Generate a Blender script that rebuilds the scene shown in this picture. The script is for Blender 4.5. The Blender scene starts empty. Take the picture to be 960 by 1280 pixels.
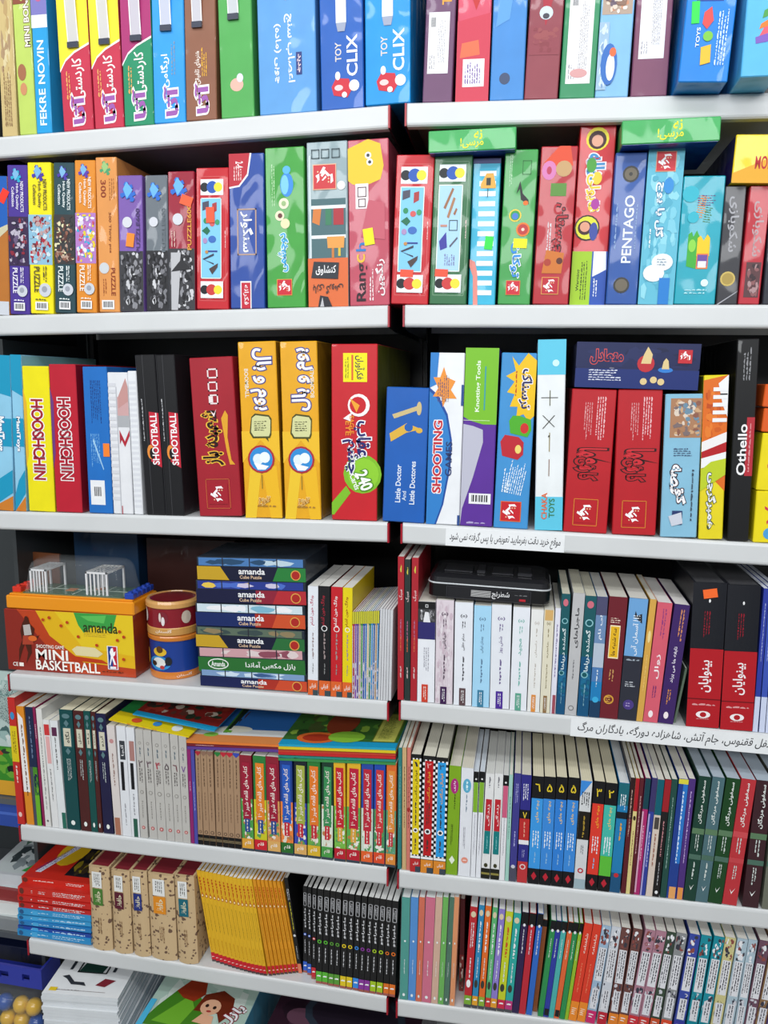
import bpy, bmesh, math, random
from mathutils import Matrix, Vector, Euler
random.seed(7)
SC = bpy.context.scene
COL = SC.collection

# ---------------------------------------------------------------- camera, world, lights, exposure
cam_data = bpy.data.cameras.new('camera')
cam = bpy.data.objects.new('camera', cam_data); COL.objects.link(cam)
SC.camera = cam
cam_data.sensor_fit = 'VERTICAL'; cam_data.sensor_height = 32.0
cam_data.lens = 32.0 * 1016.88792 / 1280.0
cam_data.clip_start = 0.02
cam.matrix_world = (Matrix.Translation((0.21764, -1.06531, 0.0)) @ Matrix.Rotation(0.20575, 4, 'Z') @
                    Matrix.Rotation(-0.15446, 4, 'X') @ Matrix.Rotation(-0.00125, 4, 'Y') @ Matrix.Rotation(math.pi / 2, 4, 'X'))

world = bpy.data.worlds.new('shop_light'); SC.world = world; world.use_nodes = True
bg = world.node_tree.nodes['Background']
bg.inputs[0].default_value = (0.90, 0.95, 1.0, 1); bg.inputs[1].default_value = 0.24

def area(name, loc, rot, sx, sy, power, colour=(0.96, 0.985, 1.0)):
    l = bpy.data.lights.new(name, 'AREA'); l.shape = 'RECTANGLE'; l.size = sx; l.size_y = sy
    l.energy = power; l.color = colour
    o = bpy.data.objects.new(name, l); COL.objects.link(o); o.location = loc; o.rotation_euler = rot
    return o
area('ceiling_tube_light', (-0.5, -1.05, 1.27), (math.radians(30), 0, 0), 2.4, 0.16, 14.5)
area('ceiling_tube_light', (0.9, -1.55, 1.27), (math.radians(38), 0, 0), 2.4, 0.16, 16.5)
area('aisle_tube_light', (0.0, -2.5, 0.75), (math.radians(70), 0, 0), 3.0, 0.5, 58)

vs = SC.view_settings
SC.display_settings.display_device = 'sRGB'
vs.view_transform = 'Standard'; vs.look = 'None'; vs.gamma = 1.0; vs.use_curve_mapping = False
vs.exposure = -0.18

# ---------------------------------------------------------------- materials
def lin(c):
    c /= 255.0
    return c / 12.92 if c <= 0.04045 else ((c + 0.055) / 1.055) ** 2.4
def rgb(h):
    return (lin(int(h[0:2], 16)), lin(int(h[2:4], 16)), lin(int(h[4:6], 16)), 1)
MATS = {}
def mat(h, kind='paper'):
    k = h + kind
    if k in MATS: return MATS[k]
    m = bpy.data.materials.new(kind + '_' + h); MATS[k] = m; m.use_nodes = True
    nt = m.node_tree; b = nt.nodes['Principled BSDF']; col = rgb(h)
    b.inputs['Base Color'].default_value = col
    def noise(scale, detail=3, stretch=None):
        tc = nt.nodes.new('ShaderNodeTexCoord'); n = nt.nodes.new('ShaderNodeTexNoise')
        n.inputs['Scale'].default_value = scale; n.inputs['Detail'].default_value = detail
        if stretch:
            mp = nt.nodes.new('ShaderNodeMapping'); mp.inputs['Scale'].default_value = stretch
            nt.links.new(tc.outputs['Object'], mp.inputs[0]); nt.links.new(mp.outputs[0], n.inputs['Vector'])
        else: nt.links.new(tc.outputs['Object'], n.inputs['Vector'])
        return n
    def mottled(n, amt):
        r = nt.nodes.new('ShaderNodeMapRange'); r.inputs[3].default_value = 1 - amt; r.inputs[4].default_value = 1 + amt
        mx = nt.nodes.new('ShaderNodeMix'); mx.data_type = 'RGBA'; mx.blend_type = 'MULTIPLY'; mx.inputs[0].default_value = 1
        mx.inputs[6].default_value = col
        nt.links.new(n.outputs['Fac'], r.inputs[0]); nt.links.new(r.outputs[0], mx.inputs[7]); nt.links.new(mx.outputs[2], b.inputs['Base Color'])
    if kind == 'wrap':          # printed board under crinkled clear film
        mottled(noise(30), 0.12)
        b.inputs['Roughness'].default_value = 0.42
        b.inputs['Coat Weight'].default_value = 0.42; b.inputs['Coat Roughness'].default_value = 0.07; b.inputs['Specular IOR Level'].default_value = 0.3
        n = noise(34, 5, (1.0, 1.0, 0.45)); n.noise_type = 'RIDGED_MULTIFRACTAL'; n.normalize = True; bp = nt.nodes.new('ShaderNodeBump'); bp.inputs['Strength'].default_value = 0.6
        bp.inputs['Distance'].default_value = 0.01
        nt.links.new(n.outputs['Fac'], bp.inputs['Height']); nt.links.new(bp.outputs[0], b.inputs['Coat Normal'])
    elif kind == 'cover':
        mottled(noise(40), 0.08)
        b.inputs['Roughness'].default_value = 0.38
    elif kind == 'ink':
        b.inputs['Roughness'].default_value = 0.45; b.inputs['Specular IOR Level'].default_value = 0.3
    elif kind == 'pages':
        tc = nt.nodes.new('ShaderNodeTexCoord'); wv = nt.nodes.new('ShaderNodeTexWave'); wv.bands_direction = 'X'
        wv.inputs['Scale'].default_value = 160; wv.inputs['Distortion'].default_value = 2.0
        nt.links.new(tc.outputs['Object'], wv.inputs['Vector']); mottled(wv, 0.10)
        b.inputs['Roughness'].default_value = 0.8
    elif kind == 'metal':       # powder coated steel, a little scuffed
        mottled(noise(14, 6), 0.06)
        b.inputs['Roughness'].default_value = 0.34
    elif kind == 'plastic':
        b.inputs['Roughness'].default_value = 0.25; b.inputs['Coat Weight'].default_value = 0.3
    elif kind == 'clear':
        b.inputs['Roughness'].default_value = 0.04; b.inputs['Alpha'].default_value = 0.07
        b.inputs['Specular IOR Level'].default_value = 0.9
    elif kind == 'strap':
        b.inputs['Roughness'].default_value = 0.3; b.inputs['Alpha'].default_value = 0.75
    elif kind == 'floor':
        mottled(noise(3, 6), 0.15); b.inputs['Roughness'].default_value = 0.5
    elif kind == 'floral':      # kraft cloth strewn with little brown sprigs
        tc = nt.nodes.new('ShaderNodeTexCoord'); v = nt.nodes.new('ShaderNodeTexVoronoi'); v.inputs['Scale'].default_value = 150
        r = nt.nodes.new('ShaderNodeValToRGB'); r.color_ramp.elements[0].position = 0.20; r.color_ramp.elements[1].position = 0.26
        r.color_ramp.elements[0].color = rgb('6a5040'); r.color_ramp.elements[1].color = col
        n = noise(90, 2); ad = nt.nodes.new('ShaderNodeMath'); ad.operation = 'ADD'
        nt.links.new(tc.outputs['Object'], v.inputs['Vector']); nt.links.new(v.outputs['Distance'], ad.inputs[0])
        sb = nt.nodes.new('ShaderNodeMath'); sb.operation = 'MULTIPLY_ADD'; sb.inputs[1].default_value = 1.6; sb.inputs[2].default_value = -0.80
        nt.links.new(n.outputs['Fac'], sb.inputs[0]); nt.links.new(sb.outputs[0], ad.inputs[1])
        nt.links.new(ad.outputs[0], r.inputs[0]); nt.links.new(r.outputs[0], b.inputs['Base Color'])
        b.inputs['Roughness'].default_value = 0.6
    else:
        b.inputs['Roughness'].default_value = 0.6
    return m

# ---------------------------------------------------------------- mesh helpers
class MB:
    def __init__(s): s.v = []; s.f = []; s.mi = []; s.mats = []
    def m(s, material):
        if material not in s.mats: s.mats.append(material)
        return s.mats.index(material)
    def face(s, pts, material):
        n = len(s.v); s.v += [tuple(p) for p in pts]; s.f.append(tuple(range(n, n + len(pts)))); s.mi.append(s.m(material))
    def add(s, verts, faces, material):
        n = len(s.v); k = s.m(material); s.v += [tuple(p) for p in verts]
        for f in faces: s.f.append(tuple(i + n for i in f)); s.mi.append(k)
    def box(s, x0, y0, z0, x1, y1, z1, material, c=0.0):
        if c <= 0:
            V = [(x0,y0,z0),(x1,y0,z0),(x1,y1,z0),(x0,y1,z0),(x0,y0,z1),(x1,y0,z1),(x1,y1,z1),(x0,y1,z1)]
            s.add(V, [(0,3,2,1),(4,5,6,7),(0,1,5,4),(1,2,6,5),(2,3,7,6),(3,0,4,7)], material); return
        V = []; idx = {}
        for sx in (0, 1):
            for sy in (0, 1):
                for sz in (0, 1):
                    X = (x0, x1)[sx]; Y = (y0, y1)[sy]; Z = (z0, z1)[sz]
                    dx = c if sx == 0 else -c; dy = c if sy == 0 else -c; dz = c if sz == 0 else -c
                    idx[sx, sy, sz, 'x'] = len(V); V.append((X, Y + dy, Z + dz))
                    idx[sx, sy, sz, 'y'] = len(V); V.append((X + dx, Y, Z + dz))
                    idx[sx, sy, sz, 'z'] = len(V); V.append((X + dx, Y + dy, Z))
        F = []
        def q(*k): F.append(tuple(idx[i] for i in k))
        q((0,0,0,'x'),(0,0,1,'x'),(0,1,1,'x'),(0,1,0,'x')); q((1,0,0,'x'),(1,1,0,'x'),(1,1,1,'x'),(1,0,1,'x'))
        q((0,0,0,'y'),(1,0,0,'y'),(1,0,1,'y'),(0,0,1,'y')); q((0,1,0,'y'),(0,1,1,'y'),(1,1,1,'y'),(1,1,0,'y'))
        q((0,0,0,'z'),(0,1,0,'z'),(1,1,0,'z'),(1,0,0,'z')); q((0,0,1,'z'),(1,0,1,'z'),(1,1,1,'z'),(0,1,1,'z'))
        for a in (0, 1):
            for b_ in (0, 1):
                q((a,b_,0,'x'),(a,b_,1,'x'),(a,b_,1,'y'),(a,b_,0,'y')); q((a,0,b_,'x'),(a,1,b_,'x'),(a,1,b_,'z'),(a,0,b_,'z'))
                q((0,a,b_,'y'),(1,a,b_,'y'),(1,a,b_,'z'),(0,a,b_,'z'))
                for e in (0, 1): q((a,b_,e,'x'),(a,b_,e,'y'),(a,b_,e,'z'))
        s.add(V, F, material)
    def tube(s, prof, x, y, material, n=40, a0=0, caps=True):   # lathe round a vertical axis, prof = [(r, z)]
        V = [(x + r * math.cos(2 * math.pi * i / n), y + r * math.sin(2 * math.pi * i / n), z) for r, z in prof for i in range(n)]
        F = [(k * n + i, k * n + (i + 1) % n, (k + 1) * n + (i + 1) % n, (k + 1) * n + i) for k in range(len(prof) - 1) for i in range(n)]
        if caps: F += [tuple(range(n - 1, -1, -1)), tuple((len(prof) - 1) * n + i for i in range(n))]
        s.add(V, F, material)
    def prism(s, pts, a, b, axis, material):      # closed outline extruded along an axis
        def P(p, t): return {'x': (t, p[0], p[1]), 'y': (p[0], t, p[1]), 'z': (p[0], p[1], t)}[axis]
        n = len(pts); V = [P(p, a) for p in pts] + [P(p, b) for p in pts]
        s.add(V, [tuple(range(n)), tuple(range(2 * n - 1, n - 1, -1))] + [(i, i + n, (i + 1) % n + n, (i + 1) % n) for i in range(n)], material)
    def build(s, name, parent=None, fix=True, smooth=False):
        me = bpy.data.meshes.new(name); me.from_pydata(s.v, [], s.f); me.polygons.foreach_set('material_index', s.mi)
        for m_ in s.mats: me.materials.append(m_)
        if fix:
            bm = bmesh.new(); bm.from_mesh(me); bmesh.ops.recalc_face_normals(bm, faces=bm.faces); bm.to_mesh(me); bm.free()
        if smooth: me.polygons.foreach_set('use_smooth', [True] * len(me.polygons))
        me.update(); o = bpy.data.objects.new(name, me); COL.objects.link(o)
        if parent: o.parent = parent
        return o
def tag(o, label=None, cat=None, group=None, kind=None):
    if label: o['label'] = label
    if cat: o['category'] = cat
    if group: o['group'] = group
    if kind: o['kind'] = kind
    return o
def empty(name, mtx=None):
    o = bpy.data.objects.new(name, None); o.empty_display_size = 0.02; COL.objects.link(o)
    if mtx: o.matrix_world = mtx
    return o

# ---------------------------------------------------------------- lettering (Latin, and Persian with its joined letter forms)
AR = {'ا': (0xFE8D, 0), 'آ': (0xFE81, 0), 'ب': (0xFE8F, 1), 'پ': (0xFB56, 1), 'ت': (0xFE95, 1), 'ث': (0xFE99, 1), 'ج': (0xFE9D, 1),
      'چ': (0xFB7A, 1), 'ح': (0xFEA1, 1), 'خ': (0xFEA5, 1), 'د': (0xFEA9, 0), 'ذ': (0xFEAB, 0), 'ر': (0xFEAD, 0), 'ز': (0xFEAF, 0),
      'ژ': (0xFB8A, 0), 'س': (0xFEB1, 1), 'ش': (0xFEB5, 1), 'ص': (0xFEB9, 1), 'ض': (0xFEBD, 1), 'ط': (0xFEC1, 1), 'ظ': (0xFEC5, 1),
      'ع': (0xFEC9, 1), 'غ': (0xFECD, 1), 'ف': (0xFED1, 1), 'ق': (0xFED5, 1), 'ک': (0xFB8E, 1), 'گ': (0xFB92, 1), 'ل': (0xFEDD, 1),
      'م': (0xFEE1, 1), 'ن': (0xFEE5, 1), 'ه': (0xFEE9, 1), 'و': (0xFEED, 0), 'ی': (0xFBFC, 1)}
def shape_text(t):
    if not any(c in AR for c in t): return t
    t = t.replace('لا', '\uFEFB'); out = []
    for i, c in enumerate(t):
        if c == '\uFEFB':
            out.append(chr(0xFEFC) if i and t[i - 1] in AR and AR[t[i - 1]][1] else c); continue
        if c not in AR: out.append({'(': ')', ')': '('}.get(c, c)); continue
        code, dual = AR[c]
        prev = i > 0 and t[i - 1] in AR and AR[t[i - 1]][1]
        nxt = dual and i + 1 < len(t) and (t[i + 1] in AR or t[i + 1] == '\uFEFB')
        out.append(chr(code + (3 if prev and nxt else 2 if nxt else 1 if prev else 0)))
    res = []; run = ''
    for c in reversed(out):
        if c.isdigit(): run = c + run; continue
        res.append(run + c if run else c); run = ''
    return ''.join(res) + run
TXT = {}
def text_mesh(t, off):
    k = (t, off)
    if k not in TXT:
        c = bpy.data.curves.new('lettering', 'FONT'); c.body = shape_text(t); c.size = 20; c.resolution_u = 3; c.offset = off * 20
        c.space_line = 0.9
        o = bpy.data.objects.new('lettering', c); me = bpy.data.meshes.new_from_object(o)
        V = [(v.co.x, v.co.y) for v in me.vertices]; F = [tuple(p.vertices) for p in me.polygons]
        bpy.data.objects.remove(o); bpy.data.meshes.remove(me); bpy.data.curves.remove(c)
        if V:
            x0 = min(v[0] for v in V); x1 = max(v[0] for v in V); y0 = min(v[1] for v in V); y1 = max(v[1] for v in V)
        else: x0 = y0 = 0; x1 = y1 = 1
        TXT[k] = (V, F, x0, y0, x1, y1)
    return TXT[k]

# ---------------------------------------------------------------- printed faces
PART = {'r': 'printed_panel', 'n': 'picture', 'c': 'printed_disc', 'z': 'jigsaw_emblem', 'e': 'printed_spot', 'w': 'striped_print', 'x': 'chequered_print', 'f': 'printed_frame', 't': 'title', 'q': 'small_print', 'b': 'barcode', 'g': 'emblem', 'k': 'price_sticker', 'h': 'carry_strap'}
def span(a, W, H):
    if a[0] == 'p': s = [p[0] * W for p in a[1]]; t = [p[1] * H for p in a[1]]; return math.hypot(max(s) - min(s), max(t) - min(t))
    if a[0] == 'e': return 2 * max(a[3] * W, a[4] * H)
    if a[0] == 'c': return 2 * a[3] * W
    return math.hypot((a[3] - a[1]) * W, (a[4] - a[2]) * H)
def art(parent, W, H, spec, kind='ink', y=0.0, tf=None):
    """flat print lying on a face: s runs left to right, t bottom to top, both 0..1"""
    B = {}; lay = 0.0002
    for n, a in enumerate(spec):
        op = a[0]; part = PART.get(op, 'printed_artwork'); big = op in 'rnfxwpec' and span(a, W, H) > 0.013; mb = B.setdefault((part, n if big else 0), MB()); e = y - lay; lay += 0.00006
        P = lambda s, t, d=0.0: (s * W, e - d, t * H)
        if op == 'r':
            _, s0, t0, s1, t1, c = a; mb.face([P(s0, t0), P(s1, t0), P(s1, t1), P(s0, t1)], mat(c, kind))
        elif op == 'p': mb.face([P(*p) for p in a[1]], mat(a[2], kind))
        elif op == 'e':
            _, s, t, rs, rt, c = a; mb.face([P(s + rs * math.cos(i * .3927), t + rt * math.sin(i * .3927)) for i in range(16)], mat(c, kind))
        elif op == 'c':
            _, s, t, r, c = a; mb.face([P(s + r * math.cos(i * .3927), t + r * W / H * math.sin(i * .3927)) for i in range(16)], mat(c, kind))
        elif op == 'z':         # jigsaw piece with knobs
            _, s, t, r, c1, c2 = a; R = r * W
            kn = [(-.5,-.5),(-.15,-.5),(-.25,-.8),(0,-.95),(.25,-.8),(.15,-.5),(.5,-.5),(.5,-.15),(.25,-.2),(.2,0),(.25,.2),(.5,.15),(.5,.5),(.15,.5),(.25,.8),(0,.95),(-.25,.8),(-.15,.5),(-.5,.5),(-.5,.15),(-.85,.22),(-.95,0),(-.85,-.22),(-.5,-.15)]
            ca, sa = math.cos(.4), math.sin(.4); Q = lambda x, z, d: (s * W + (x * ca - z * sa) * R, e - d, t * H + (x * sa + z * ca) * R)
            mb.face([Q(x, z, 0) for x, z in kn], mat(c1, kind)); mb.face([Q(x, z, .00003) for x, z in ((-.45, -.45), (.4, .0), (.1, .9), (-.45, .45))], mat(c2, kind)); lay += .00003
        elif op == 'f':
            _, s0, t0, s1, t1, c, th = a; ds = th; dt = th * W / H
            for q in ((s0, t0, s1, t0 + dt), (s0, t1 - dt, s1, t1), (s0, t0, s0 + ds, t1), (s1 - ds, t0, s1, t1)):
                mb.face([P(q[0], q[1]), P(q[2], q[1]), P(q[2], q[3]), P(q[0], q[3])], mat(c, kind))
        elif op == 'w':         # ladder of stripes
            _, s0, t0, s1, t1, k, c = a
            for i in range(k):
                z0 = t0 + (t1 - t0) * i / k; z1 = z0 + (t1 - t0) / k * .5
                mb.face([P(s0, z0), P(s1, z0), P(s1, z1), P(s0, z1)], mat(c, kind))
        elif op == 'x':         # chequer pattern
            _, s0, t0, s1, t1, k, l, c = a
            for i in range(k):
                for j in range(l):
                    if (i + j) % 2: continue
                    u0 = s0 + (s1 - s0) * i / k; u1 = s0 + (s1 - s0) * (i + 1) / k; z0 = t0 + (t1 - t0) * j / l; z1 = t0 + (t1 - t0) * (j + 1) / l
                    mb.face([P(u0, z0), P(u1, z0), P(u1, z1), P(u0, z1)], mat(c, kind))
        elif op == 'n':         # a picture: patches of the colours given
            _, s0, t0, s1, t1, cols, seed, k, l = a; k = min(k + k // 2, 9); l = min(l + l // 2, 16); rn = random.Random(seed)
            mb.face([P(s0, t0), P(s1, t0), P(s1, t1), P(s0, t1)], mat(cols[0], kind)); rw = (s1 - s0) / k; rt = (t1 - t0) / l; d = 0.0
            for i in range(k * l + 4):
                a_ = rw * rn.uniform(.35, 1.0); b_ = rt * rn.uniform(.35, 1.0); a_ = min(a_, (s1 - s0) * .48); b_ = min(b_, (t1 - t0) * .48); d += 8e-6
                cs = rn.uniform(s0 + a_, s1 - a_); ct = rn.uniform(t0 + b_, t1 - b_); tw = rn.uniform(0, 6); K = rn.choice((5, 7, 9)); rd = [rn.uniform(.6, 1) for _ in range(K)]
                mb.face([P(cs + a_ * rd[j] * math.cos(tw + j * 6.2832 / K), ct + b_ * rd[j] * math.sin(tw + j * 6.2832 / K), d) for j in range(K)], mat(rn.choice(cols), kind))
            lay += d
        elif op == 't':
            _, tx, s, t, ws, ht, rot, c = a[:8]; lw = ws * W; lh = ht * H
            layers = [(0.018 if len(tx) > 1 else 0.008, c, 0)]
            if len(a) > 8 and a[8]: layers = [(0.09, a[8], 0), (0.03, c, 0.00007)]
            V, F, x0, y0, x1, y1 = text_mesh(tx, 0.0)
            for off, cc, dd in layers:
                V, F, _x0, _y0, _x1, _y1 = text_mesh(tx, off)
                r = math.radians(rot); ca, sa = round(math.cos(r), 5), round(math.sin(r), 5)
                if abs(sa) > .7: kx = lh / (x1 - x0); ky = lw / (y1 - y0)
                else: kx = lw / (x1 - x0); ky = lh / (y1 - y0)
                cx = (x0 + x1) / 2; cy = (y0 + y1) / 2; out = []
                for vx, vy in V:
                    px = (vx - cx) * kx; py = (vy - cy) * ky
                    out.append((s * W + px * ca - py * sa, e - dd, t * H + px * sa + py * ca))
                mb.add(out, F, mat(cc, kind))
            lay += 0.00006
        elif op == 'q':         # print too fine to read: short strokes in lines
            _, s, t, ws, ht, rot, c, k = a; lw = ws * W; lh = ht * H; rn = random.Random(int(s * 997 + t * 9973 + k))
            L, T = (lh, lw) if rot % 180 else (lw, lh); k = max(k, int(T / .0026))
            r = math.radians(rot); ca, sa = math.cos(r), math.sin(r); th = T / k
            for j in range(k):
                x = -L / 2; yy = T / 2 - th * (j + .5); end = L / 2 - (rn.uniform(0, .3) * L if k > 1 else 0)
                while x < end:
                    d = min(rn.uniform(.5, 2.2) * th, end - x); up = rn.uniform(.12, .42) * th; dn = rn.uniform(.1, .25) * th; sl = rn.uniform(-.2, .2) * th
                    pts = [(x, yy - dn), (x + d, yy - dn + sl * .3), (x + d, yy + up * .4 + sl), (x + d * .4, yy + up), (x, yy + up * .3)]
                    mb.face([(s * W + px * ca - py * sa, e, t * H + px * sa + py * ca) for px, py in pts], mat(c, kind)); x += d + rn.uniform(.1, .45) * th
        elif op == 'b':
            _, s0, t0, s1, t1 = a; mb.face([P(s0, t0), P(s1, t0), P(s1, t1), P(s0, t1)], mat('e8e8ea', kind)); rn = random.Random(3)
            s = s0 + (s1 - s0) * .12
            while s < s1 - (s1 - s0) * .12:
                w_ = (s1 - s0) * rn.choice((.03, .05, .07)); mb.face([P(s, t0 + (t1 - t0) * .2, .00006), P(s + w_, t0 + (t1 - t0) * .2, .00006), P(s + w_, t1 - (t1 - t0) * .15, .00006), P(s, t1 - (t1 - t0) * .15, .00006)], mat('2a2a2e', kind)); s += w_ * 1.8
            lay += 0.00006
        elif op == 'g':         # red square with white brush lettering
            _, s, t, sz, rot, bgc, fr = a; r = math.radians(rot); ca, sa = math.cos(r), math.sin(r)
            def G(px, py, dd): X = (px - 385) / 550 * sz * W; Y = -(py - 520) / 550 * sz * W; return (s * W + X * ca - Y * sa, e - dd, t * H + X * sa + Y * ca)
            def poly(L, c, dd): mb.face([G(px, py, dd) for px, py in L], mat(c, kind))
            poly([(110, 245), (660, 245), (660, 795), (110, 795)], fr, 0); poly([(130, 265), (640, 265), (640, 775), (130, 775)], bgc, .00005)
            for L in ([(175,490),(262,445),(268,580),(200,650),(222,560)], [(270,440),(360,300),(415,322),(335,450)], [(400,370),(510,480),(470,520),(400,450),(330,520),(295,480)],
                      [(320,590),(415,490),(430,530),(350,600)], [(485,490),(572,455),(588,620),(525,670),(530,520)]): poly(L, 'f4f2f4', .0001)
            for px, py in ((230, 405), (480, 560), (480, 630)): poly([(px - 22, py), (px, py - 22), (px + 22, py), (px, py + 22)], 'e8c8a0', .0001)
            lay += 0.00012
        elif op == 'k':
            _, s, t, ws, ht, c, ang = a; r = math.radians(ang); w2 = ws * W / 2; h2 = ht * H / 2
            pts = [(s * W + x * math.cos(r) - z * math.sin(r), t * H + x * math.sin(r) + z * math.cos(r)) for x, z in ((-w2, -h2), (w2, -h2), (w2, h2), (-w2, h2))]
            mb.prism(pts, e, e - .0003, 'y', mat(c, kind)); lay += .0003
        elif op == 'h':
            _, s, t0, t1, ws = a; x0 = (s - ws / 2) * W; x1 = (s + ws / 2) * W; K = 10
            for i in range(K):
                a0 = t0 + (t1 - t0) * i / K; a1 = t0 + (t1 - t0) * (i + 1) / K
                b0 = .004 * math.sin(math.pi * i / K); b1 = .004 * math.sin(math.pi * (i + 1) / K)
                mb.face([(x0, e - b0, a0 * H), (x1, e - b0, a0 * H), (x1, e - b1, a1 * H), (x0, e - b1, a1 * H)], mat('d8d8e2', 'strap'))
                for xa in (x0, x1 - .0012): mb.face([(xa, e - b0 - .0004, a0 * H), (xa + .0012, e - b0 - .0004, a0 * H), (xa + .0012, e - b1 - .0004, a1 * H), (xa, e - b1 - .0004, a1 * H)], mat('f4f4f8', 'ink'))
            mb.box(x0, e - .003, (t0 - .012) * H, x1, e - .0005, (t0 + .015) * H, mat('3c4050', 'plastic')); lay += .0006
    for (part, _n), mb in B.items():
        o = mb.build(part, parent, fix=(part in ('price_sticker',)))
        if tf is not None: o.matrix_local = tf

# ---------------------------------------------------------------- bays and things
LIP = 0.02783
BAY = {'L': Matrix.Identity(4),
       'R': Matrix.Translation((0.02237, -0.00086, -0.00084)) @ Matrix.Rotation(0.03261, 4, 'Z') @ Matrix.Rotation(0.00541, 4, 'Y') @ Matrix.Rotation(0.00014, 4, 'X')}
SHELF = {('L', 1): (0.3479, 0.0111), ('L', 2): (0.1031, 0.0073), ('L', 3): (-0.1835, 0.0075), ('L', 4): (-0.4389, 0.0073), ('L', 5): (-0.6921, 0.0069), ('L', 6): (-0.9017, -0.0069), ('R', 1): (0.3494, -0.0222), ('R', 2): (0.1039, -0.0092), ('R', 3): (-0.1828, -0.0215), ('R', 4): (-0.4353, -0.0175), ('R', 5): (-0.693, 0.0004), ('R', 6): (-0.9025, 0.0087)}      # height at the inner post and slope of each shelf, left and right bay
cur = ['L', 1]
def spot(u, y, dz=0.0, lean=0.0, yaw=0.0):
    z0, s = SHELF[cur[0], cur[1]]
    return BAY[cur[0]] @ Matrix.Translation((u, y, z0 + s * u + dz)) @ Matrix.Rotation(lean, 4, 'Y') @ Matrix.Rotation(yaw, 4, 'Z')

def thing_box(u, y, w, h, d, lean, col, label, spec, cat='box', name='game_box', group=None, side=None, dz=0.0, kind='wrap', yaw=0.0, top=None, under=None, left=None):
    """a closed printed carton; the lid shows as a thin step round its edge"""
    mb = MB(); m = mat(col, kind); mb.box(0, 0, 0, w, d, h, m, 0.0011)
    o = mb.build(name, fix=False)
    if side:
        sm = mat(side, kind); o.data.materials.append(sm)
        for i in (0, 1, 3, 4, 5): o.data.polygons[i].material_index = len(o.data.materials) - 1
    bm = bmesh.new(); bm.from_mesh(o.data); bmesh.ops.recalc_face_normals(bm, faces=bm.faces); bm.to_mesh(o.data); bm.free()
    o.matrix_world = spot(u, y, dz, lean, yaw); tag(o, label, cat, group)
    if spec: art(o, w, h, spec)
    if top: art(o, w, d, top, tf=Matrix.Translation((0, 0, h)) @ Matrix.Rotation(-math.pi / 2, 4, 'X'))
    if left:        # side panel of another colour
        s = MB(); s.face([(-.0002, .001, .001), (-.0002, .001, h - .001), (-.0002, d - .001, h - .001), (-.0002, d - .001, .001)], mat(left, kind)); s.build('side_panel', o, fix=False)
    if under:       # the tray of the box, seen from below inside its lid
        s = MB(); s.box(.0015, .0015, -.0006, w - .0015, d - .0015, .0006, mat(under, kind)); s.build('tray', o)
    return o
def thing_flat_book(u, y, w, h, d, lean, col, label, spec, cat='book', name='book', group=None, pages='e8e6e0', dz=0.0, top=None, yaw=0.0, board=0.0005, kind='cover'):
    """a book lying down, its spine or fore edge to the front"""
    e = empty(name, spot(u, y, dz, lean, yaw)); tag(e, label, cat, group); m = mat(col, kind); b = min(board, h * .25); c = MB()
    c.box(0, 0, 0, w, .0012, h, m); c.box(0, .0012, 0, w, d, b, m); c.box(0, .0012, h - b, w, d, h, m); c.build('cover', e)
    p = MB(); p.box(.001, .0012, b, w - .001, d - .001, h - b, mat(pages, 'pages')); p.build('page_block', e)
    if spec: art(e, w, h, spec)
    if top: art(e, w, d, top, tf=Matrix.Translation((0, 0, h)) @ Matrix.Rotation(-math.pi / 2, 4, 'X'))
    return e
def thing_book(u, y, w, h, d, lean, col, label, spec, cat='book', name='book', group=None, pages='e4e0d4', board=0.0006, inset=0.0, dz=0.0, rnd=0.0, kind='cover', pageh=1.0):
    e = empty(name, spot(u, y, dz, lean)); tag(e, label, cat, group); m = mat(col, kind); b = min(board, w * .2); c = MB()
    if rnd:
        K = 8; out = [(w * i / K, rnd * 4 * (i / K) * (1 - i / K)) for i in range(K + 1)]
        pts = [(x, -q) for x, q in out] + [(w, d), (w - b, d), (w - b, .002)] + [(b, .002), (b, d), (0, d)]
        c.prism(pts, 0, h, 'z', m)
    else:
        c.box(0, 0, 0, w, .0012, h, m); c.box(0, .0012, 0, b, d, h, m); c.box(w - b, .0012, 0, w, d, h, m)
    c.build('cover', e)
    p = MB(); p.box(b, .0012 if not rnd else .0022, inset, w - b, d - .001 - inset, h - inset, mat(pages, 'pages')); p.build('page_block', e)
    if spec:
        if not rnd: art(e, w, h, spec)
        else: art(e, w, h, spec, y=-rnd - .0002)
    return e

# ---------------------------------------------------------------- the shop around the shelves
FLOOR_Z = -1.26
def struct(name, mb, **k): return tag(mb.build(name, **k), kind='structure')
m_ = MB(); m_.box(-2.6, -3.2, FLOOR_Z - .05, 2.4, .62, FLOOR_Z, mat('8a8880', 'floor')); struct('floor', m_)
m_ = MB(); m_.box(-2.6, .56, FLOOR_Z, 2.4, .62, 1.4, mat('4a4c50', 'floor')); struct('wall_back', m_)
m_ = MB(); m_.box(-2.6, -3.2, 1.4, 2.4, .62, 1.45, mat('d8dad8', 'floor')); struct('ceiling', m_)

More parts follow.
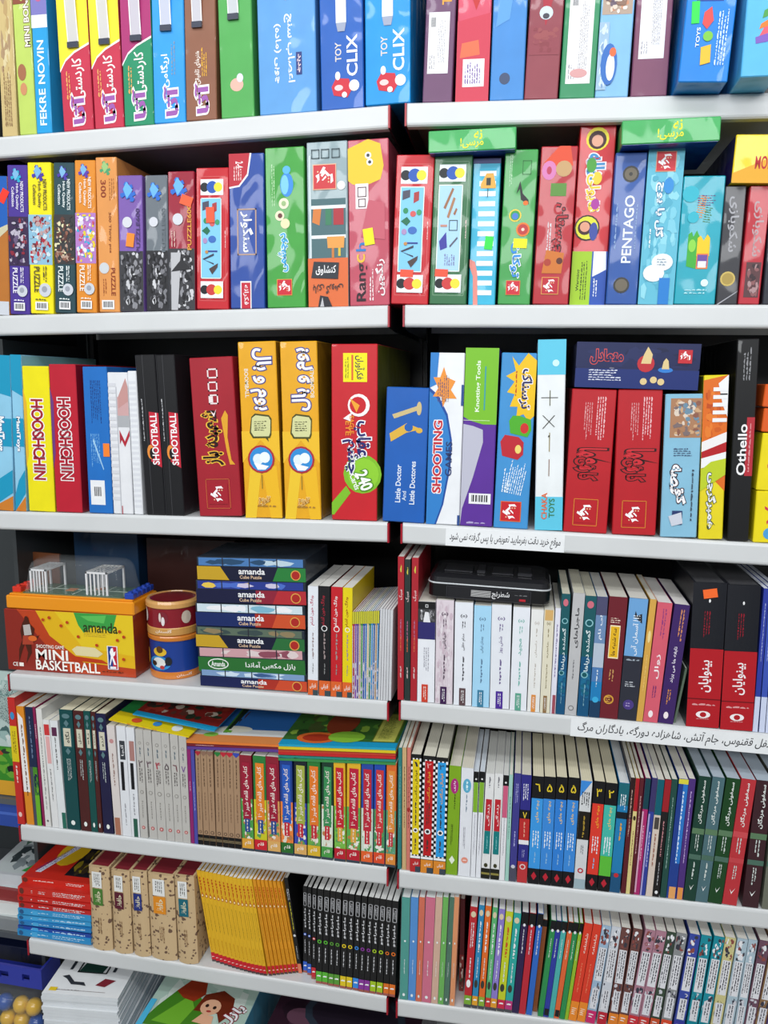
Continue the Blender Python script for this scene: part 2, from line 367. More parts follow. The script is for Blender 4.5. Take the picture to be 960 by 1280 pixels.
DEPTH = 0.30; SW = {'L': (-0.5985, 0.0), 'R': (0.0, 0.62)}
white = mat('cdcfd0', 'metal'); black = mat('0c0c0e', 'metal'); red = mat('a01226', 'metal'); grey = mat('5a5e62', 'metal')
def shelving(side):
    u0, u1 = SW[side]
    root = empty('shelving_unit', BAY[side])
    tag(root, ('white steel shelving bay on the left, loaded with games and books' if side == 'L' else
               'white steel shelving bay on the right with handwritten shelf edge stickers'), 'shelving unit')
    for k in range(1, 8):
        z0, s = SHELF[side, k] if k < 7 else (-1.17, 0.0)
        mb = MB(); a = z0 + s * u0; b = z0 + s * u1
        # folded tray: flat deck, deep front lip with rounded nose, small return under it
        prof = [(0.0025, 0), (DEPTH, 0), (DEPTH, -.018), (DEPTH - .002, -.018), (DEPTH - .002, -.002), (.014, -.002), (.014, -LIP), (.0025, -LIP), (.0006, -LIP + .0018), (0, -LIP + .004), (0, -.004), (.0006, -.0016)]
        n = len(prof)
        V = [(u0, y, a + z) for y, z in prof] + [(u1, y, b + z) for y, z in prof]
        mb.add(V, [tuple(range(n)), tuple(range(2 * n - 1, n - 1, -1))] + [(i, i + n, (i + 1) % n + n, (i + 1) % n) for i in range(n)], white)
        sh = mb.build('shelf', root)
        if side == 'R': sh['row'] = k
        for ux, z in ((u0, a), (u1, b)):
            sg = -1 if ux == u0 else 1
            br = MB(); x0, x1 = (ux - .0022, ux - .0002) if sg < 0 else (ux + .0002, ux + .0022)
            br.prism([(-.0005, z - .001), (-.0005, z - LIP), (.05, z - LIP - .004), (DEPTH - .065, z - .034), (DEPTH - .065, z - .001)], x0, x1, 'x', black)
            bk = br.build('bracket', root)
            cp = MB(); cp.box(x0 - .0004 * (sg < 0), -.0018, z - LIP, x1 + .0004 * (sg > 0), .006, z - .001, red); c_ = cp.build('bracket_edge', bk); c_['label'] = 'red painted front edge of the shelf bracket'
    bp = MB(); bp.box(u0 + (.012 if side == 'R' else -.01), DEPTH + .001, FLOOR_Z + .01, u1 + (-.002 if side == 'L' else .01), DEPTH + .012, 1.0, black); bp.build('back_panel', root)
    for x in ((u0 - .0045, u1 + .004) if side == 'L' else (u1 + .012,)):
        up = MB(); up.box(x - .003, DEPTH - .012, FLOOR_Z, x + .004, DEPTH - .0002, 1.0, black); p_ = up.build('upright', root)
    return root
shelving('L'); shelving('R')

# ---------------------------------------------------------------- everything that stands on the shelves
PRINT0=[('p',[(0,0.29),(0.2,0.34),(0.5,0.375),(1,0.41),(1,1),(0,1)],'f2e234'),('p',[(0,0.28),(0.2,0.33),(0.5,0.365),(1,0.4),(1,0.41),(0.5,0.375),(0.2,0.34),(0,0.29)],'f4f0f0'),('t','کاردستی',0.6,0.245,0.4,0.19,90,'f6f0ee'),('t','آتا',0.52,0.1,0.42,0.13,90,'9a58a8','f4f2ee'),('q',0.25,0.23,0.16,0.16,90,'e0a860',1),('h',0.5,0.4,0.98,0.36)]
PRINT1=[('t','CLIX',0.74,0.233,0.24,0.176,90,'f4f4f8'),('t','TOY',0.42,0.252,0.14,0.082,90,'d8d0c8'),('p',[(0.3,0.063),(0.62,0.05),(0.72,0.082),(0.66,0.132),(0.36,0.139),(0.25,0.101)],'c8283a'),('e',0.78,0.101,0.12,0.025,'f0eef0'),('e',0.4,0.148,0.06,0.019,'f0eef0'),('e',0.42,0.095,0.1,0.013,'e8c8c8'),('e',0.55,0.063,0.06,0.013,'f0eef0'),('r',0.38,0.378,0.62,0.63,'e2e8ee'),('p',[(0.38,0.378),(0.42,0.34),(0.58,0.34),(0.62,0.378)],'9aa2b8')]
PRINT2=[('p',[(0,0.78),(1,0.74),(1,1),(0,1)],'1c92b8'),('r',0,0.42,1,0.6,'1c92b8'),('p',[(0,0.1),(0.4,0.2),(1,0.27),(1,0.12),(0.5,0.06),(0,0)],'1c92b8'),('p',[(0,0),(0.5,0.05),(1,0.1),(1,0)],'c87a2c'),('t','ManiToys',0.5,0.5,0.4,0.22,-90,'eef4f6','5a7aa8')]
PRINT3=[('r',0,0,0.02,1,'3a3a3e'),('r',0.34,0,0.36,1,'4a4a4e'),('p',[(0.45,0.34),(1,0.3),(1,0.64),(0.5,0.65)],'c0283a'),('e',0.46,0.4,0.18,0.045,'e08a3a'),('e',0.54,0.39,0.14,0.035,'17171a'),('t','SHOOTBALL',0.72,0.48,0.34,0.32,90,'f2f0f2'),('q',0.18,0.6,0.1,0.26,90,'b8b8bc',1)]
PRINT4=[('q',0.68,0.8,0.22,0.3,-90,'e8b8bc',1),('q',0.4,0.78,0.2,0.26,-90,'d89a9c',1),('t','معما',0.55,0.52,0.6,0.15,-90,'c82a34','2a1014'),('t','کارتی',0.42,0.45,0.5,0.15,-90,'b51c26','2a1014'),('f',0.2,0.05,0.76,0.24,'d88a30',0.014),('g',0.48,0.145,0.5,90,'b51c26','b51c26')]
PRINT5=[('q',0.5,0.92,0.5,0.05,90,'c8c04a',1),('t','سبک',0.5,0.74,0.6,0.07,90,'e0c8c8'),('q',0.5,0.5,0.4,0.14,90,'b06a8a',1),('q',0.5,0.4,0.3,0.1,90,'d06a4a',1),('q',0.5,0.2,0.5,0.08,90,'d0b8b8',1)]
PRINT6=[('r',0,0,1,0.5,'145078'),('n',0,0.15,1,0.4,['145078','1c6a90','12607a'],3,2,6),('e',0.5,0.93,0.3,0.03,'c86a7a'),('c',0.5,0.78,0.36,'8ac0c8'),('c',0.5,0.78,0.26,'14545c'),('t','گمشده دریاها',0.5,0.55,0.5,0.34,90,'dceaec'),('c',0.4,0.35,0.32,'7ab4c0'),('c',0.4,0.35,0.22,'14545c'),('q',0.5,0.18,0.2,0.18,-90,'7aa8b8',1)]
PRINT7=[('r',0,0,1,0.25,'c8d0e8'),('q',0.5,0.7,0.3,0.4,-90,'a8b4e0',1)]
PRINT8=[('p',[(0,1),(1,1),(1,0.98),(0.5,0.95),(0,0.98)],'8a6a58'),('r',0,0,1,0.11,'161414'),('w',0,0.05,1,0.08,3,'8a7a5a'),('c',0.5,0.14,0.3,'4a3a30'),('c',0.5,0.14,0.2,'a58568'),('q',0.5,0.78,0.35,0.3,-90,'4a3424',1),('q',0.5,0.42,0.25,0.3,-90,'6a4e3a',1)]
PRINT9=[('p',[(0,1),(1,1),(1,0.98),(0.5,0.95),(0,0.98)],'b82a3a'),('r',0,0,1,0.11,'161414'),('w',0,0.05,1,0.08,3,'8a7a5a'),('c',0.5,0.14,0.3,'4a3a30'),('c',0.5,0.14,0.2,'a58568'),('q',0.5,0.78,0.35,0.3,-90,'4a3424',1),('q',0.5,0.42,0.25,0.3,-90,'6a4e3a',1)]
PRINT10=[('r',0,0.9,1,1,'141416'),('c',0.5,0.93,0.2,'e0e0e0'),('r',0.05,0.62,0.95,0.9,'7cac2c'),('q',0.5,0.4,0.3,0.4,-90,'9a9aa4',2)]
PRINT11=[('q',0.5,0.92,0.4,0.1,-90,'7a7a80',1),('r',0.15,0.46,0.85,0.76,'b82430'),('t','زندگی',0.5,0.61,0.36,0.2,90,'f0d8d8'),('r',0.15,0.24,0.85,0.46,'14787a'),('q',0.5,0.35,0.3,0.12,-90,'6ab0b0',1),('e',0.5,0.13,0.22,0.02,'3a3a20'),('r',0,0,1,0.1,'1c1c14'),('r',0,0.04,1,0.06,'8a8040')]
PRINT12=[('r',0,0.8,1,1,'141418'),('t','۵',0.5,0.9,0.45,0.07,0,'e8cc30'),('r',0,0.145,1,0.8,'3a86d4'),('t','بچه های',0.55,0.68,0.35,0.2,90,'e0c070'),('q',0.5,0.42,0.65,0.16,-90,'e4ecf2',3),('q',0.5,0.25,0.25,0.1,-90,'8ab4d8',1),('r',0,0,1,0.145,'141418'),('p',[(0.5,0.035),(0.75,0.075),(0.5,0.115),(0.25,0.075)],'b82434')]
PRINT13=[('t','سمفونی مردگان',0.5,0.8,0.34,0.34,90,'e8ece8'),('r',0,0.545,1,0.59,'5a7a5a'),('q',0.5,0.47,0.35,0.14,-90,'c8d0cc',1),('r',0,0.34,1,0.38,'4a6a5c'),('q',0.5,0.25,0.3,0.14,-90,'c8d0cc',1),('p',[(0.35,0.13),(0.5,0.09),(0.72,0.14),(0.5,0.105)],'f0f2f0')]
PRINT14=[('r',0,0,1,0.1,'c4202c'),('r',0,0,1,0.02,'4a3a40'),('q',0.5,0.055,0.7,0.02,0,'f0d0c8',1),('e',0.5,0.73,0.34,0.02,'b84a20'),('e',0.5,0.73,0.2,0.012,'f0e0a0'),('q',0.5,0.84,0.7,0.18,-90,'b84a18',1),('q',0.5,0.5,0.3,0.3,-90,'9a7a20',1),('q',0.5,0.2,0.4,0.14,-90,'c08a1c',1)]
PRINT15=[('f',0.15,0.78,0.85,0.93,'c8c8cc',0.09),('q',0.5,0.855,0.4,0.1,-90,'c8c8cc',2),('t','ماجراجو',0.5,0.64,0.5,0.22,90,'ececf0'),('c',0.5,0.45,0.36,'3a64c8'),('c',0.5,0.45,0.18,'ececf0'),('q',0.5,0.31,0.3,0.16,-90,'d8d8dc',1),('r',0,0.025,1,0.13,'3a64c8'),('r',0,0,1,0.025,'a05a50'),('q',0.5,0.08,0.7,0.03,0,'f0f0f0',1)]
PRINT16=[('f',0.15,0.78,0.85,0.93,'c8c8cc',0.09),('q',0.5,0.855,0.4,0.1,-90,'c8c8cc',2),('t','ماجراجو',0.5,0.64,0.5,0.22,90,'ececf0'),('c',0.5,0.45,0.36,'5ab43a'),('c',0.5,0.45,0.18,'151517'),('q',0.5,0.31,0.3,0.16,-90,'d8d8dc',1),('r',0,0.025,1,0.13,'5ab43a'),('r',0,0,1,0.025,'a05a50'),('q',0.5,0.08,0.7,0.03,0,'f0f0f0',1)]
PRINT17=[('f',0.15,0.78,0.85,0.93,'c8c8cc',0.09),('q',0.5,0.855,0.4,0.1,-90,'c8c8cc',2),('t','ماجراجو',0.5,0.64,0.5,0.22,90,'ececf0'),('c',0.5,0.45,0.36,'5a9a3a'),('c',0.5,0.45,0.18,'151517'),('q',0.5,0.31,0.3,0.16,-90,'d8d8dc',1),('r',0,0.025,1,0.13,'5a9a3a'),('r',0,0,1,0.025,'a05a50'),('q',0.5,0.08,0.7,0.03,0,'f0f0f0',1)]
PRINT18=[('f',0.15,0.78,0.85,0.93,'c8c8cc',0.09),('q',0.5,0.855,0.4,0.1,-90,'c8c8cc',2),('t','ماجراجو',0.5,0.64,0.5,0.22,90,'ececf0'),('c',0.5,0.45,0.36,'e0c428'),('c',0.5,0.45,0.18,'151517'),('q',0.5,0.31,0.3,0.16,-90,'d8d8dc',1),('r',0,0.025,1,0.13,'e0c428'),('r',0,0,1,0.025,'a05a50'),('q',0.5,0.08,0.7,0.03,0,'f0f0f0',1)]
PRINT19=[('f',0.15,0.78,0.85,0.93,'c8c8cc',0.09),('q',0.5,0.855,0.4,0.1,-90,'c8c8cc',2),('t','ماجراجو',0.5,0.64,0.5,0.22,90,'ececf0'),('c',0.5,0.45,0.36,'8a3a9a'),('c',0.5,0.45,0.18,'151517'),('q',0.5,0.31,0.3,0.16,-90,'d8d8dc',1),('r',0,0.025,1,0.13,'8a3a9a'),('r',0,0,1,0.025,'a05a50'),('q',0.5,0.08,0.7,0.03,0,'f0f0f0',1)]
PRINT20=[('f',0.15,0.78,0.85,0.93,'c8c8cc',0.09),('q',0.5,0.855,0.4,0.1,-90,'c8c8cc',2),('t','ماجراجو',0.5,0.64,0.5,0.22,90,'ececf0'),('c',0.5,0.45,0.36,'a4c428'),('c',0.5,0.45,0.18,'151517'),('q',0.5,0.31,0.3,0.16,-90,'d8d8dc',1),('r',0,0.025,1,0.13,'a4c428'),('r',0,0,1,0.025,'a05a50'),('q',0.5,0.08,0.7,0.03,0,'f0f0f0',1)]
PRINT21=[('f',0.15,0.78,0.85,0.93,'c8c8cc',0.09),('q',0.5,0.855,0.4,0.1,-90,'c8c8cc',2),('t','ماجراجو',0.5,0.64,0.5,0.22,90,'ececf0'),('c',0.5,0.45,0.36,'dc7028'),('c',0.5,0.45,0.18,'151517'),('q',0.5,0.31,0.3,0.16,-90,'d8d8dc',1),('r',0,0.025,1,0.13,'dc7028'),('r',0,0,1,0.025,'a05a50'),('q',0.5,0.08,0.7,0.03,0,'f0f0f0',1)]
PRINT22=[('e',0.5,0.58,0.12,0.01,'e8f0f0'),('q',0.5,0.33,0.2,0.14,-90,'e8f0f0',1),('e',0.5,0.05,0.16,0.015,'e8f0f0')]
PRINT23=[('r',0,0.88,1,1,'161618'),('e',0.5,0.88,0.2,0.015,'e4e4e8'),('q',0.5,0.72,0.35,0.24,-90,'d8d8e0',1)]
PRINT24=[('r',0,0.9,1,1,'161618'),('e',0.5,0.9,0.25,0.015,'e4e4e8'),('q',0.5,0.72,0.3,0.2,-90,'d8e4dc',1),('r',0.1,0.02,0.95,0.09,'2a8a4c')]
PRINT25=[('r',0,0.9,1,1,'161618'),('e',0.5,0.9,0.25,0.015,'e4e4e8'),('q',0.5,0.72,0.3,0.2,-90,'d8e4dc',1),('r',0.1,0.02,0.95,0.09,'1c1c20')]
PRINT26=[('t','شاهنامه',0.5,0.8,0.3,0.2,90,'f4dcd0'),('q',0.5,0.45,0.3,0.3,-90,'e87a5a',1),('r',0,0,1,0.2,'e8882c'),('q',0.5,0.1,0.6,0.08,0,'f4e4d0',2)]
PRINT27=[('t','نه',0.57,0.72,0.09,0.4,0,'e4e030'),('t','مرسی!',0.5,0.36,0.26,0.46,0,'e4e030')]
PRINT28=[('q',0.3,0.5,0.24,0.45,0,'a8d4f0',1),('q',0.7,0.5,0.44,0.6,0,'b8d8f0',1),('e',0.05,0.5,0.03,0.4,'2a5a8a'),('r',0.2,0.1,0.28,0.9,'4aa8dc')]
cur[:] = ['L', 1]
thing_box(-0.5524,0.006,0.0237,0.27,0.22,0.0245,'c9b27a','beige card game box with faint brown print, left bay, top shelf',[('n',0.1,0.25,0.9,0.95,['c9b27a','b89a68','d6c69a','a98c6a'],3,3,8),('q',0.5,0.2,0.5,0.3,90,'8a6a4a',2)],dz=0.0012)
thing_box(-0.5233,0.004,0.0257,0.27,0.22,0.0059,'b9cf62','lime green slim box with brown creature picture, left bay, top shelf',[('t','MINI BONES',0.78,0.55,0.3,0.26,90,'f2ecd8','5a3a1c'),('e',0.35,0.3,0.25,0.04,'a06848'),('e',0.4,0.22,0.2,0.03,'c88a60'),('n',0.05,0.62,0.8,0.78,['8a4a34','b9cf62','c08a5a'],5,3,4)],dz=0.0008)
thing_box(-0.4971,0.004,0.0235,0.27,0.22,0.0157,'1f9bd8','bright blue slim box with white Latin lettering, left bay, top shelf',[('r',0,0.5,1,0.56,'e8ecef'),('r',0,0.56,1,1,'7a76b8'),('e',0.5,0.66,0.3,0.04,'c05a8a'),('t','FEKRE NOVIN',0.5,0.24,0.42,0.4,90,'e8f6ff')],dz=0.001)
thing_box(-0.4552,0.004,0.0449,0.27,0.22,-0.0053,'c2304a','first from left, yellow and red craft box with clear carry strap, left bay, top shelf',PRINT0,group='craft boxes with carry straps',dz=0.0007)
thing_box(-0.4079,0.004,0.0429,0.27,0.22,-0.006,'c2304a','second from left, yellow and red craft box with clear carry strap, left bay, top shelf',PRINT0,group='craft boxes with carry straps',dz=0.0006)
thing_box(-0.3638,0.004,0.0429,0.27,0.22,0.0085,'1f8a62','magenta and green craft box with clear carry strap, left bay, top shelf',[('p',[(0,0.29),(0.2,0.34),(0.5,0.375),(1,0.41),(1,1),(0,1)],'a8306e'),('p',[(0,0.28),(0.2,0.33),(0.5,0.365),(1,0.4),(1,0.41),(0.5,0.375),(0.2,0.34),(0,0.29)],'f4f0f0'),('t','کاردستی',0.6,0.245,0.4,0.19,90,'f6f0ee'),('t','آتا',0.52,0.1,0.42,0.13,90,'9a58a8','f4f2ee'),('q',0.25,0.23,0.16,0.16,90,'e0a860',1),('h',0.5,0.4,0.98,0.36)],group='craft boxes with carry straps',dz=0.0012)
thing_box(-0.3204,0.004,0.045,0.27,0.22,0.0162,'2f9ae6','sky blue paper craft box with clear carry strap, left bay, top shelf',[('t','اریگامی',0.38,0.24,0.28,0.15,90,'f2f6fa'),('t','آتا',0.55,0.1,0.42,0.13,90,'9a58a8','f4f2ee'),('q',0.65,0.3,0.16,0.16,90,'7a94a8',1),('h',0.45,0.43,0.98,0.34)],group='craft boxes with carry straps',dz=0.0016)
thing_box(-0.2743,0.004,0.0431,0.27,0.22,0.0164,'8a5a44','brown craft box with clear carry strap, left bay, top shelf',[('t','هنرهای تلفیقی',0.4,0.24,0.2,0.15,90,'efe2d8'),('q',0.62,0.27,0.2,0.14,90,'e8b02e',1),('t','آتا',0.52,0.1,0.42,0.13,90,'9a58a8','f4f2ee'),('h',0.42,0.43,0.98,0.32)],group='craft boxes with carry straps',dz=0.0016)
thing_box(-0.2245,0.004,0.0456,0.27,0.22,-0.0065,'4fa552','plain green box with clear carry strap and tiny emblem, left bay, top shelf',[('e',0.5,0.15,0.2,0.03,'e8b0a0'),('e',0.6,0.18,0.1,0.02,'d8d8f0'),('h',0.46,0.45,0.98,0.32)],dz=0.0006)
thing_box(-0.1712,0.004,0.0769,0.27,0.2,-0.0074,'5b9ad6','wide pale blue box with white Persian title, left bay, top shelf',[('t','اعصاب سنج',0.55,0.29,0.17,0.3,-90,'f4f8fa'),('t','چوبی (ماده)',0.34,0.27,0.13,0.26,-90,'f4f8fa'),('r',0.66,0.17,0.76,0.27,'2a3a7a'),('t','جدید',0.71,0.22,0.06,0.08,-90,'f0d8d8'),('e',0.5,0.56,0.09,0.06,'dfe6ee'),('r',0.41,0.56,0.59,1,'dfe6ee')],dz=0.0007)
thing_box(-0.0879,0.004,0.0558,0.27,0.22,-0.0128,'1f5cb4','royal blue construction toy box with slotted front, left bay, top shelf',PRINT1,dz=0.0004)
thing_box(-0.03,0.004,0.0576,0.27,0.22,-0.0058,'1492dc','cyan blue construction toy box with slotted front, left bay, top shelf',PRINT1,dz=0.0023)
cur[:] = ['R', 1]
thing_box(0.0187,0.004,0.0366,0.27,0.22,0.0277,'6b4668','dull purple boxed game with white back label, right bay, top shelf',[('t','TR',0.7,0.446,0.3,0.062,90,'e0a03a'),('r',0.12,0.124,0.82,0.384,'ecebee'),('b',0.18,0.31,0.38,0.372),('q',0.57,0.267,0.25,0.195,90,'9a98a0',6),('q',0.27,0.174,0.2,0.062,90,'9a98a0',3)],dz=0.0006)
thing_box(0.0597,0.004,0.0404,0.27,0.22,0.0132,'d04a64','pinkish red boxed game with small white label, right bay, top shelf',[('p',[(0,0.341),(1,0.372),(1,0),(0,0)],'c83a50'),('p',[(0.1,0.186),(0.7,0.198),(0.65,0.26),(0.15,0.248)],'e06a48'),('p',[(0.35,0.465),(0.55,0.384),(0.8,0.484),(0.6,0.496)],'c02a2a'),('r',0.2,0.062,0.85,0.18,'eceaec'),('q',0.5,0.121,0.5,0.093,90,'6a4a9a',5)],dz=0.0004)
thing_box(0.1021,0.004,0.0408,0.27,0.22,0.0153,'3f86cc','mid blue boxed game with yellow tip motif, right bay, top shelf',[('p',[(0.35,0.496),(0.5,0.384),(0.7,0.496)],'e8c83a'),('e',0.42,0.093,0.16,0.025,'3a4a6a'),('p',[(0.1,0.31),(0.5,0.341),(0.6,0.465),(0.2,0.434)],'5a9ad8')],dz=0.0004)
thing_box(0.1439,0.004,0.04,0.27,0.22,0.0344,'8c3c48','brownish red boxed game with round glass motif, right bay, top shelf',[('p',[(0.35,0.434),(0.5,0.298),(0.7,0.434)],'a8283a'),('e',0.5,0.36,0.2,0.028,'c8d8e0'),('e',0.5,0.347,0.1,0.012,'40404a'),('n',0.05,0.186,0.95,0.31,['8c3c48','96484c','84343f'],6,3,4)],dz=0.0009)
thing_box(0.1861,0.004,0.0411,0.27,0.22,0.0282,'2f8a5c','green boxed game with tall white back label, right bay, top shelf',[('r',0.14,0.062,0.84,0.446,'ecebee'),('b',0.2,0.372,0.4,0.434),('q',0.59,0.267,0.25,0.288,90,'9a98a0',6),('q',0.29,0.112,0.2,0.062,90,'9a98a0',3),('e',0.5,0.105,0.25,0.019,'d09a9a')],dz=0.0006)
thing_box(0.2282,0.004,0.0382,0.27,0.22,0.0264,'7fb6e0','pale blue boxed game with crowd of figures pictured, right bay, top shelf',[('n',0.05,0.341,0.95,0.608,['b09a8a','d8c8b8','8a6a5a','c88a6a','e8e0d8','6a5a6a'],9,5,9),('n',0,0.031,0.3,0.31,['9ab8d0','c8d8e8','7a9ac0'],4,2,6),('e',0.35,0.136,0.25,0.087,'2f6ab8'),('e',0.4,0.124,0.13,0.056,'e8eef4'),('e',0.45,0.186,0.1,0.019,'e86a3a')],dz=0.0006)
thing_box(0.2697,0.004,0.0414,0.27,0.22,0.0161,'7a4460','plum boxed game with white back label and crinkled wrap, right bay, top shelf',[('r',0.14,0.155,0.84,0.496,'ecebee'),('b',0.2,0.422,0.4,0.484),('q',0.59,0.338,0.25,0.256,90,'9a98a0',6),('q',0.29,0.205,0.2,0.062,90,'9a98a0',3)],dz=0.0004)
thing_box(0.3173,-0.036,0.0534,0.27,0.24,0.0525,'1480d8','large blue toy box overhanging the shelf edge with green sticker, right bay, top shelf',[('r',0.2,0.313,0.74,0.529,'1c3c9a'),('r',0.23,0.324,0.7,0.513,'dbeaf4'),('c',0.36,0.4,0.1,'2a2a30'),('c',0.56,0.4,0.12,'2a50c0'),('c',0.62,0.4,0.07,'e8d040'),('k',0.2,0.27,0.16,0.086,'2ed84e',4),('p',[(0.38,0.27),(0.52,0.292),(0.58,0.238),(0.46,0.205),(0.36,0.227)],'e04a4a'),('c',0.5,0.178,0.1,'7ac040'),('p',[(0.38,0.135),(0.58,0.146),(0.6,0.076),(0.4,0.065)],'e8b830'),('q',0.78,0.173,0.22,0.216,90,'cfe4f4',2),('t','TOYS',0.3,0.173,0.07,0.076,90,'e8f2f8')],dz=0.002)
thing_box(0.3816,-0.05,0.0393,0.27,0.24,0.014,'58b4e4','light blue toy box with rainbow blocks, overhanging the shelf, right bay, top shelf',[('p',[(0.35,0.14),(0.9,0.3),(1,0.3),(1,0.125)],'e05a6a'),('p',[(0.42,0.2),(1,0.25),(1,0.21),(0.38,0.18)],'e87a2a'),('p',[(0.48,0.25),(1,0.29),(1,0.25),(0.44,0.22)],'4a9a4a'),('p',[(0.3,0.15),(1,0.18),(1,0.14),(0.32,0.125)],'7a5ab8'),('n',0.5,0.4,1,0.5,['d8c08a','e8e0c8','b89a6a'],2,3,3)],dz=0.0004)
cur[:] = ['L', 2]
thing_box(-0.5875,0.004,0.0288,0.191,0.22,0.0557,'b5702e','orange and blue box cut by the frame with red sticker, left bay, second shelf',[('r',0,0.62,1,1,'1f5cb0'),('p',[(0,0.5),(1,0.62),(1,0.66),(0,0.6)],'c8c0a0'),('k',0.8,0.86,0.4,0.1,'e83a2a',-30),('r',0,0,1,0.1,'c8ccd4')],dz=0.0022)
thing_box(-0.5574,0.004,0.0316,0.2042,0.22,0.051,'4a3590','purple jigsaw box with winged robot picture, left bay, second shelf',[('n',0,0.33,1,0.66,['3a2a4a','8a2a3a','6a5a7a','2a2a3a','b8b0c0'],11,5,9),('z',0.5,0.93,0.34,'2fa6c8','7ab0d8'),('t','NEW PRODUCTS',0.74,0.79,0.15,0.2,-90,'e8e4f4'),('t','High Quality',0.5,0.79,0.15,0.17,-90,'e8e4f4'),('t','Collection',0.3,0.79,0.13,0.13,-90,'e8e4f4'),('t','PUZZLE',0.33,0.23,0.24,0.17,-90,'e8e4f4'),('q',0.68,0.26,0.2,0.12,-90,'e8e4f4',2),('c',0.68,0.16,0.26,'c8ccd4'),('c',0.66,0.165,0.12,'9a9eaa'),('q',0.5,0.095,0.5,0.02,0,'e8e4f4',1),('b',0.25,0.025,0.8,0.08)],cat='puzzle box',name='puzzle_box',group='small jigsaw puzzle boxes',dz=0.0022)
thing_box(-0.5243,0.004,0.0365,0.2055,0.22,0.0461,'f0e018','yellow jigsaw box with red figure picture, left bay, second shelf',[('n',0,0.33,1,0.66,['8ab8d0','a82a3a','6a2a34','c8d8e0','b89a9a'],12,5,9),('z',0.5,0.93,0.34,'4a3aa0','7ab0d8'),('t','NEW PRODUCTS',0.74,0.79,0.15,0.2,-90,'5a5030'),('t','High Quality',0.5,0.79,0.15,0.17,-90,'5a5030'),('t','Collection',0.3,0.79,0.13,0.13,-90,'5a5030'),('t','PUZZLE',0.33,0.23,0.24,0.17,-90,'5a5030'),('q',0.68,0.26,0.2,0.12,-90,'5a5030',2),('c',0.68,0.16,0.26,'c8ccd4'),('c',0.66,0.165,0.12,'9a9eaa'),('q',0.5,0.095,0.5,0.02,0,'5a5030',1),('b',0.25,0.025,0.8,0.08)],cat='puzzle box',name='puzzle_box',group='small jigsaw puzzle boxes',dz=0.0023)
thing_box(-0.4852,0.004,0.0319,0.2032,0.22,0.0539,'2b4850','dark teal jigsaw box with blue puzzle piece emblem, left bay, second shelf',[('n',0,0.33,1,0.66,['3a3a3c','e0d8b0','8a5a4a','b89a8a','5a3a34'],13,5,9),('z',0.5,0.93,0.34,'4a3aa0','7ab0d8'),('t','NEW PRODUCTS',0.74,0.79,0.15,0.2,-90,'e4ecec'),('t','High Quality',0.5,0.79,0.15,0.17,-90,'e4ecec'),('t','Collection',0.3,0.79,0.13,0.13,-90,'e4ecec'),('t','PUZZLE',0.33,0.23,0.24,0.17,-90,'e4ecec'),('q',0.68,0.26,0.2,0.12,-90,'e4ecec',2),('c',0.68,0.16,0.26,'c8ccd4'),('c',0.66,0.165,0.12,'9a9eaa'),('q',0.5,0.095,0.5,0.02,0,'e4ecec',1),('b',0.25,0.025,0.8,0.08)],cat='puzzle box',name='puzzle_box',group='small jigsaw puzzle boxes',dz=0.0023)
thing_box(-0.451,0.004,0.0312,0.2044,0.22,0.045,'dc8a2c','orange jigsaw box with colourful cartoon picture, left bay, second shelf',[('n',0,0.33,1,0.66,['b07ac0','e8e4e8','2fa6d0','d8d0e0','e0c838','c04a6a'],14,5,9),('z',0.5,0.93,0.34,'5a3aa8','7ab0d8'),('t','NEW PRODUCTS',0.74,0.79,0.15,0.2,-90,'f6ece0'),('t','High Quality',0.5,0.79,0.15,0.17,-90,'f6ece0'),('t','Collection',0.3,0.79,0.13,0.13,-90,'f6ece0'),('t','PUZZLE',0.33,0.23,0.24,0.17,-90,'f6ece0'),('q',0.68,0.26,0.2,0.12,-90,'f6ece0',2),('c',0.68,0.16,0.26,'c8ccd4'),('c',0.66,0.165,0.12,'9a9eaa'),('q',0.5,0.095,0.5,0.02,0,'f6ece0',1),('b',0.25,0.025,0.8,0.08)],cat='puzzle box',name='puzzle_box',group='small jigsaw puzzle boxes',dz=0.002)
thing_box(-0.4154,0.004,0.0315,0.2065,0.22,0.0257,'dc9450','tall plain orange jigsaw box numbered 300, left bay, second shelf',[('z',0.5,0.93,0.34,'4a9a6a','9ac07a'),('t','300',0.35,0.8,0.24,0.11,-90,'8a3a20'),('q',0.75,0.78,0.3,0.17,-90,'a86a38',2),('t','300 Thirty pcs',0.62,0.52,0.14,0.26,-90,'8a4a24'),('c',0.3,0.29,0.24,'c8ccd0'),('t','PUZZLE',0.72,0.2,0.2,0.18,-90,'8a3a20'),('q',0.3,0.16,0.2,0.12,-90,'a05a30',2),('b',0.15,0.02,0.75,0.08)],cat='puzzle box',name='puzzle_box',group='small jigsaw puzzle boxes',dz=0.0014)
thing_box(-0.3833,0.004,0.036,0.1808,0.22,0.03,'7a5aa8','violet jigsaw box with grey photo and orange sticker, left bay, second shelf',[('n',0,0,1,0.45,['3a3a3e','8a8a90','c8c8cc','5a5a60','222226'],21,6,9),('z',0.48,0.88,0.42,'2f6ac8','6ab0e8'),('c',0.38,0.66,0.2,'d0d2da'),('t','PUZZLE600',0.82,0.6,0.15,0.32,90,'4a3a6a'),('k',0.5,0.53,0.32,0.1,'f08a30',-8)],cat='puzzle box',name='puzzle_box',group='small jigsaw puzzle boxes',dz=0.0017)
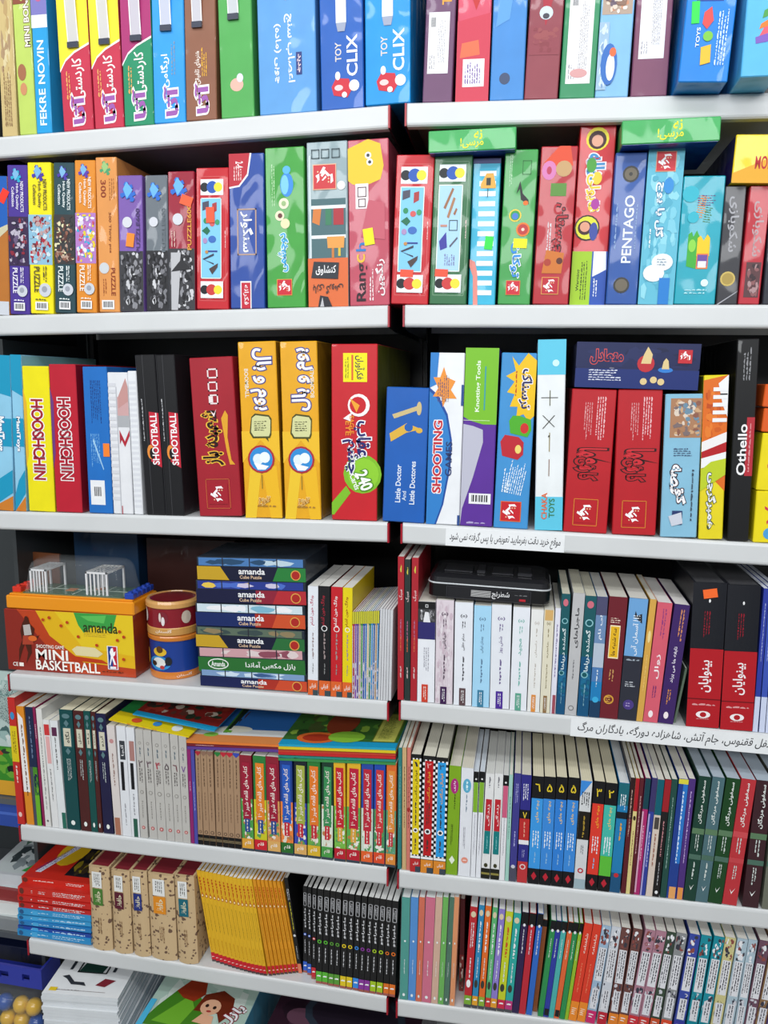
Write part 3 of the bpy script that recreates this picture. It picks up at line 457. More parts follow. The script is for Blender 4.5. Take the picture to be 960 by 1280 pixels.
thing_box(-0.3424,0.004,0.0325,0.179,0.22,0.0276,'6a727a','slate grey jigsaw box with motorbike photo, left bay, second shelf',[('n',0,0,1,0.45,['2a2a2e','7a7a80','d0d0d4','4a4a50','1a1a1e'],21,6,9),('z',0.48,0.88,0.42,'2f6ac8','6ab0e8'),('c',0.38,0.66,0.2,'d0d2da'),('t','PUZZLE600',0.82,0.6,0.15,0.32,90,'6a727a')],cat='puzzle box',name='puzzle_box',group='small jigsaw puzzle boxes',dz=0.0015)
thing_box(-0.3088,0.004,0.038,0.1818,0.22,0.0271,'981c34','crimson jigsaw box with tower photo and orange sticker, left bay, second shelf',[('n',0,0,1,0.45,['3a3a3e','c8c8cc','8a8a90','202024'],21,6,9),('z',0.48,0.88,0.42,'2f6ac8','6ab0e8'),('c',0.38,0.66,0.2,'d0d2da'),('t','PUZZLE600',0.82,0.6,0.15,0.32,90,'e0a040'),('p',[(0.1,0),(0.35,0),(0.5,0.42),(0.1,0.42)],'b8b8bc'),('p',[(0.1,0.28),(0.9,0.3),(0.55,0.36),(0.5,0.44),(0.45,0.36)],'2a2a2e'),('q',0.2,0.53,0.2,0.14,90,'d0a8a0',2),('k',0.72,0.79,0.45,0.07,'f0603a',-20)],cat='puzzle box',name='puzzle_box',group='small jigsaw puzzle boxes',dz=0.0017)
thing_box(-0.2684,0.004,0.0464,0.1836,0.22,0.0304,'c01c28','red boxed activity set with pictured contents, orange sticker, left bay, second shelf',[('f',0.08,0.06,0.92,0.94,'d86a6a',0.012),('r',0.14,0.81,0.84,0.92,'eaf0f4'),('c',0.26,0.865,0.13,'20242a'),('c',0.5,0.865,0.17,'2a58b0'),('c',0.68,0.865,0.13,'e8d83a'),('r',0.14,0.22,0.78,0.79,'7ec4ea'),('f',0.14,0.22,0.78,0.79,'f0f4f6',0.02),('q',0.9,0.5,0.05,0.12,90,'e8c8c8',1),('p',[(0.2,0.7),(0.4,0.72),(0.4,0.77),(0.2,0.76)],'4a4a5a'),('p',[(0.5,0.68),(0.64,0.7),(0.64,0.76),(0.5,0.75)],'a83a3a'),('e',0.3,0.63,0.07,0.02,'2a8a5a'),('e',0.5,0.61,0.08,0.02,'d05a5a'),('e',0.66,0.62,0.07,0.02,'3a9a6a'),('p',[(0.18,0.56),(0.34,0.59),(0.44,0.56),(0.34,0.53)],'1a6a4a'),('e',0.5,0.5,0.12,0.025,'3a6ab8'),('e',0.28,0.49,0.07,0.02,'a88ab8'),('r',0.36,0.41,0.66,0.42,'2a3a8a'),('p',[(0.2,0.36),(0.55,0.4),(0.55,0.385),(0.25,0.355),(0.55,0.33),(0.55,0.32)],'3a3a4a'),('p',[(0.4,0.29),(0.68,0.33),(0.66,0.3),(0.5,0.25)],'4a3a3a'),('e',0.33,0.41,0.05,0.012,'c08a4a'),('r',0.14,0.08,0.84,0.2,'eaf0f4'),('c',0.26,0.14,0.13,'181a20'),('c',0.48,0.14,0.16,'c83a3a'),('c',0.68,0.14,0.13,'e8d83a'),('k',0.45,0.67,0.26,0.11,'f05a3a',2)],dz=0.0021)
thing_box(-0.2188,0.004,0.0487,0.1989,0.22,0.0153,'24489a','deep blue game box with framed white Persian title, left bay, second shelf',[('p',[(0,0.78),(0.3,0.79),(0.55,0.86),(0.65,1),(0,1)],'f0f0f4'),('p',[(0,0.79),(0.28,0.8),(0.52,0.87),(0.6,1),(0,1)],'b82838'),('t','2-4',0.3,0.93,0.2,0.04,-90,'f0e8e8'),('q',0.25,0.88,0.25,0.1,90,'e8c8c8',3),('f',0.22,0.35,0.78,0.65,'b89a8a',0.035),('t','سنگولر',0.5,0.5,0.36,0.26,-90,'f4f6fa'),('r',0.3,0,0.62,0.18,'e8e8ec'),('r',0.33,0,0.59,0.17,'c02438'),('t','فکرانه',0.46,0.09,0.16,0.13,-90,'f0e8ea')],dz=0.0015)
thing_box(-0.166,0.004,0.0533,0.2037,0.22,0.0024,'3d9a3a','green game box with blue fish and round card pictures, left bay, second shelf',[('q',0.2,0.78,0.1,0.28,90,'b8dab0',2),('e',0.55,0.77,0.17,0.075,'3a8ad8'),('e',0.5,0.77,0.1,0.06,'7ac4ec'),('e',0.55,0.86,0.1,0.025,'58b0e8'),('c',0.47,0.655,0.13,'e8e4c8'),('c',0.36,0.58,0.12,'e8e0c0'),('c',0.37,0.58,0.06,'6a3a3a'),('c',0.5,0.53,0.12,'e4dab0'),('t','دوچشمی',0.45,0.35,0.26,0.24,90,'2fa0e0','dff0f8'),('g',0.46,0.13,0.4,0,'c82434','d8a040'),('c',0.47,0.655,0.06,'9ab880')],dz=0.0009)
thing_box(-0.1083,0.004,0.0545,0.2071,0.22,-0.0021,'8ea2a8','grey game box with open wardrobe picture, red emblem, left bay, second shelf',[('r',0,0,1,0.3,'d86a38'),('r',0.08,0.3,0.95,0.66,'4a6a70'),('r',0.08,0.6,0.95,0.62,'e8ecee'),('r',0.08,0.42,0.95,0.44,'e8ecee'),('p',[(0.15,0.6),(0.35,0.6),(0.3,0.5),(0.12,0.52)],'d07a3a'),('p',[(0.45,0.6),(0.6,0.6),(0.6,0.5),(0.45,0.5)],'3a7a5a'),('p',[(0.65,0.6),(0.9,0.6),(0.9,0.5),(0.65,0.5)],'a8303a'),('p',[(0.48,0.43),(0.92,0.43),(0.9,0.36),(0.5,0.36)],'e09a4a'),('r',0.6,0.3,0.66,0.36,'c87a3a'),('r',0.76,0.31,0.82,0.36,'d8b83a'),('r',0.05,0.3,0.1,0.92,'c8d4d8'),('g',0.44,0.79,0.58,0,'c83a40','e0b090'),('c',0.85,0.735,0.1,'e8ecee'),('f',0.12,0.9,0.32,0.955,'4a5a60',0.02),('f',0.36,0.9,0.56,0.955,'4a5a60',0.02),('f',0.62,0.9,0.82,0.955,'4a5a60',0.02),('p',[(0.08,0.18),(0.75,0.17),(0.78,0.27),(0.15,0.28)],'2a3038'),('t','کنشلوق',0.45,0.225,0.5,0.06,0,'f0f0f2'),('t','بازی گروهی',0.5,0.11,0.75,0.06,180,'4a3a38'),('p',[(0.25,0),(0.6,0),(0.5,0.06),(0.3,0.07)],'2a2a30'),('p',[(0.3,0),(0.4,0),(0.36,0.06)],'b8b8bc')],dz=0.0007)
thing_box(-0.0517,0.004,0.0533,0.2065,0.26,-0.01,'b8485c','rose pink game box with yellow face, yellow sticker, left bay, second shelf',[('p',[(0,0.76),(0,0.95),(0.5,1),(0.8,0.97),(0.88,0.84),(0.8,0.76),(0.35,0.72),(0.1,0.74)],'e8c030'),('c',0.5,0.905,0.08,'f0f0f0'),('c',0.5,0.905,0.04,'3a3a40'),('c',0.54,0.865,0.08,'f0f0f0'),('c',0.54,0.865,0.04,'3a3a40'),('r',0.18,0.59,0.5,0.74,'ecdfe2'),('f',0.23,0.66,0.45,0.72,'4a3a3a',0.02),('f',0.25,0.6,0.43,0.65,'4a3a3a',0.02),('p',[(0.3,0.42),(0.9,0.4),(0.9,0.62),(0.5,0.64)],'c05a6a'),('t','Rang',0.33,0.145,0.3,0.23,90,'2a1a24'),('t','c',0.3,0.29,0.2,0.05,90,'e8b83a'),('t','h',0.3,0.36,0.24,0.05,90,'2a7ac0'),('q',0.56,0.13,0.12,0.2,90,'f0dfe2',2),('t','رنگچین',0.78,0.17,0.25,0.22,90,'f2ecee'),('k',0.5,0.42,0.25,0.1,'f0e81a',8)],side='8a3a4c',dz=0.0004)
cur[:] = ['R', 2]
thing_box(-0.0192,0.004,0.0483,0.1839,0.22,0.0334,'c01c28','red boxed activity set with pictured contents beside gap post, right bay, second shelf',[('f',0.08,0.06,0.92,0.94,'d86a6a',0.012),('r',0.14,0.81,0.84,0.92,'eaf0f4'),('c',0.26,0.865,0.13,'20242a'),('c',0.5,0.865,0.17,'2a58b0'),('c',0.68,0.865,0.13,'e8d83a'),('r',0.14,0.22,0.78,0.79,'7ec4ea'),('f',0.14,0.22,0.78,0.79,'f0f4f6',0.02),('q',0.9,0.5,0.05,0.12,90,'e8c8c8',1),('p',[(0.2,0.7),(0.4,0.72),(0.4,0.77),(0.2,0.76)],'4a4a5a'),('p',[(0.5,0.68),(0.64,0.7),(0.64,0.76),(0.5,0.75)],'a83a3a'),('e',0.3,0.63,0.07,0.02,'2a8a5a'),('e',0.5,0.61,0.08,0.02,'d05a5a'),('e',0.66,0.62,0.07,0.02,'3a9a6a'),('p',[(0.18,0.56),(0.34,0.59),(0.44,0.56),(0.34,0.53)],'1a6a4a'),('e',0.5,0.5,0.12,0.025,'3a6ab8'),('e',0.28,0.49,0.07,0.02,'a88ab8'),('r',0.36,0.41,0.66,0.42,'2a3a8a'),('p',[(0.2,0.36),(0.55,0.4),(0.55,0.385),(0.25,0.355),(0.55,0.33),(0.55,0.32)],'3a3a4a'),('p',[(0.4,0.29),(0.68,0.33),(0.66,0.3),(0.5,0.25)],'4a3a3a'),('e',0.33,0.41,0.05,0.012,'c08a4a'),('r',0.14,0.08,0.84,0.2,'eaf0f4'),('c',0.26,0.14,0.13,'181a20'),('c',0.48,0.14,0.16,'c83a3a'),('c',0.68,0.14,0.13,'e8d83a'),('k',0.4,0.21,0.35,0.05,'f05238',-2)],dz=0.0016)
thing_box(0.031,0.004,0.0474,0.1857,0.22,0.0256,'2f6a42','dark green boxed activity set with wooden sticks pictured, right bay, second shelf',[('f',0.08,0.06,0.92,0.94,'8ab090',0.012),('r',0.14,0.81,0.84,0.92,'eaf0f4'),('c',0.26,0.865,0.13,'20242a'),('c',0.5,0.865,0.17,'2a58b0'),('c',0.68,0.865,0.13,'e8d83a'),('r',0.14,0.22,0.78,0.79,'a8d0ee'),('f',0.14,0.22,0.78,0.79,'f0f4f6',0.02),('q',0.9,0.5,0.05,0.12,90,'e8c8c8',1),('p',[(0.28,0.64),(0.34,0.63),(0.55,0.76),(0.5,0.77)],'9a6a4a'),('p',[(0.38,0.58),(0.44,0.57),(0.6,0.7),(0.54,0.71)],'a87a58'),('p',[(0.55,0.6),(0.6,0.59),(0.66,0.63),(0.62,0.64)],'9a6a4a'),('f',0.45,0.49,0.68,0.56,'3a4a4a',0.02),('r',0.22,0.515,0.4,0.53,'c08a7a'),('p',[(0.2,0.42),(0.38,0.48),(0.42,0.38),(0.24,0.36)],'3a3a9a'),('p',[(0.5,0.38),(0.7,0.44),(0.68,0.45),(0.48,0.39)],'5a5a6a'),('q',0.5,0.3,0.3,0.08,90,'7a7aa8',3),('r',0.14,0.08,0.84,0.2,'eaf0f4'),('c',0.26,0.14,0.13,'181a20'),('c',0.48,0.14,0.16,'c83a3a'),('c',0.68,0.14,0.13,'e8d83a'),('k',0.3,0.21,0.35,0.05,'f05238',-2)],dz=0.0012)
thing_box(0.0805,0.012,0.0344,0.1792,0.22,0.0167,'35aed0','cyan box printed with zebra crossing and green sticker, right bay, second shelf',[('r',0,0.965,1,1,'3a4070'),('w',0.25,0.07,0.85,0.95,13,'eef4f6'),('p',[(0.3,0.83),(0.5,0.9),(0.75,0.9),(0.85,0.82),(0.85,0.8),(0.3,0.8)],'e0a848'),('r',0.5,0.82,0.66,0.87,'3a3a30'),('r',0.55,0.74,0.58,0.8,'2a4a5a'),('p',[(0,0.32),(0.2,0.3),(0.3,0.22),(0.35,0),(0.18,0),(0.14,0.2),(0,0.27)],'e08a80'),('k',0.68,0.43,0.3,0.09,'30d84c',-6)],dz=0.0007)
thing_box(0.1187,0.004,0.0402,0.1864,0.22,0.0248,'3f9a4c','green game box with toucan and medallions, yellow sticker, right bay, second shelf',[('q',0.2,0.85,0.1,0.24,-90,'b8dab8',2),('f',0.55,0.84,0.82,0.93,'2a6a34',0.02),('p',[(0.4,0.72),(0.5,0.75),(0.55,0.68),(0.8,0.65),(0.78,0.68),(0.6,0.72),(0.5,0.8)],'28242a'),('e',0.7,0.66,0.08,0.015,'e8702a'),('c',0.4,0.58,0.19,'e8c84a'),('c',0.4,0.58,0.15,'3a9a4c'),('c',0.4,0.575,0.1,'4a7ac8'),('c',0.66,0.49,0.21,'e87a30'),('c',0.66,0.49,0.16,'b83a3a'),('c',0.66,0.49,0.05,'e8d0c0'),('t','توکان',0.48,0.29,0.3,0.22,-90,'2f8ad8','e8f0f4'),('k',0.6,0.4,0.42,0.06,'f0f018',-2),('g',0.45,0.11,0.44,0,'c82838','d88a40')],dz=0.001)
thing_box(0.1624,0.004,0.044,0.1887,0.22,0.0247,'b02430','red game box with pink flower and outlined title, right bay, second shelf',[('p',[(0.1,0.9),(0.5,1),(0.8,1),(0.9,0.88),(0.5,0.85)],'d84a2a'),('e',0.25,0.85,0.2,0.06,'d07ab0'),('e',0.25,0.85,0.07,0.025,'b83a5a'),('e',0.65,0.86,0.22,0.05,'c09a6a'),('r',0.32,0.69,0.75,0.77,'5a8a3a'),('t','چیستان',0.62,0.48,0.4,0.32,-90,'b02430','1a1a20'),('q',0.35,0.43,0.14,0.2,90,'d8d8dc',1),('p',[(0.2,0.2),(0.75,0.2),(0.8,0.33),(0.3,0.35)],'c8702a'),('c',0.35,0.27,0.1,'a83a2a'),('c',0.68,0.28,0.09,'5a2a20'),('g',0.46,0.12,0.48,90,'b82434','d8a050')],dz=0.0011)
thing_box(0.2085,0.016,0.043,0.2184,0.22,0.0229,'c2222c','tall red game box with child portraits and warning panel, right bay, second shelf',[('c',0.5,0.91,0.32,'e0d038'),('c',0.5,0.905,0.25,'3a1a20'),('c',0.5,0.9,0.16,'d8a088'),('t','خاله',0.5,0.76,0.46,0.14,-90,'3a8ac0','f0e8f0'),('e',0.38,0.77,0.14,0.04,'4a9a3a'),('e',0.55,0.7,0.14,0.035,'e8c83a'),('t','قاپولی',0.45,0.62,0.4,0.2,-90,'e8c83a','f0e4ea'),('e',0.55,0.56,0.12,0.03,'a83a9a'),('c',0.36,0.43,0.36,'30282a'),('c',0.36,0.43,0.32,'d8d83a'),('c',0.3,0.43,0.2,'3a1a20'),('c',0.3,0.435,0.14,'d89a80'),('e',0.55,0.41,0.12,0.05,'3a4a9a'),('r',0,0,0.56,0.3,'9cc428'),('t','Warning',0.2,0.14,0.1,0.12,90,'20240a'),('q',0.36,0.14,0.2,0.22,90,'3a4a14',3),('r',0.56,0,1,0.3,'2850a8'),('p',[(0.6,0.3),(0.95,0.3),(0.98,0.2),(0.8,0.18),(0.6,0.16)],'e8ecf2'),('q',0.7,0.1,0.14,0.1,90,'e8ecf2',1)],dz=0.001)
thing_box(0.2523,0.004,0.037,0.1791,0.22,0.021,'25529e','blue game box with two metal disc pictures, serif title, right bay, second shelf',[('c',0.52,0.86,0.26,'3a3a38'),('c',0.52,0.86,0.2,'6a6254'),('c',0.52,0.86,0.06,'3a3a38'),('t','PENTAGO',0.55,0.5,0.3,0.44,90,'dfe6ee'),('q',0.16,0.52,0.1,0.3,90,'8aa4cc',1),('q',0.8,0.52,0.08,0.3,90,'8aa4cc',1),('c',0.46,0.13,0.26,'3a3a38'),('c',0.46,0.13,0.2,'6a6254')],dz=0.0008)
thing_box(0.2908,0.004,0.0418,0.1857,0.22,0.0201,'5fb4cc','pale turquoise game box with red square emblem on top, right bay, second shelf',[('n',0,0,1,0.97,['5fb4cc','7ac4d8','4fa6c0','8ccfde'],31,4,9),('g',0.5,0.9,0.56,90,'c8303a','d8a080'),('t','گل یا پوچ',0.42,0.6,0.3,0.34,-90,'e8f2f6','3a7aa8'),('e',0.62,0.75,0.14,0.05,'2f8ad0'),('e',0.6,0.27,0.3,0.055,'e4e8ec'),('e',0.38,0.2,0.3,0.055,'e8ecee'),('q',0.6,0.27,0.3,0.05,0,'8a9aa8',3),('r',0.55,0,0.85,0.17,'1f7ac8'),('q',0.2,0.42,0.08,0.12,90,'e0eef2',1)],dz=0.0009)
thing_box(0.3335,0.004,0.0479,0.1498,0.22,0.0208,'1fa0b4','teal card game box with green and yellow block figures, right bay, second shelf',[('q',0.6,0.81,0.45,0.09,0,'5a2a6a',1),('q',0.5,0.76,0.55,0.07,-12,'e08a2a',1),('q',0.65,0.7,0.4,0.06,-8,'3a7a3a',1),('p',[(0.22,0.3),(0.22,0.55),(0.3,0.57),(0.34,0.53),(0.42,0.58),(0.5,0.53),(0.45,0.28)],'3fa83a'),('p',[(0.45,0.38),(0.45,0.52),(0.52,0.54),(0.6,0.5),(0.68,0.55),(0.75,0.52),(0.76,0.38)],'e8c420'),('p',[(0.46,0.28),(0.46,0.4),(0.74,0.4),(0.74,0.28)],'e87a3a'),('p',[(0.48,0.3),(0.48,0.39),(0.72,0.39),(0.72,0.3)],'6a4a9a'),('r',0.5,0.29,0.7,0.34,'f0ecec'),('e',0.33,0.46,0.09,0.05,'8ad04a'),('c',0.7,0.17,0.09,'d8eef2'),('q',0.5,0.1,0.55,0.05,0,'a8dce4',2),('c',0.2,0.86,0.2,'2fb0c4'),('c',0.3,0.68,0.14,'2fb0c4')],dz=0.001)
thing_box(0.383,0.004,0.024,0.1377,0.22,0.0128,'34343a','dark grey narrow game box with silver script and gold disc, right bay, second shelf',[('t','شکوبازی',0.5,0.68,0.5,0.46,-90,'a8a8ae'),('c',0.45,0.22,0.36,'c8b060'),('c',0.45,0.22,0.28,'a8904a'),('p',[(0,0),(1,0.12),(0.9,0.1),(0.1,0)],'a8a8b0')],dz=0.0005)
thing_box(0.4084,0.004,0.0239,0.137,0.22,0.0311,'b82a38','red narrow game box with silver script and dark picture, right bay, second shelf',[('t','شکوبازی',0.55,0.64,0.5,0.46,-90,'b8a0a4'),('n',0.2,0.06,0.9,0.36,['5a3a3e','8a5a5c','3a2a30','a8888a'],17,3,5)],dz=0.0009)
thing_box(0.4362,0.004,0.029,0.1337,0.22,0.006,'2c2e38','near black box cut by right frame edge, right bay, second shelf',[('n',0.1,0.1,0.9,0.9,['2c2e38','3a3c48','24262e'],17,3,5)],dz=0.0004)
cur[:] = ['L', 3]
thing_box(-0.6154,0.004,0.0413,0.2301,0.2,0.0484,'8cc4e0','first from left, pale and deep blue toy box with orange foot, left bay, third shelf',PRINT2,group='blue toy boxes',dz=0.0027)
thing_box(-0.5703,0.004,0.0178,0.2306,0.2,0.0343,'8cc4e0','second from left, pale and deep blue toy box with orange foot, left bay, third shelf',PRINT2,group='blue toy boxes',dz=0.0011)
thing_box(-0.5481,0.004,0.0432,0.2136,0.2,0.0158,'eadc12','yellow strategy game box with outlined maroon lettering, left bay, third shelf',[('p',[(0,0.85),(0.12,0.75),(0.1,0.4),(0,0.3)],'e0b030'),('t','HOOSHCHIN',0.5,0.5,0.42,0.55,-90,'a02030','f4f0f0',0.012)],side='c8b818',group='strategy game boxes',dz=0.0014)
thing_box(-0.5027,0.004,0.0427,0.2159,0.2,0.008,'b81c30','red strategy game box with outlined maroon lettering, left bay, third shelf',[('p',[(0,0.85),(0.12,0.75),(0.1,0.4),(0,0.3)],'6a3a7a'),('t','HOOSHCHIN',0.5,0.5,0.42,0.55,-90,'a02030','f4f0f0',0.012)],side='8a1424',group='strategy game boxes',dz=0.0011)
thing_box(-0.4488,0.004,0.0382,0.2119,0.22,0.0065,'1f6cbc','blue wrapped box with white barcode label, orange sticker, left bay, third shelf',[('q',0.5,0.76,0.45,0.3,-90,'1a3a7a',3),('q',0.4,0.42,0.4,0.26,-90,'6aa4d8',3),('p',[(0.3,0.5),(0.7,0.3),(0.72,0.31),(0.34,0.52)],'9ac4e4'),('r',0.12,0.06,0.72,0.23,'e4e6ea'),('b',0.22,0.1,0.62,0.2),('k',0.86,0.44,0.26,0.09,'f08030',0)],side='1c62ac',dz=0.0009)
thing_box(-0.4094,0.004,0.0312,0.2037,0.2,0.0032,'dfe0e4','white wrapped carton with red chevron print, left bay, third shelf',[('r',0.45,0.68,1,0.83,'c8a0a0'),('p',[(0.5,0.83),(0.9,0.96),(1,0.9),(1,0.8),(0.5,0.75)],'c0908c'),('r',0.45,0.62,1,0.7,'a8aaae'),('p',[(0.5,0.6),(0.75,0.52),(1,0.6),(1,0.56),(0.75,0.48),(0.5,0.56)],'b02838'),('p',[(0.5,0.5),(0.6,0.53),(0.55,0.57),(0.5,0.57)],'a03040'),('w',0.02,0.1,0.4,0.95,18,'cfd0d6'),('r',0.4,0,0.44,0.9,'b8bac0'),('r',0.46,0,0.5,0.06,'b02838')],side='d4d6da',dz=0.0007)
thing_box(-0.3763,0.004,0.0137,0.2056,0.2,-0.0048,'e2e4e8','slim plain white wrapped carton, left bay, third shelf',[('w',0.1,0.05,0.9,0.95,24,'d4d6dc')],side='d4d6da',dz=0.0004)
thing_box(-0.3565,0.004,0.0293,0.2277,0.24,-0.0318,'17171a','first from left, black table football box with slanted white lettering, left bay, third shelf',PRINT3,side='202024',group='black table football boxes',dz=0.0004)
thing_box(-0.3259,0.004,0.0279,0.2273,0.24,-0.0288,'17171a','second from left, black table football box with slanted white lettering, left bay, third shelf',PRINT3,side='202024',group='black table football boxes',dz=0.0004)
thing_box(-0.2744,0.004,0.064,0.2223,0.25,-0.0374,'a01e2c','crimson magic set box with gold ribbon and white title, left bay, third shelf',[('f',0.4,0.87,0.64,0.93,'e8dcdc',0.03),('f',0.4,0.79,0.62,0.85,'e8dcdc',0.03),('f',0.4,0.71,0.62,0.77,'e8dcdc',0.03),('r',0.42,0.72,0.5,0.76,'e8dcdc'),('p',[(0.66,0.62),(0.76,0.67),(0.82,0.64),(0.78,0.5),(0.84,0.36),(0.92,0.33),(0.8,0.33),(0.74,0.42),(0.7,0.52)],'dca02c'),('t','شعبده باز',0.42,0.5,0.46,0.34,90,'2a1410','e8b83c'),('p',[(0.42,0.67),(0.5,0.65),(0.56,0.68),(0.5,0.63)],'f0e0e0'),('f',0.2,0.05,0.76,0.24,'c86a3a',0.012),('g',0.48,0.145,0.46,90,'a01e2c','a01e2c')],dz=0.0004)
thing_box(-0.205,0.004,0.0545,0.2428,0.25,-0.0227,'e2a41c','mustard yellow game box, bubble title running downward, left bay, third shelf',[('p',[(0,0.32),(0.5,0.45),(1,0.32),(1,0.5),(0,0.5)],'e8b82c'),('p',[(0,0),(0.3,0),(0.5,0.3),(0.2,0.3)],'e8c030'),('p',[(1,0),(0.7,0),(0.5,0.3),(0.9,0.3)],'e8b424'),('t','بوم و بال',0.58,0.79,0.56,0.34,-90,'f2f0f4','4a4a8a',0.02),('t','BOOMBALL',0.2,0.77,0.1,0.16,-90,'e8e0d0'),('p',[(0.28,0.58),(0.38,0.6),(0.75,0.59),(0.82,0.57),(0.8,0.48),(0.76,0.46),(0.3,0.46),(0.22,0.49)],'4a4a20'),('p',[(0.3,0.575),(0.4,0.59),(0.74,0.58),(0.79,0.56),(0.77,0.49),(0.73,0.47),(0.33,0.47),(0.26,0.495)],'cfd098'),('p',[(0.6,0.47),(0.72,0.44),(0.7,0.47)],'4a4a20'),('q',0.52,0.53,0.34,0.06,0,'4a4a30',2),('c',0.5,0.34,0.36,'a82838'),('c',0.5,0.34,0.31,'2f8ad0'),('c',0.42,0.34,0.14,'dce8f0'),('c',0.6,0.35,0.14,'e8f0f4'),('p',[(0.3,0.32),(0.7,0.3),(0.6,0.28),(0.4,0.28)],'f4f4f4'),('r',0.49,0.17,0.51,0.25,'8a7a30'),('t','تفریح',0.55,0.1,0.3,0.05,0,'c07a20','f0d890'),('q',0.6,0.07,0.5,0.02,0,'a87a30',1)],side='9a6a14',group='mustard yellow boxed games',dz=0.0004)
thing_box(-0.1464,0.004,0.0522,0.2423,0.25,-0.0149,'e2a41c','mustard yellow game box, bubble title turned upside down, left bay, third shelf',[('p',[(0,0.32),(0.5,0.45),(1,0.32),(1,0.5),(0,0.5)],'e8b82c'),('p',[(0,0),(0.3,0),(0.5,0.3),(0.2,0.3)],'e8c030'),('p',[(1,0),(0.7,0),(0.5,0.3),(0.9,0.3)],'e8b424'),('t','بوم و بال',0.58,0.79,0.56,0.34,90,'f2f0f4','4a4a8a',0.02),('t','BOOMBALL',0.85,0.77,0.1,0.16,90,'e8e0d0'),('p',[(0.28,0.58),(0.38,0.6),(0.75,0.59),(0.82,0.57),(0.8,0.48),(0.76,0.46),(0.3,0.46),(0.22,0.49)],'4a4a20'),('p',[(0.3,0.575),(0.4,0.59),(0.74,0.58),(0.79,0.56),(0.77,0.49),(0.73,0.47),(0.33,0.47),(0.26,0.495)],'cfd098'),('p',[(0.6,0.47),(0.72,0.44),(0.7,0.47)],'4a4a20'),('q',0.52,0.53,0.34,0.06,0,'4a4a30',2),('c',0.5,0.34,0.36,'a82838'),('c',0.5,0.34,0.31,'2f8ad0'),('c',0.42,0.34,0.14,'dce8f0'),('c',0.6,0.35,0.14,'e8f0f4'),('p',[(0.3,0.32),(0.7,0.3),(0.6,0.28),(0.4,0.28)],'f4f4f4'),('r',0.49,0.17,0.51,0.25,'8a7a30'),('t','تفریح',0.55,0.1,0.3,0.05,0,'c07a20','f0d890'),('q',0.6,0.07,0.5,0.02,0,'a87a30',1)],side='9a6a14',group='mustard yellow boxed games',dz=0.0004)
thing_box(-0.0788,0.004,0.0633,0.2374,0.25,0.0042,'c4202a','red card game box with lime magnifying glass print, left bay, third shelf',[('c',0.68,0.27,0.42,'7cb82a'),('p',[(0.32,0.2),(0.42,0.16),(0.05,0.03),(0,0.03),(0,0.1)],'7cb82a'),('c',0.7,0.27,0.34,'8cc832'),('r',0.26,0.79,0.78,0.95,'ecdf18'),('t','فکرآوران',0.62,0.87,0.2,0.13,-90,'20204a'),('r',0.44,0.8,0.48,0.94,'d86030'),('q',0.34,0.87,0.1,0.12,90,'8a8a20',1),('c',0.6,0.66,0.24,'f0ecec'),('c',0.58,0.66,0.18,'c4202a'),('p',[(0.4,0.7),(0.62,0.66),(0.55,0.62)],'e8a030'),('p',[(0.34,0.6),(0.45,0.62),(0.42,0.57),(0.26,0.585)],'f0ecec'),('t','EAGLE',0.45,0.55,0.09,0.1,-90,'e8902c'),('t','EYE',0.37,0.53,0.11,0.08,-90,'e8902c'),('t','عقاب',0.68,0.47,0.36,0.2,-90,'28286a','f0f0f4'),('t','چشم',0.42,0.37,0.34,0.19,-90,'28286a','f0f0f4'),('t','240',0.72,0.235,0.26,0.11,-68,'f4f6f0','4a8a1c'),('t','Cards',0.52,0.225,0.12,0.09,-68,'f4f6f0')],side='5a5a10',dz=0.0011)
cur[:] = ['R', 3]
thing_box(-0.0286,0.004,0.0568,0.1805,0.2,0.0265,'1c5cb0','short blue medical play set box with gold motifs, right bay, third shelf',[('p',[(0.15,0.8),(0.75,0.87),(0.78,0.84),(0.2,0.77)],'c8b480'),('e',0.78,0.85,0.06,0.05,'c8b480'),('p',[(0.1,0.66),(0.5,0.74),(0.85,0.7),(0.5,0.67),(0.14,0.6)],'d8ac40'),('c',0.55,0.71,0.1,'1c5cb0'),('e',0.8,0.69,0.08,0.02,'d8ac40'),('t','Little Doctor',0.35,0.29,0.12,0.28,90,'dfe8f4'),('t','And',0.5,0.2,0.09,0.07,90,'c8d8ec'),('t','Little Doctores',0.69,0.3,0.12,0.32,90,'dfe8f4')],dz=0.0007)
thing_box(0.0311,0.004,0.0447,0.2265,0.25,0.0132,'e6e8ec','white and blue sports game box with orange starburst, right bay, third shelf',[('p',[(0,0),(0.3,0),(0.5,0.12),(0.68,0.34),(0.7,0.5),(0.55,0.65),(0.25,0.76),(0,0.8)],'1c4c9a'),('p',[(0,0),(0.25,0),(0.45,0.12),(0.62,0.34),(0.64,0.5),(0.5,0.64),(0.22,0.74),(0,0.78)],'2f7cc4'),('p',[(0,0.8),(0.2,0.82),(0.25,1),(0,1)],'2f7cc4'),('p',[(0.1,0.75),(0.25,0.8),(0.1,0.86),(0.3,0.86),(0.4,0.92),(0.5,0.86),(0.75,0.84),(0.62,0.79),(0.8,0.74),(0.5,0.74),(0.4,0.69),(0.35,0.75)],'e8923a'),('q',0.4,0.8,0.35,0.16,90,'5a4a6a',4),('t','SHOOTING',0.28,0.4,0.24,0.42,90,'c02a38','f4f0f2',0.014),('t','GAMES',0.62,0.39,0.18,0.2,90,'2a3a6a'),('r',0.93,0.7,1,0.82,'2a4a8a'),('r',0.93,0,1,0.06,'2a4a8a')],dz=0.0004)
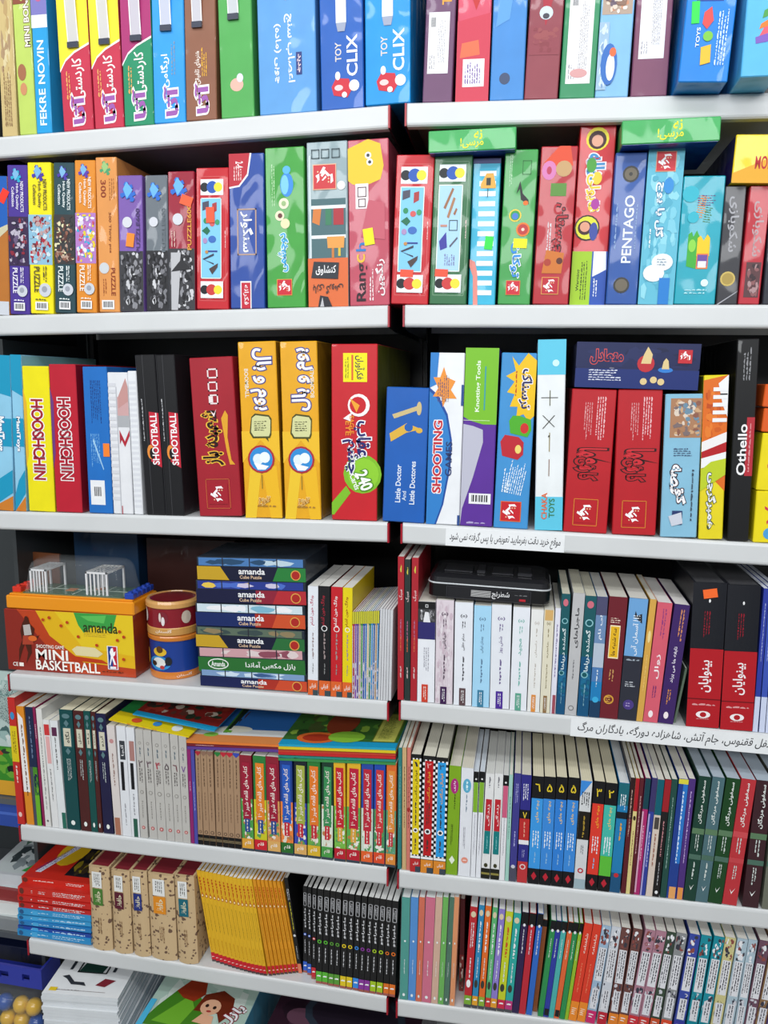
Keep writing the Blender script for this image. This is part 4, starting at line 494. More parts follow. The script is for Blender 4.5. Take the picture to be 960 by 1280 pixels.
thing_box(0.0765,0.004,0.0428,0.2336,0.25,0.0136,'5a2e94','lime and purple craft tool box with barcode, right bay, third shelf',[('p',[(0,0.62),(0.2,0.6),(0.6,0.58),(1,0.58),(1,1),(0,1)],'76b82a'),('p',[(0,0),(0.05,0.1),(0.35,0.28),(0.62,0.48),(0.6,0.55),(0.3,0.57),(0,0.58)],'b8b8c8'),('t','Knotting Tools',0.42,0.79,0.16,0.28,90,'e8f0e0'),('r',0.6,0.66,0.64,0.9,'3a9aa0'),('w',0,0.6,0.8,0.605,1,'e0f0c8'),('b',0.25,0.13,0.92,0.19),('q',0.5,0.02,0.6,0.02,0,'a89ac8',1)],dz=0.0004)
thing_box(0.1211,0.004,0.0448,0.2285,0.25,0.0215,'3f8ecb','blue game box with yellow starburst and red monster cup, right bay, third shelf',[('p',[(0.3,0.98),(0.5,0.93),(0.75,1),(1,0.96),(1,0.65),(0.85,0.62),(0.7,0.66),(0.5,0.64),(0.52,0.7),(0.3,0.7),(0.42,0.77),(0.2,0.78),(0.4,0.84),(0.15,0.87),(0.42,0.9)],'e8bc1c'),('t','ترسناک',0.72,0.8,0.34,0.22,-90,'2a2a5a','f0ecf4'),('q',0.45,0.83,0.08,0.14,90,'b83a2a',1),('p',[(0.3,0.62),(0.35,0.55),(0.85,0.53),(0.95,0.57),(0.92,0.63),(0.6,0.65),(0.4,0.65)],'4ca82a'),('e',0.75,0.58,0.12,0.03,'c82a2a'),('p',[(0.08,0.5),(0.15,0.42),(0.6,0.4),(0.75,0.43),(0.75,0.5),(0.6,0.53),(0.2,0.54)],'b82430'),('e',0.6,0.46,0.09,0.025,'e8d070'),('q',0.6,0.3,0.5,0.2,80,'dceaf4',3),('q',0.3,0.28,0.2,0.14,85,'e8f2f8',1),('g',0.48,0.1,0.6,90,'c4202a','d86a30')],dz=0.0004)
thing_box(0.1753,0.004,0.0352,0.2456,0.25,-0.0175,'e4e8ea','tall white toy box with sky blue ends, right bay, third shelf',[('r',0,0.82,1,1,'5cc0dc'),('r',0,0,1,0.18,'5cc0dc'),('c',0.65,0.88,0.12,'c8ecf4'),('r',0.15,0.7,0.75,0.704,'3a3a30'),('r',0.45,0.66,0.48,0.74,'5a5a3a'),('p',[(0.2,0.61),(0.24,0.61),(0.66,0.55),(0.62,0.55)],'3a3a30'),('p',[(0.62,0.61),(0.66,0.61),(0.24,0.54),(0.2,0.54)],'3a3a30'),('r',0.46,0.42,0.49,0.52,'8a7a3a'),('r',0.46,0.29,0.49,0.38,'8a6a5a'),('t','CHAKA',0.33,0.13,0.2,0.14,90,'d8602a'),('t','TOYS',0.6,0.12,0.2,0.1,90,'3a7a4a'),('q',0.45,0.5,0.06,0.02,0,'3a3a30',1)],dz=0.0004)
thing_box(0.212,0.004,0.055,0.1853,0.22,0.0232,'b51c26','first from left, bright red wrapped game box with black outlined script, right bay, third shelf',PRINT4,group='red wrapped game boxes',dz=0.0005)
thing_box(0.2741,0.004,0.0539,0.186,0.22,-0.0063,'b51c26','second from left, bright red wrapped game box with black outlined script, right bay, third shelf',PRINT4,group='red wrapped game boxes',dz=0.0004)
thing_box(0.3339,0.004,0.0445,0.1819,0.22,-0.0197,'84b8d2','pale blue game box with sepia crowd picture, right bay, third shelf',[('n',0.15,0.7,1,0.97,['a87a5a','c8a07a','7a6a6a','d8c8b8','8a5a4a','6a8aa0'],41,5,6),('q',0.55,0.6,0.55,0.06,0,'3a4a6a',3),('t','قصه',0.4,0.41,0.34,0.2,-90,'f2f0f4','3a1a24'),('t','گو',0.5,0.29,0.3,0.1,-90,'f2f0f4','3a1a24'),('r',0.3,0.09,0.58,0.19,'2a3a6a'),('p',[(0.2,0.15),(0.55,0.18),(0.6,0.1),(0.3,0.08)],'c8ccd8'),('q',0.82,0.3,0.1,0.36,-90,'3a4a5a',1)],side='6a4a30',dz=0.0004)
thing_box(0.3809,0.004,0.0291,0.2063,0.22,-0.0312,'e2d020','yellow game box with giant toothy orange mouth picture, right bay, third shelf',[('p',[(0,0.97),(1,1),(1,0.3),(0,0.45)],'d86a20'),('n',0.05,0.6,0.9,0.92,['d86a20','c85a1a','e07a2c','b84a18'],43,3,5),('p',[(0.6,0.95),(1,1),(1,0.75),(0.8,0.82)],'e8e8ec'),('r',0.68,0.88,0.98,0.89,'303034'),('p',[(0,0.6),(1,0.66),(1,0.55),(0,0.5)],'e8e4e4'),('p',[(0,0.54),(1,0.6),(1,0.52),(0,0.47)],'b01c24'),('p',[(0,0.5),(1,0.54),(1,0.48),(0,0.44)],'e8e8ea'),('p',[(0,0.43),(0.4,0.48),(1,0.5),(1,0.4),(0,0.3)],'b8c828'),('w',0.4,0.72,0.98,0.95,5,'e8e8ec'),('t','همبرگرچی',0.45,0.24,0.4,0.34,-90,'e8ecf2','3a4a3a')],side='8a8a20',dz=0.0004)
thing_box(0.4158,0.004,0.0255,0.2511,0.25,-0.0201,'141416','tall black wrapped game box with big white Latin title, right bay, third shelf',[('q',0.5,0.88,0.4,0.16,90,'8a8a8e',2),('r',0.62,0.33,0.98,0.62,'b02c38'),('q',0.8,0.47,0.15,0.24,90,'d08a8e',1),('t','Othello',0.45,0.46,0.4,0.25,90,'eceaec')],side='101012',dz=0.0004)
thing_box(0.4464,0.004,0.0463,0.0654,0.2,-0.0003,'e8d418','lower yellow carton at right frame edge, right bay, third shelf',[('t','A',0.4,0.55,0.25,0.35,-80,'c8384a'),('c',0.4,0.18,0.16,'4a9ad0')],name='carton',dz=0.0004)
cur[:] = ['L', 4]
thing_book(-0.1168,0.004,0.0147,0.1602,0.14,0.0137,'dfe3ea','white paperback with red title and orange foot, left bay, fourth shelf',[('t','وبلاگ خون آشام',0.42,0.78,0.42,0.27,90,'b02a4a'),('c',0.5,0.62,0.26,'f0f0f0'),('c',0.5,0.62,0.2,'dfe3ea'),('q',0.5,0.46,0.3,0.24,-90,'9a8a8a',1),('q',0.5,0.25,0.2,0.1,-90,'8a8a8a',1),('r',0,0,1,0.14,'d8622c'),('r',0.5,0,1,0.05,'3a4a50'),('t','قدیانی',0.5,0.085,0.6,0.05,0,'f0e8e0')],pages='e8e6e0',group='vampire paperbacks',dz=0.0007)
thing_book(-0.1001,0.004,0.0166,0.1609,0.14,0.0042,'16161a','black paperback with dark red title and orange foot, left bay, fourth shelf',[('t','وبلاگ خون آشام',0.42,0.78,0.42,0.27,90,'a82a3a'),('c',0.5,0.62,0.26,'f0f0f0'),('c',0.5,0.62,0.2,'16161a'),('q',0.5,0.46,0.3,0.24,-90,'9a8a8a',1),('q',0.5,0.25,0.2,0.1,-90,'8a8a8a',1),('r',0,0,1,0.14,'d8622c'),('r',0.5,0,1,0.05,'3a4a50'),('t','قدیانی',0.5,0.085,0.6,0.05,0,'f0e8e0')],pages='e8e6e0',group='vampire paperbacks',dz=0.0006)
thing_book(-0.0829,0.004,0.0164,0.1606,0.14,0.0127,'c01c26','red paperback with white title and orange foot, left bay, fourth shelf',[('t','وبلاگ خون آشام',0.42,0.78,0.42,0.27,90,'e8e4e4'),('c',0.5,0.62,0.26,'f0f0f0'),('c',0.5,0.62,0.2,'c01c26'),('q',0.5,0.46,0.3,0.24,-90,'9a8a8a',1),('q',0.5,0.25,0.2,0.1,-90,'8a8a8a',1),('r',0,0,1,0.14,'d8622c'),('r',0.5,0,1,0.05,'3a4a50'),('t','قدیانی',0.5,0.085,0.6,0.05,0,'f0e8e0')],pages='e8e6e0',group='vampire paperbacks',dz=0.0007)
thing_book(-0.0657,0.004,0.0137,0.1602,0.14,0.0112,'e0cc10','yellow paperback with brown title and orange foot, left bay, fourth shelf',[('t','وبلاگ خون آشام',0.42,0.78,0.42,0.27,90,'8a3020'),('c',0.5,0.62,0.26,'f0f0f0'),('c',0.5,0.62,0.2,'e0cc10'),('q',0.5,0.46,0.3,0.24,-90,'9a8a8a',1),('q',0.5,0.25,0.2,0.1,-90,'8a8a8a',1),('r',0,0,1,0.14,'d8622c'),('r',0.5,0,1,0.05,'3a4a50'),('t','قدیانی',0.5,0.085,0.6,0.05,0,'f0e8e0')],pages='e8e6e0',group='vampire paperbacks',dz=0.0007)
thing_book(-0.0511,0.004,0.0025,0.1264,0.14,0.0076,'a82838','first from left, thin booklet with yellow-green cap, left bay, fourth shelf',[('r',0,0.86,1,1,'c0bc38'),('r',0,0,0.25,0.84,'e4e4e8'),('n',0.25,0,1,0.45,['a82838','c8c8d8','a82838','9aa0b8'],0,1,6)],name='booklet',cat='booklet',pages='eeeeee',group='thin booklets with yellow-green caps',dz=0.0004)
thing_book(-0.0482,0.0041,0.0025,0.1266,0.14,0.0086,'7a3a9a','second from left, thin booklet with yellow-green cap, left bay, fourth shelf',[('r',0,0.86,1,1,'c0bc38'),('r',0,0,0.25,0.84,'e4e4e8'),('n',0.25,0,1,0.45,['7a3a9a','c8c8d8','7a3a9a','9aa0b8'],1,1,6)],name='booklet',cat='booklet',pages='eeeeee',group='thin booklets with yellow-green caps',dz=0.0004)
thing_book(-0.0454,0.0042,0.0025,0.1269,0.14,0.0095,'5a3a8a','third from left, thin booklet with yellow-green cap, left bay, fourth shelf',[('r',0,0.86,1,1,'c0bc38'),('r',0,0,0.25,0.84,'e4e4e8'),('n',0.25,0,1,0.45,['5a3a8a','c8c8d8','5a3a8a','9aa0b8'],2,1,6)],name='booklet',cat='booklet',pages='eeeeee',group='thin booklets with yellow-green caps',dz=0.0004)
thing_book(-0.0425,0.0043,0.0025,0.1271,0.14,0.0105,'b89a7a','fourth from left, thin booklet with yellow-green cap, left bay, fourth shelf',[('r',0,0.86,1,1,'c0bc38'),('r',0,0,0.25,0.84,'e4e4e8'),('n',0.25,0,1,0.45,['b89a7a','c8c8d8','b89a7a','9aa0b8'],3,1,6)],name='booklet',cat='booklet',pages='eeeeee',group='thin booklets with yellow-green caps',dz=0.0004)
thing_book(-0.0397,0.0044,0.0025,0.1274,0.14,0.0115,'3a8a3a','fifth from left, thin booklet with yellow-green cap, left bay, fourth shelf',[('r',0,0.86,1,1,'c0bc38'),('r',0,0,0.25,0.84,'e4e4e8'),('n',0.25,0,1,0.45,['3a8a3a','c8c8d8','3a8a3a','9aa0b8'],4,1,6)],name='booklet',cat='booklet',pages='eeeeee',group='thin booklets with yellow-green caps',dz=0.0004)
thing_book(-0.0369,0.0045,0.0025,0.1276,0.14,0.0124,'2a4a9a','sixth from left, thin booklet with yellow-green cap, left bay, fourth shelf',[('r',0,0.86,1,1,'c0bc38'),('r',0,0,0.25,0.84,'e4e4e8'),('n',0.25,0,1,0.45,['2a4a9a','c8c8d8','2a4a9a','9aa0b8'],5,1,6)],name='booklet',cat='booklet',pages='eeeeee',group='thin booklets with yellow-green caps',dz=0.0004)
thing_book(-0.034,0.0046,0.0025,0.1278,0.14,0.0133,'2a6ab0','seventh from left, thin booklet with yellow-green cap, left bay, fourth shelf',[('r',0,0.86,1,1,'c0bc38'),('r',0,0,0.25,0.84,'e4e4e8'),('n',0.25,0,1,0.45,['2a6ab0','c8c8d8','2a6ab0','9aa0b8'],6,1,6)],name='booklet',cat='booklet',pages='eeeeee',group='thin booklets with yellow-green caps',dz=0.0005)
thing_book(-0.0312,0.0047,0.0025,0.1281,0.14,0.0143,'c8b890','eighth from left, thin booklet with yellow-green cap, left bay, fourth shelf',[('r',0,0.86,1,1,'c0bc38'),('r',0,0,0.25,0.84,'e4e4e8'),('n',0.25,0,1,0.45,['c8b890','c8c8d8','c8b890','9aa0b8'],7,1,6)],name='booklet',cat='booklet',pages='eeeeee',group='thin booklets with yellow-green caps',dz=0.0005)
thing_book(-0.0284,0.0048,0.0025,0.1283,0.14,0.0152,'2a7a4a','ninth from left, thin booklet with yellow-green cap, left bay, fourth shelf',[('r',0,0.86,1,1,'c0bc38'),('r',0,0,0.25,0.84,'e4e4e8'),('n',0.25,0,1,0.45,['2a7a4a','c8c8d8','2a7a4a','9aa0b8'],8,1,6)],name='booklet',cat='booklet',pages='eeeeee',group='thin booklets with yellow-green caps',dz=0.0005)
thing_book(-0.0256,0.0049,0.0025,0.1286,0.14,0.0161,'3a8ac0','tenth from left, thin booklet with yellow-green cap, left bay, fourth shelf',[('r',0,0.86,1,1,'c0bc38'),('r',0,0,0.25,0.84,'e4e4e8'),('n',0.25,0,1,0.45,['3a8ac0','c8c8d8','3a8ac0','9aa0b8'],9,1,6)],name='booklet',cat='booklet',pages='eeeeee',group='thin booklets with yellow-green caps',dz=0.0005)
thing_book(-0.0227,0.005,0.0025,0.1288,0.14,0.017,'2a5a9a','eleventh from left, thin booklet with yellow-green cap, left bay, fourth shelf',[('r',0,0.86,1,1,'c0bc38'),('r',0,0,0.25,0.84,'e4e4e8'),('n',0.25,0,1,0.45,['2a5a9a','c8c8d8','2a5a9a','9aa0b8'],10,1,6)],name='booklet',cat='booklet',pages='eeeeee',group='thin booklets with yellow-green caps',dz=0.0005)
thing_book(-0.0199,0.0051,0.0025,0.129,0.14,0.0179,'a88a6a','twelfth from left, thin booklet with yellow-green cap, left bay, fourth shelf',[('r',0,0.86,1,1,'c0bc38'),('r',0,0,0.25,0.84,'e4e4e8'),('n',0.25,0,1,0.45,['a88a6a','c8c8d8','a88a6a','9aa0b8'],11,1,6)],name='booklet',cat='booklet',pages='eeeeee',group='thin booklets with yellow-green caps',dz=0.0005)
thing_book(-0.0171,0.0052,0.0026,0.1293,0.14,0.0188,'3a78a8','thirteenth from left, thin booklet with yellow-green cap, left bay, fourth shelf',[('r',0,0.86,1,1,'c0bc38'),('r',0,0,0.25,0.84,'e4e4e8'),('n',0.25,0,1,0.45,['3a78a8','c8c8d8','3a78a8','9aa0b8'],12,1,6)],name='booklet',cat='booklet',pages='eeeeee',group='thin booklets with yellow-green caps',dz=0.0005)
thing_book(-0.014,0.004,0.0031,0.1331,0.145,0.0255,'c9cace','first from left, plain white booklet, spine turned inward, left bay, fourth shelf',[],name='booklet',cat='booklet',pages='eeeeee',group='plain white booklets',dz=0.0005)
thing_book(-0.0102,0.004,0.0031,0.1327,0.145,0.0242,'c9cace','second from left, plain white booklet, spine turned inward, left bay, fourth shelf',[],name='booklet',cat='booklet',pages='eeeeee',group='plain white booklets',dz=0.0005)
thing_book(-0.0064,0.004,0.0031,0.1323,0.145,0.0229,'c9cace','third from left, plain white booklet, spine turned inward, left bay, fourth shelf',[],name='booklet',cat='booklet',pages='eeeeee',group='plain white booklets',dz=0.0005)
thing_book(-0.0026,0.004,0.0031,0.1319,0.145,0.0215,'c9cace','fourth from left, plain white booklet, spine turned inward, left bay, fourth shelf',[],name='booklet',cat='booklet',pages='eeeeee',group='plain white booklets',dz=0.0005)
thing_book(0.0012,0.004,0.0036,0.1315,0.145,0.0202,'c9cace','fifth from left, plain white booklet, spine turned inward, left bay, fourth shelf',[],name='booklet',cat='booklet',pages='eeeeee',group='plain white booklets',dz=0.0005)
cur[:] = ['R', 4]
thing_book(-0.0054,0.004,0.0085,0.2049,0.145,-0.0065,'a8202c','first from left, tall thin dark red hardback, right bay, fourth shelf',PRINT5,pages='d8d4ce',group='tall thin hardbacks',dz=0.0004)
thing_book(0.0043,0.004,0.0077,0.2016,0.145,-0.0078,'243230','tall thin blackish green hardback, right bay, fourth shelf',PRINT5,pages='d8d4ce',group='tall thin hardbacks',dz=0.0004)
thing_book(0.0127,0.004,0.0091,0.2044,0.145,-0.0004,'a8202c','second from left, tall thin dark red hardback, right bay, fourth shelf',PRINT5,pages='d8d4ce',group='tall thin hardbacks',dz=0.0004)
thing_book(0.0224,0.004,0.0236,0.144,0.145,-0.0015,'e4e6ec','white paperback with group photo and navy block on top, right bay, fourth shelf',[('r',0,0.63,1,1,'2e2a68'),('r',0,0.93,1,1,'1a1a1c'),('n',0,0.8,1,0.93,['3a3a3c','8a8a8e','c8c8cc','5a5a5e'],5,7,3),('p',[(0.3,0.8),(0.4,0.9),(0.6,0.9),(0.72,0.8)],'e0e0e4'),('q',0.5,0.42,0.35,0.26,-90,'9a9aa4',2),('r',0.25,0,0.62,0.18,'c8402c'),('q',0.43,0.09,0.2,0.14,-90,'f0dcd4',2),('f',0.42,0.945,0.58,0.975,'e8e8ea',0.03)],dz=0.0004)
thing_book(0.0473,0.004,0.0238,0.148,0.145,-0.0015,'d8ccd4','pinkish grey patterned paperback, right bay, fourth shelf',[('n',0,0,1,1,['d8ccd4','cfc0ca','dfd6dc','c8b4c0'],8,6,30),('t','(ه)',0.5,0.87,0.36,0.035,0,'5a4a5a'),('q',0.5,0.78,0.25,0.08,-90,'5a4a5a',1),('t','خیابانی',0.5,0.62,0.2,0.16,90,'5a4a5a'),('q',0.5,0.36,0.18,0.24,-90,'5a4a5a',1),('r',0.3,0,0.66,0.17,'3a1a4a'),('q',0.48,0.085,0.2,0.13,-90,'e8e8ea',2)],dz=0.0004)
thing_book(0.0733,0.004,0.0243,0.1464,0.145,-0.0049,'e2e5ec','white paperback with brown foot label, right bay, fourth shelf',[('t','(ه)',0.5,0.87,0.36,0.035,0,'4a4a50'),('q',0.5,0.78,0.25,0.08,-90,'4a4a50',1),('t','مدام عقلی',0.5,0.62,0.2,0.16,90,'4a4a50'),('q',0.5,0.36,0.18,0.24,-90,'4a4a50',1),('r',0.3,0,0.66,0.17,'5a4448'),('q',0.48,0.085,0.2,0.13,-90,'e8e8ea',2)],dz=0.0004)
thing_book(0.0987,0.004,0.0231,0.1438,0.145,-0.0007,'a2d2ee','light blue paperback among the white ones, right bay, fourth shelf',[('t','(ه)',0.5,0.87,0.36,0.035,0,'5a7a98'),('q',0.5,0.78,0.25,0.08,-90,'5a7a98',1),('t','چمدان ایرانی',0.5,0.62,0.2,0.16,90,'5a7a98'),('q',0.5,0.36,0.18,0.24,-90,'5a7a98',1),('r',0.3,0,0.66,0.17,'3a7a9a'),('q',0.48,0.085,0.2,0.13,-90,'e8e8ea',2)],dz=0.0004)
thing_book(0.1229,0.004,0.0262,0.1466,0.145,-0.0045,'e0e3ea','white paperback with violet foot label, right bay, fourth shelf',[('t','(ه)',0.5,0.87,0.36,0.035,0,'6a5a8a'),('q',0.5,0.78,0.25,0.08,-90,'6a5a8a',1),('t','شش روز',0.5,0.62,0.2,0.16,90,'6a5a8a'),('q',0.5,0.36,0.18,0.24,-90,'6a5a8a',1),('r',0.3,0,0.66,0.17,'4a2a92'),('q',0.48,0.085,0.2,0.13,-90,'e8e8ea',2)],dz=0.0004)
thing_book(0.1501,0.004,0.0223,0.1453,0.145,0.0064,'e2e5ec','white paperback with sea green foot label, right bay, fourth shelf',[('t','(ه)',0.5,0.87,0.36,0.035,0,'6ab0a4'),('q',0.5,0.78,0.25,0.08,-90,'6ab0a4',1),('t','مجید',0.5,0.62,0.2,0.16,90,'6ab0a4'),('q',0.5,0.36,0.18,0.24,-90,'6ab0a4',1),('r',0.3,0,0.66,0.17,'5aa08a'),('q',0.48,0.085,0.2,0.13,-90,'e8e8ea',2)],dz=0.0004)
thing_book(0.1736,0.004,0.0162,0.1437,0.145,0.0093,'e4e4e2','white paperback with orange foot label, right bay, fourth shelf',[('t','(ه)',0.5,0.87,0.36,0.035,0,'b8b0a8'),('q',0.5,0.78,0.25,0.08,-90,'b8b0a8',1),('t','داستان',0.5,0.62,0.2,0.16,90,'b8b0a8'),('q',0.5,0.36,0.18,0.24,-90,'b8b0a8',1),('r',0.3,0,0.66,0.17,'d88a3a'),('q',0.48,0.085,0.2,0.13,-90,'e8e8ea',2)],dz=0.0004)
thing_book(0.1906,0.004,0.0132,0.1444,0.145,0.0081,'dcd6c0','cream paperback with brown foot label, right bay, fourth shelf',[('r',0.1,0.9,0.9,1,'d0a868'),('t','(ه)',0.5,0.87,0.36,0.035,0,'8a8060'),('q',0.5,0.78,0.25,0.08,-90,'8a8060',1),('t','خاطره',0.5,0.62,0.2,0.16,90,'8a8060'),('q',0.5,0.36,0.18,0.24,-90,'8a8060',1),('r',0.3,0,0.66,0.17,'8a6a44'),('q',0.48,0.085,0.2,0.13,-90,'e8e8ea',2)],dz=0.0004)
thing_book(0.2045,0.004,0.0069,0.1477,0.145,0.0121,'dcdce8','thin lilac white paperback with dull red foot, right bay, fourth shelf',[('q',0.5,0.6,0.4,0.5,-90,'7a6a9a',1),('r',0.3,0,0.9,0.18,'9a4a58')],dz=0.0004)
thing_book(0.2123,0.004,0.0111,0.1679,0.145,0.0092,'14545c','first from left, dark teal novel with white Persian title, right bay, fourth shelf',PRINT6,pages='d8d4c0',group='dark teal novels',dz=0.0004)
thing_book(0.2239,0.004,0.0151,0.17,0.145,0.0276,'b8b8ba','pale grey novel with brush script title, right bay, fourth shelf',[('t','ماجراهای',0.5,0.72,0.4,0.32,90,'303034'),('q',0.45,0.38,0.2,0.16,-90,'6a6a6e',1),('c',0.5,0.06,0.24,'5a5a5e'),('c',0.5,0.06,0.18,'b8b8ba')],pages='d8d4c0',dz=0.0006)
thing_book(0.2401,0.004,0.0145,0.1673,0.145,0.0256,'14545c','second from left, dark teal novel with white Persian title, right bay, fourth shelf',PRINT6,pages='d8d4c0',group='dark teal novels',dz=0.0005)
thing_book(0.2556,0.004,0.0138,0.1672,0.145,0.0226,'4a78b0','blue novel fading to cloud and deep sea, right bay, fourth shelf',[('r',0,0.85,1,1,'4a4a6a'),('r',0,0.62,1,0.85,'6a88b0'),('r',0,0.42,1,0.62,'b0bccc'),('r',0,0.14,1,0.3,'1f7ab4'),('r',0,0,1,0.14,'1a3a5a'),('c',0.5,0.15,0.3,'3aa8d8'),('t','بی نام',0.5,0.75,0.4,0.2,90,'dfe6ee'),('q',0.5,0.33,0.3,0.14,-90,'d8e4ec',1)],pages='d8d6d0',dz=0.0005)
thing_book(0.2698,0.004,0.0232,0.1684,0.145,0.0308,'6a1a26','maroon novel with yellow title plaque and gold crest, right bay, fourth shelf',[('q',0.45,0.81,0.55,0.05,0,'e0c8b8',3),('r',0.18,0.5,0.74,0.77,'efe0b8'),('r',0.22,0.51,0.7,0.76,'e0b020'),('t','سه شنبه ها',0.46,0.635,0.26,0.22,90,'3a1a14'),('q',0.45,0.36,0.3,0.1,-90,'c0905a',2),('c',0.42,0.16,0.28,'d09a3a'),('c',0.42,0.16,0.2,'6a1a26'),('q',0.42,0.16,0.3,0.05,0,'e0b050',1)],pages='dcd8cc',dz=0.0007)
thing_book(0.2935,0.004,0.0236,0.168,0.145,0.0411,'2a2c38','novel with sky blue upper half and dark foot, right bay, fourth shelf',[('r',0,0.53,1,1,'6a9ed0'),('p',[(0.35,0.85),(0.8,0.8),(0.75,0.88),(0.5,0.86),(0.4,0.9)],'202028'),('q',0.5,0.84,0.4,0.06,0,'e0e8f0',2),('t','آسمان آبی',0.5,0.67,0.34,0.26,90,'dfe8f2'),('q',0.5,0.5,0.7,0.03,0,'9aa4b0',1),('q',0.5,0.3,0.6,0.05,0,'c8ccd4',2),('c',0.5,0.13,0.3,'4a3a80'),('q',0.5,0.13,0.3,0.04,0,'a89ac8',1)],pages='e0dcd4',dz=0.001)
thing_book(0.3176,0.004,0.0079,0.1682,0.145,0.0532,'d2a24a','thin mustard yellow paperback, right bay, fourth shelf',[('e',0.5,0.7,0.25,0.05,'e8d090'),('q',0.5,0.4,0.3,0.3,-90,'e0bc70',1)],dz=0.0007)
thing_book(0.3263,0.004,0.0183,0.1646,0.145,0.0603,'d25a6c','salmon pink novel with white and purple titles, right bay, fourth shelf',[('q',0.55,0.82,0.35,0.26,-90,'8a3a7a',1),('t','زوال',0.5,0.47,0.34,0.2,90,'f0e4e6'),('q',0.5,0.24,0.3,0.14,-90,'6a2a6a',1),('e',0.45,0.07,0.16,0.03,'f0e4e6')],pages='ece8e4',dz=0.0012)
thing_book(0.3455,0.004,0.019,0.1636,0.145,0.0723,'3a2060','deep purple novel with orange title line, right bay, fourth shelf',[('q',0.6,0.82,0.35,0.28,-90,'d08a5a',1),('t','نابغه ها می پرند',0.5,0.5,0.3,0.3,90,'e8e0ec'),('q',0.45,0.22,0.3,0.14,-90,'d08a4a',1),('e',0.45,0.07,0.16,0.03,'f0e4e6')],pages='ece8e4',dz=0.0014)
thing_book(0.3661,0.01,0.0028,0.0769,0.145,0.1375,'5a6a5a','small thin greenish booklet leaning alone, right bay, fourth shelf',[],name='booklet',cat='booklet',pages='d8e0d8',dz=0.0007)
thing_book(0.3807,0.004,0.0409,0.1947,0.16,-0.009,'15171f','thick black and red classic with orange price sticker, right bay, fourth shelf',[('r',0,0,1,0.55,'ae1a24'),('r',0,0.195,1,0.203,'6a1018'),('t','بینوایان',0.5,0.36,0.38,0.22,90,'f0e8ea'),('q',0.5,0.16,0.7,0.025,0,'d89a9c',1),('e',0.5,0.09,0.22,0.025,'f0e8ea'),('e',0.5,0.09,0.1,0.018,'ae1a24'),('q',0.5,0.06,0.4,0.012,0,'d89a9c',1),('q',0.45,0.7,0.22,0.22,-90,'8a1c2c',1),('e',0.5,0.88,0.03,0.012,'e8e8ea'),('k',0.5,0.93,0.42,0.06,'f0682c',10)],rnd=0.0015,pages='3a3a3e',board=0.003,group='thick two-tone classics',dz=0.0004)
thing_book(0.4235,0.004,0.0398,0.1944,0.16,-0.0149,'15171f','thick black and red classic without sticker, right bay, fourth shelf',[('r',0,0,1,0.55,'ae1a24'),('r',0,0.195,1,0.203,'6a1018'),('t','بینوایان',0.5,0.36,0.38,0.22,90,'f0e8ea'),('q',0.5,0.16,0.7,0.025,0,'d89a9c',1),('e',0.5,0.09,0.22,0.025,'f0e8ea'),('e',0.5,0.09,0.1,0.018,'ae1a24'),('q',0.5,0.06,0.4,0.012,0,'d89a9c',1),('q',0.45,0.7,0.22,0.22,-90,'8a1c2c',1),('e',0.5,0.88,0.03,0.012,'e8e8ea')],rnd=0.0015,pages='3a3a3e',board=0.003,group='thick two-tone classics',dz=0.0004)
thing_book(0.4641,0.004,0.0062,0.192,0.145,0.0001,'2a3a9a','first from left, slim royal blue booklet at right frame edge, right bay, fourth shelf',PRINT7,pages='e0e4ee',group='slim royal blue booklets',dz=0.0004)
thing_book(0.472,0.004,0.0069,0.1925,0.145,-0.0063,'3a52b0','second from left, slim royal blue booklet at right frame edge, right bay, fourth shelf',PRINT7,pages='e0e4ee',group='slim royal blue booklets',dz=0.0004)
thing_book(0.4798,0.004,0.0069,0.193,0.145,-0.0077,'2a3a8a','third from left, slim royal blue booklet at right frame edge, right bay, fourth shelf',PRINT7,pages='e0e4ee',group='slim royal blue booklets',dz=0.0004)
cur[:] = ['L', 5]
thing_book(-0.6044,0.002,0.0123,0.2127,0.16,-0.013,'c02a26','tall red storybook with yellow panel at the end of row, left bay, fifth shelf',[('r',0,0.5,1,0.78,'d8c020'),('q',0.5,0.62,0.5,0.24,-90,'5a4a1a',1),('q',0.5,0.4,0.4,0.14,-90,'e8d0c8',1),('e',0.5,0.86,0.3,0.03,'3a8ac0'),('e',0.5,0.08,0.25,0.02,'e8c0b8')],dz=0.0004)
thing_book(-0.5893,0.004,0.0129,0.1984,0.16,-0.025,'dc8a24','orange storybook with white printed stripe, left bay, fifth shelf',[('p',[(0,0.28),(0.9,0.28),(0.75,0.9),(0.1,0.95)],'e8e6e4'),('q',0.5,0.6,0.4,0.5,-90,'7a5a4a',1),('q',0.5,0.3,0.3,0.1,-90,'3a2a20',1)],dz=0.0004)
thing_book(-0.5756,0.004,0.0129,0.1983,0.16,-0.0157,'1c2848','navy book with bright green foot, left bay, fifth shelf',[('r',0.4,0,1,0.26,'6ab02c'),('r',0,0,0.4,0.5,'4a4a5a'),('n',0.4,0.26,1,0.5,['4a8a2a','1c2848','7ab03a'],3,2,5),('q',0.5,0.75,0.4,0.35,-90,'6a7a9a',1)],dz=0.0004)
thing_book(-0.5606,0.004,0.0042,0.1994,0.15,-0.0238,'8a2050','very thin magenta book, left bay, fifth shelf',[('q',0.5,0.8,0.5,0.12,-90,'e0c8d0',1)],dz=0.0004)
thing_book(-0.5559,0.004,0.0096,0.1972,0.16,-0.0181,'dddcd8','white book with faint grey sketches, left bay, fifth shelf',[('q',0.5,0.5,0.4,0.7,-90,'8a8a8a',1),('c',0.5,0.05,0.2,'6a6a6a')],dz=0.0004)
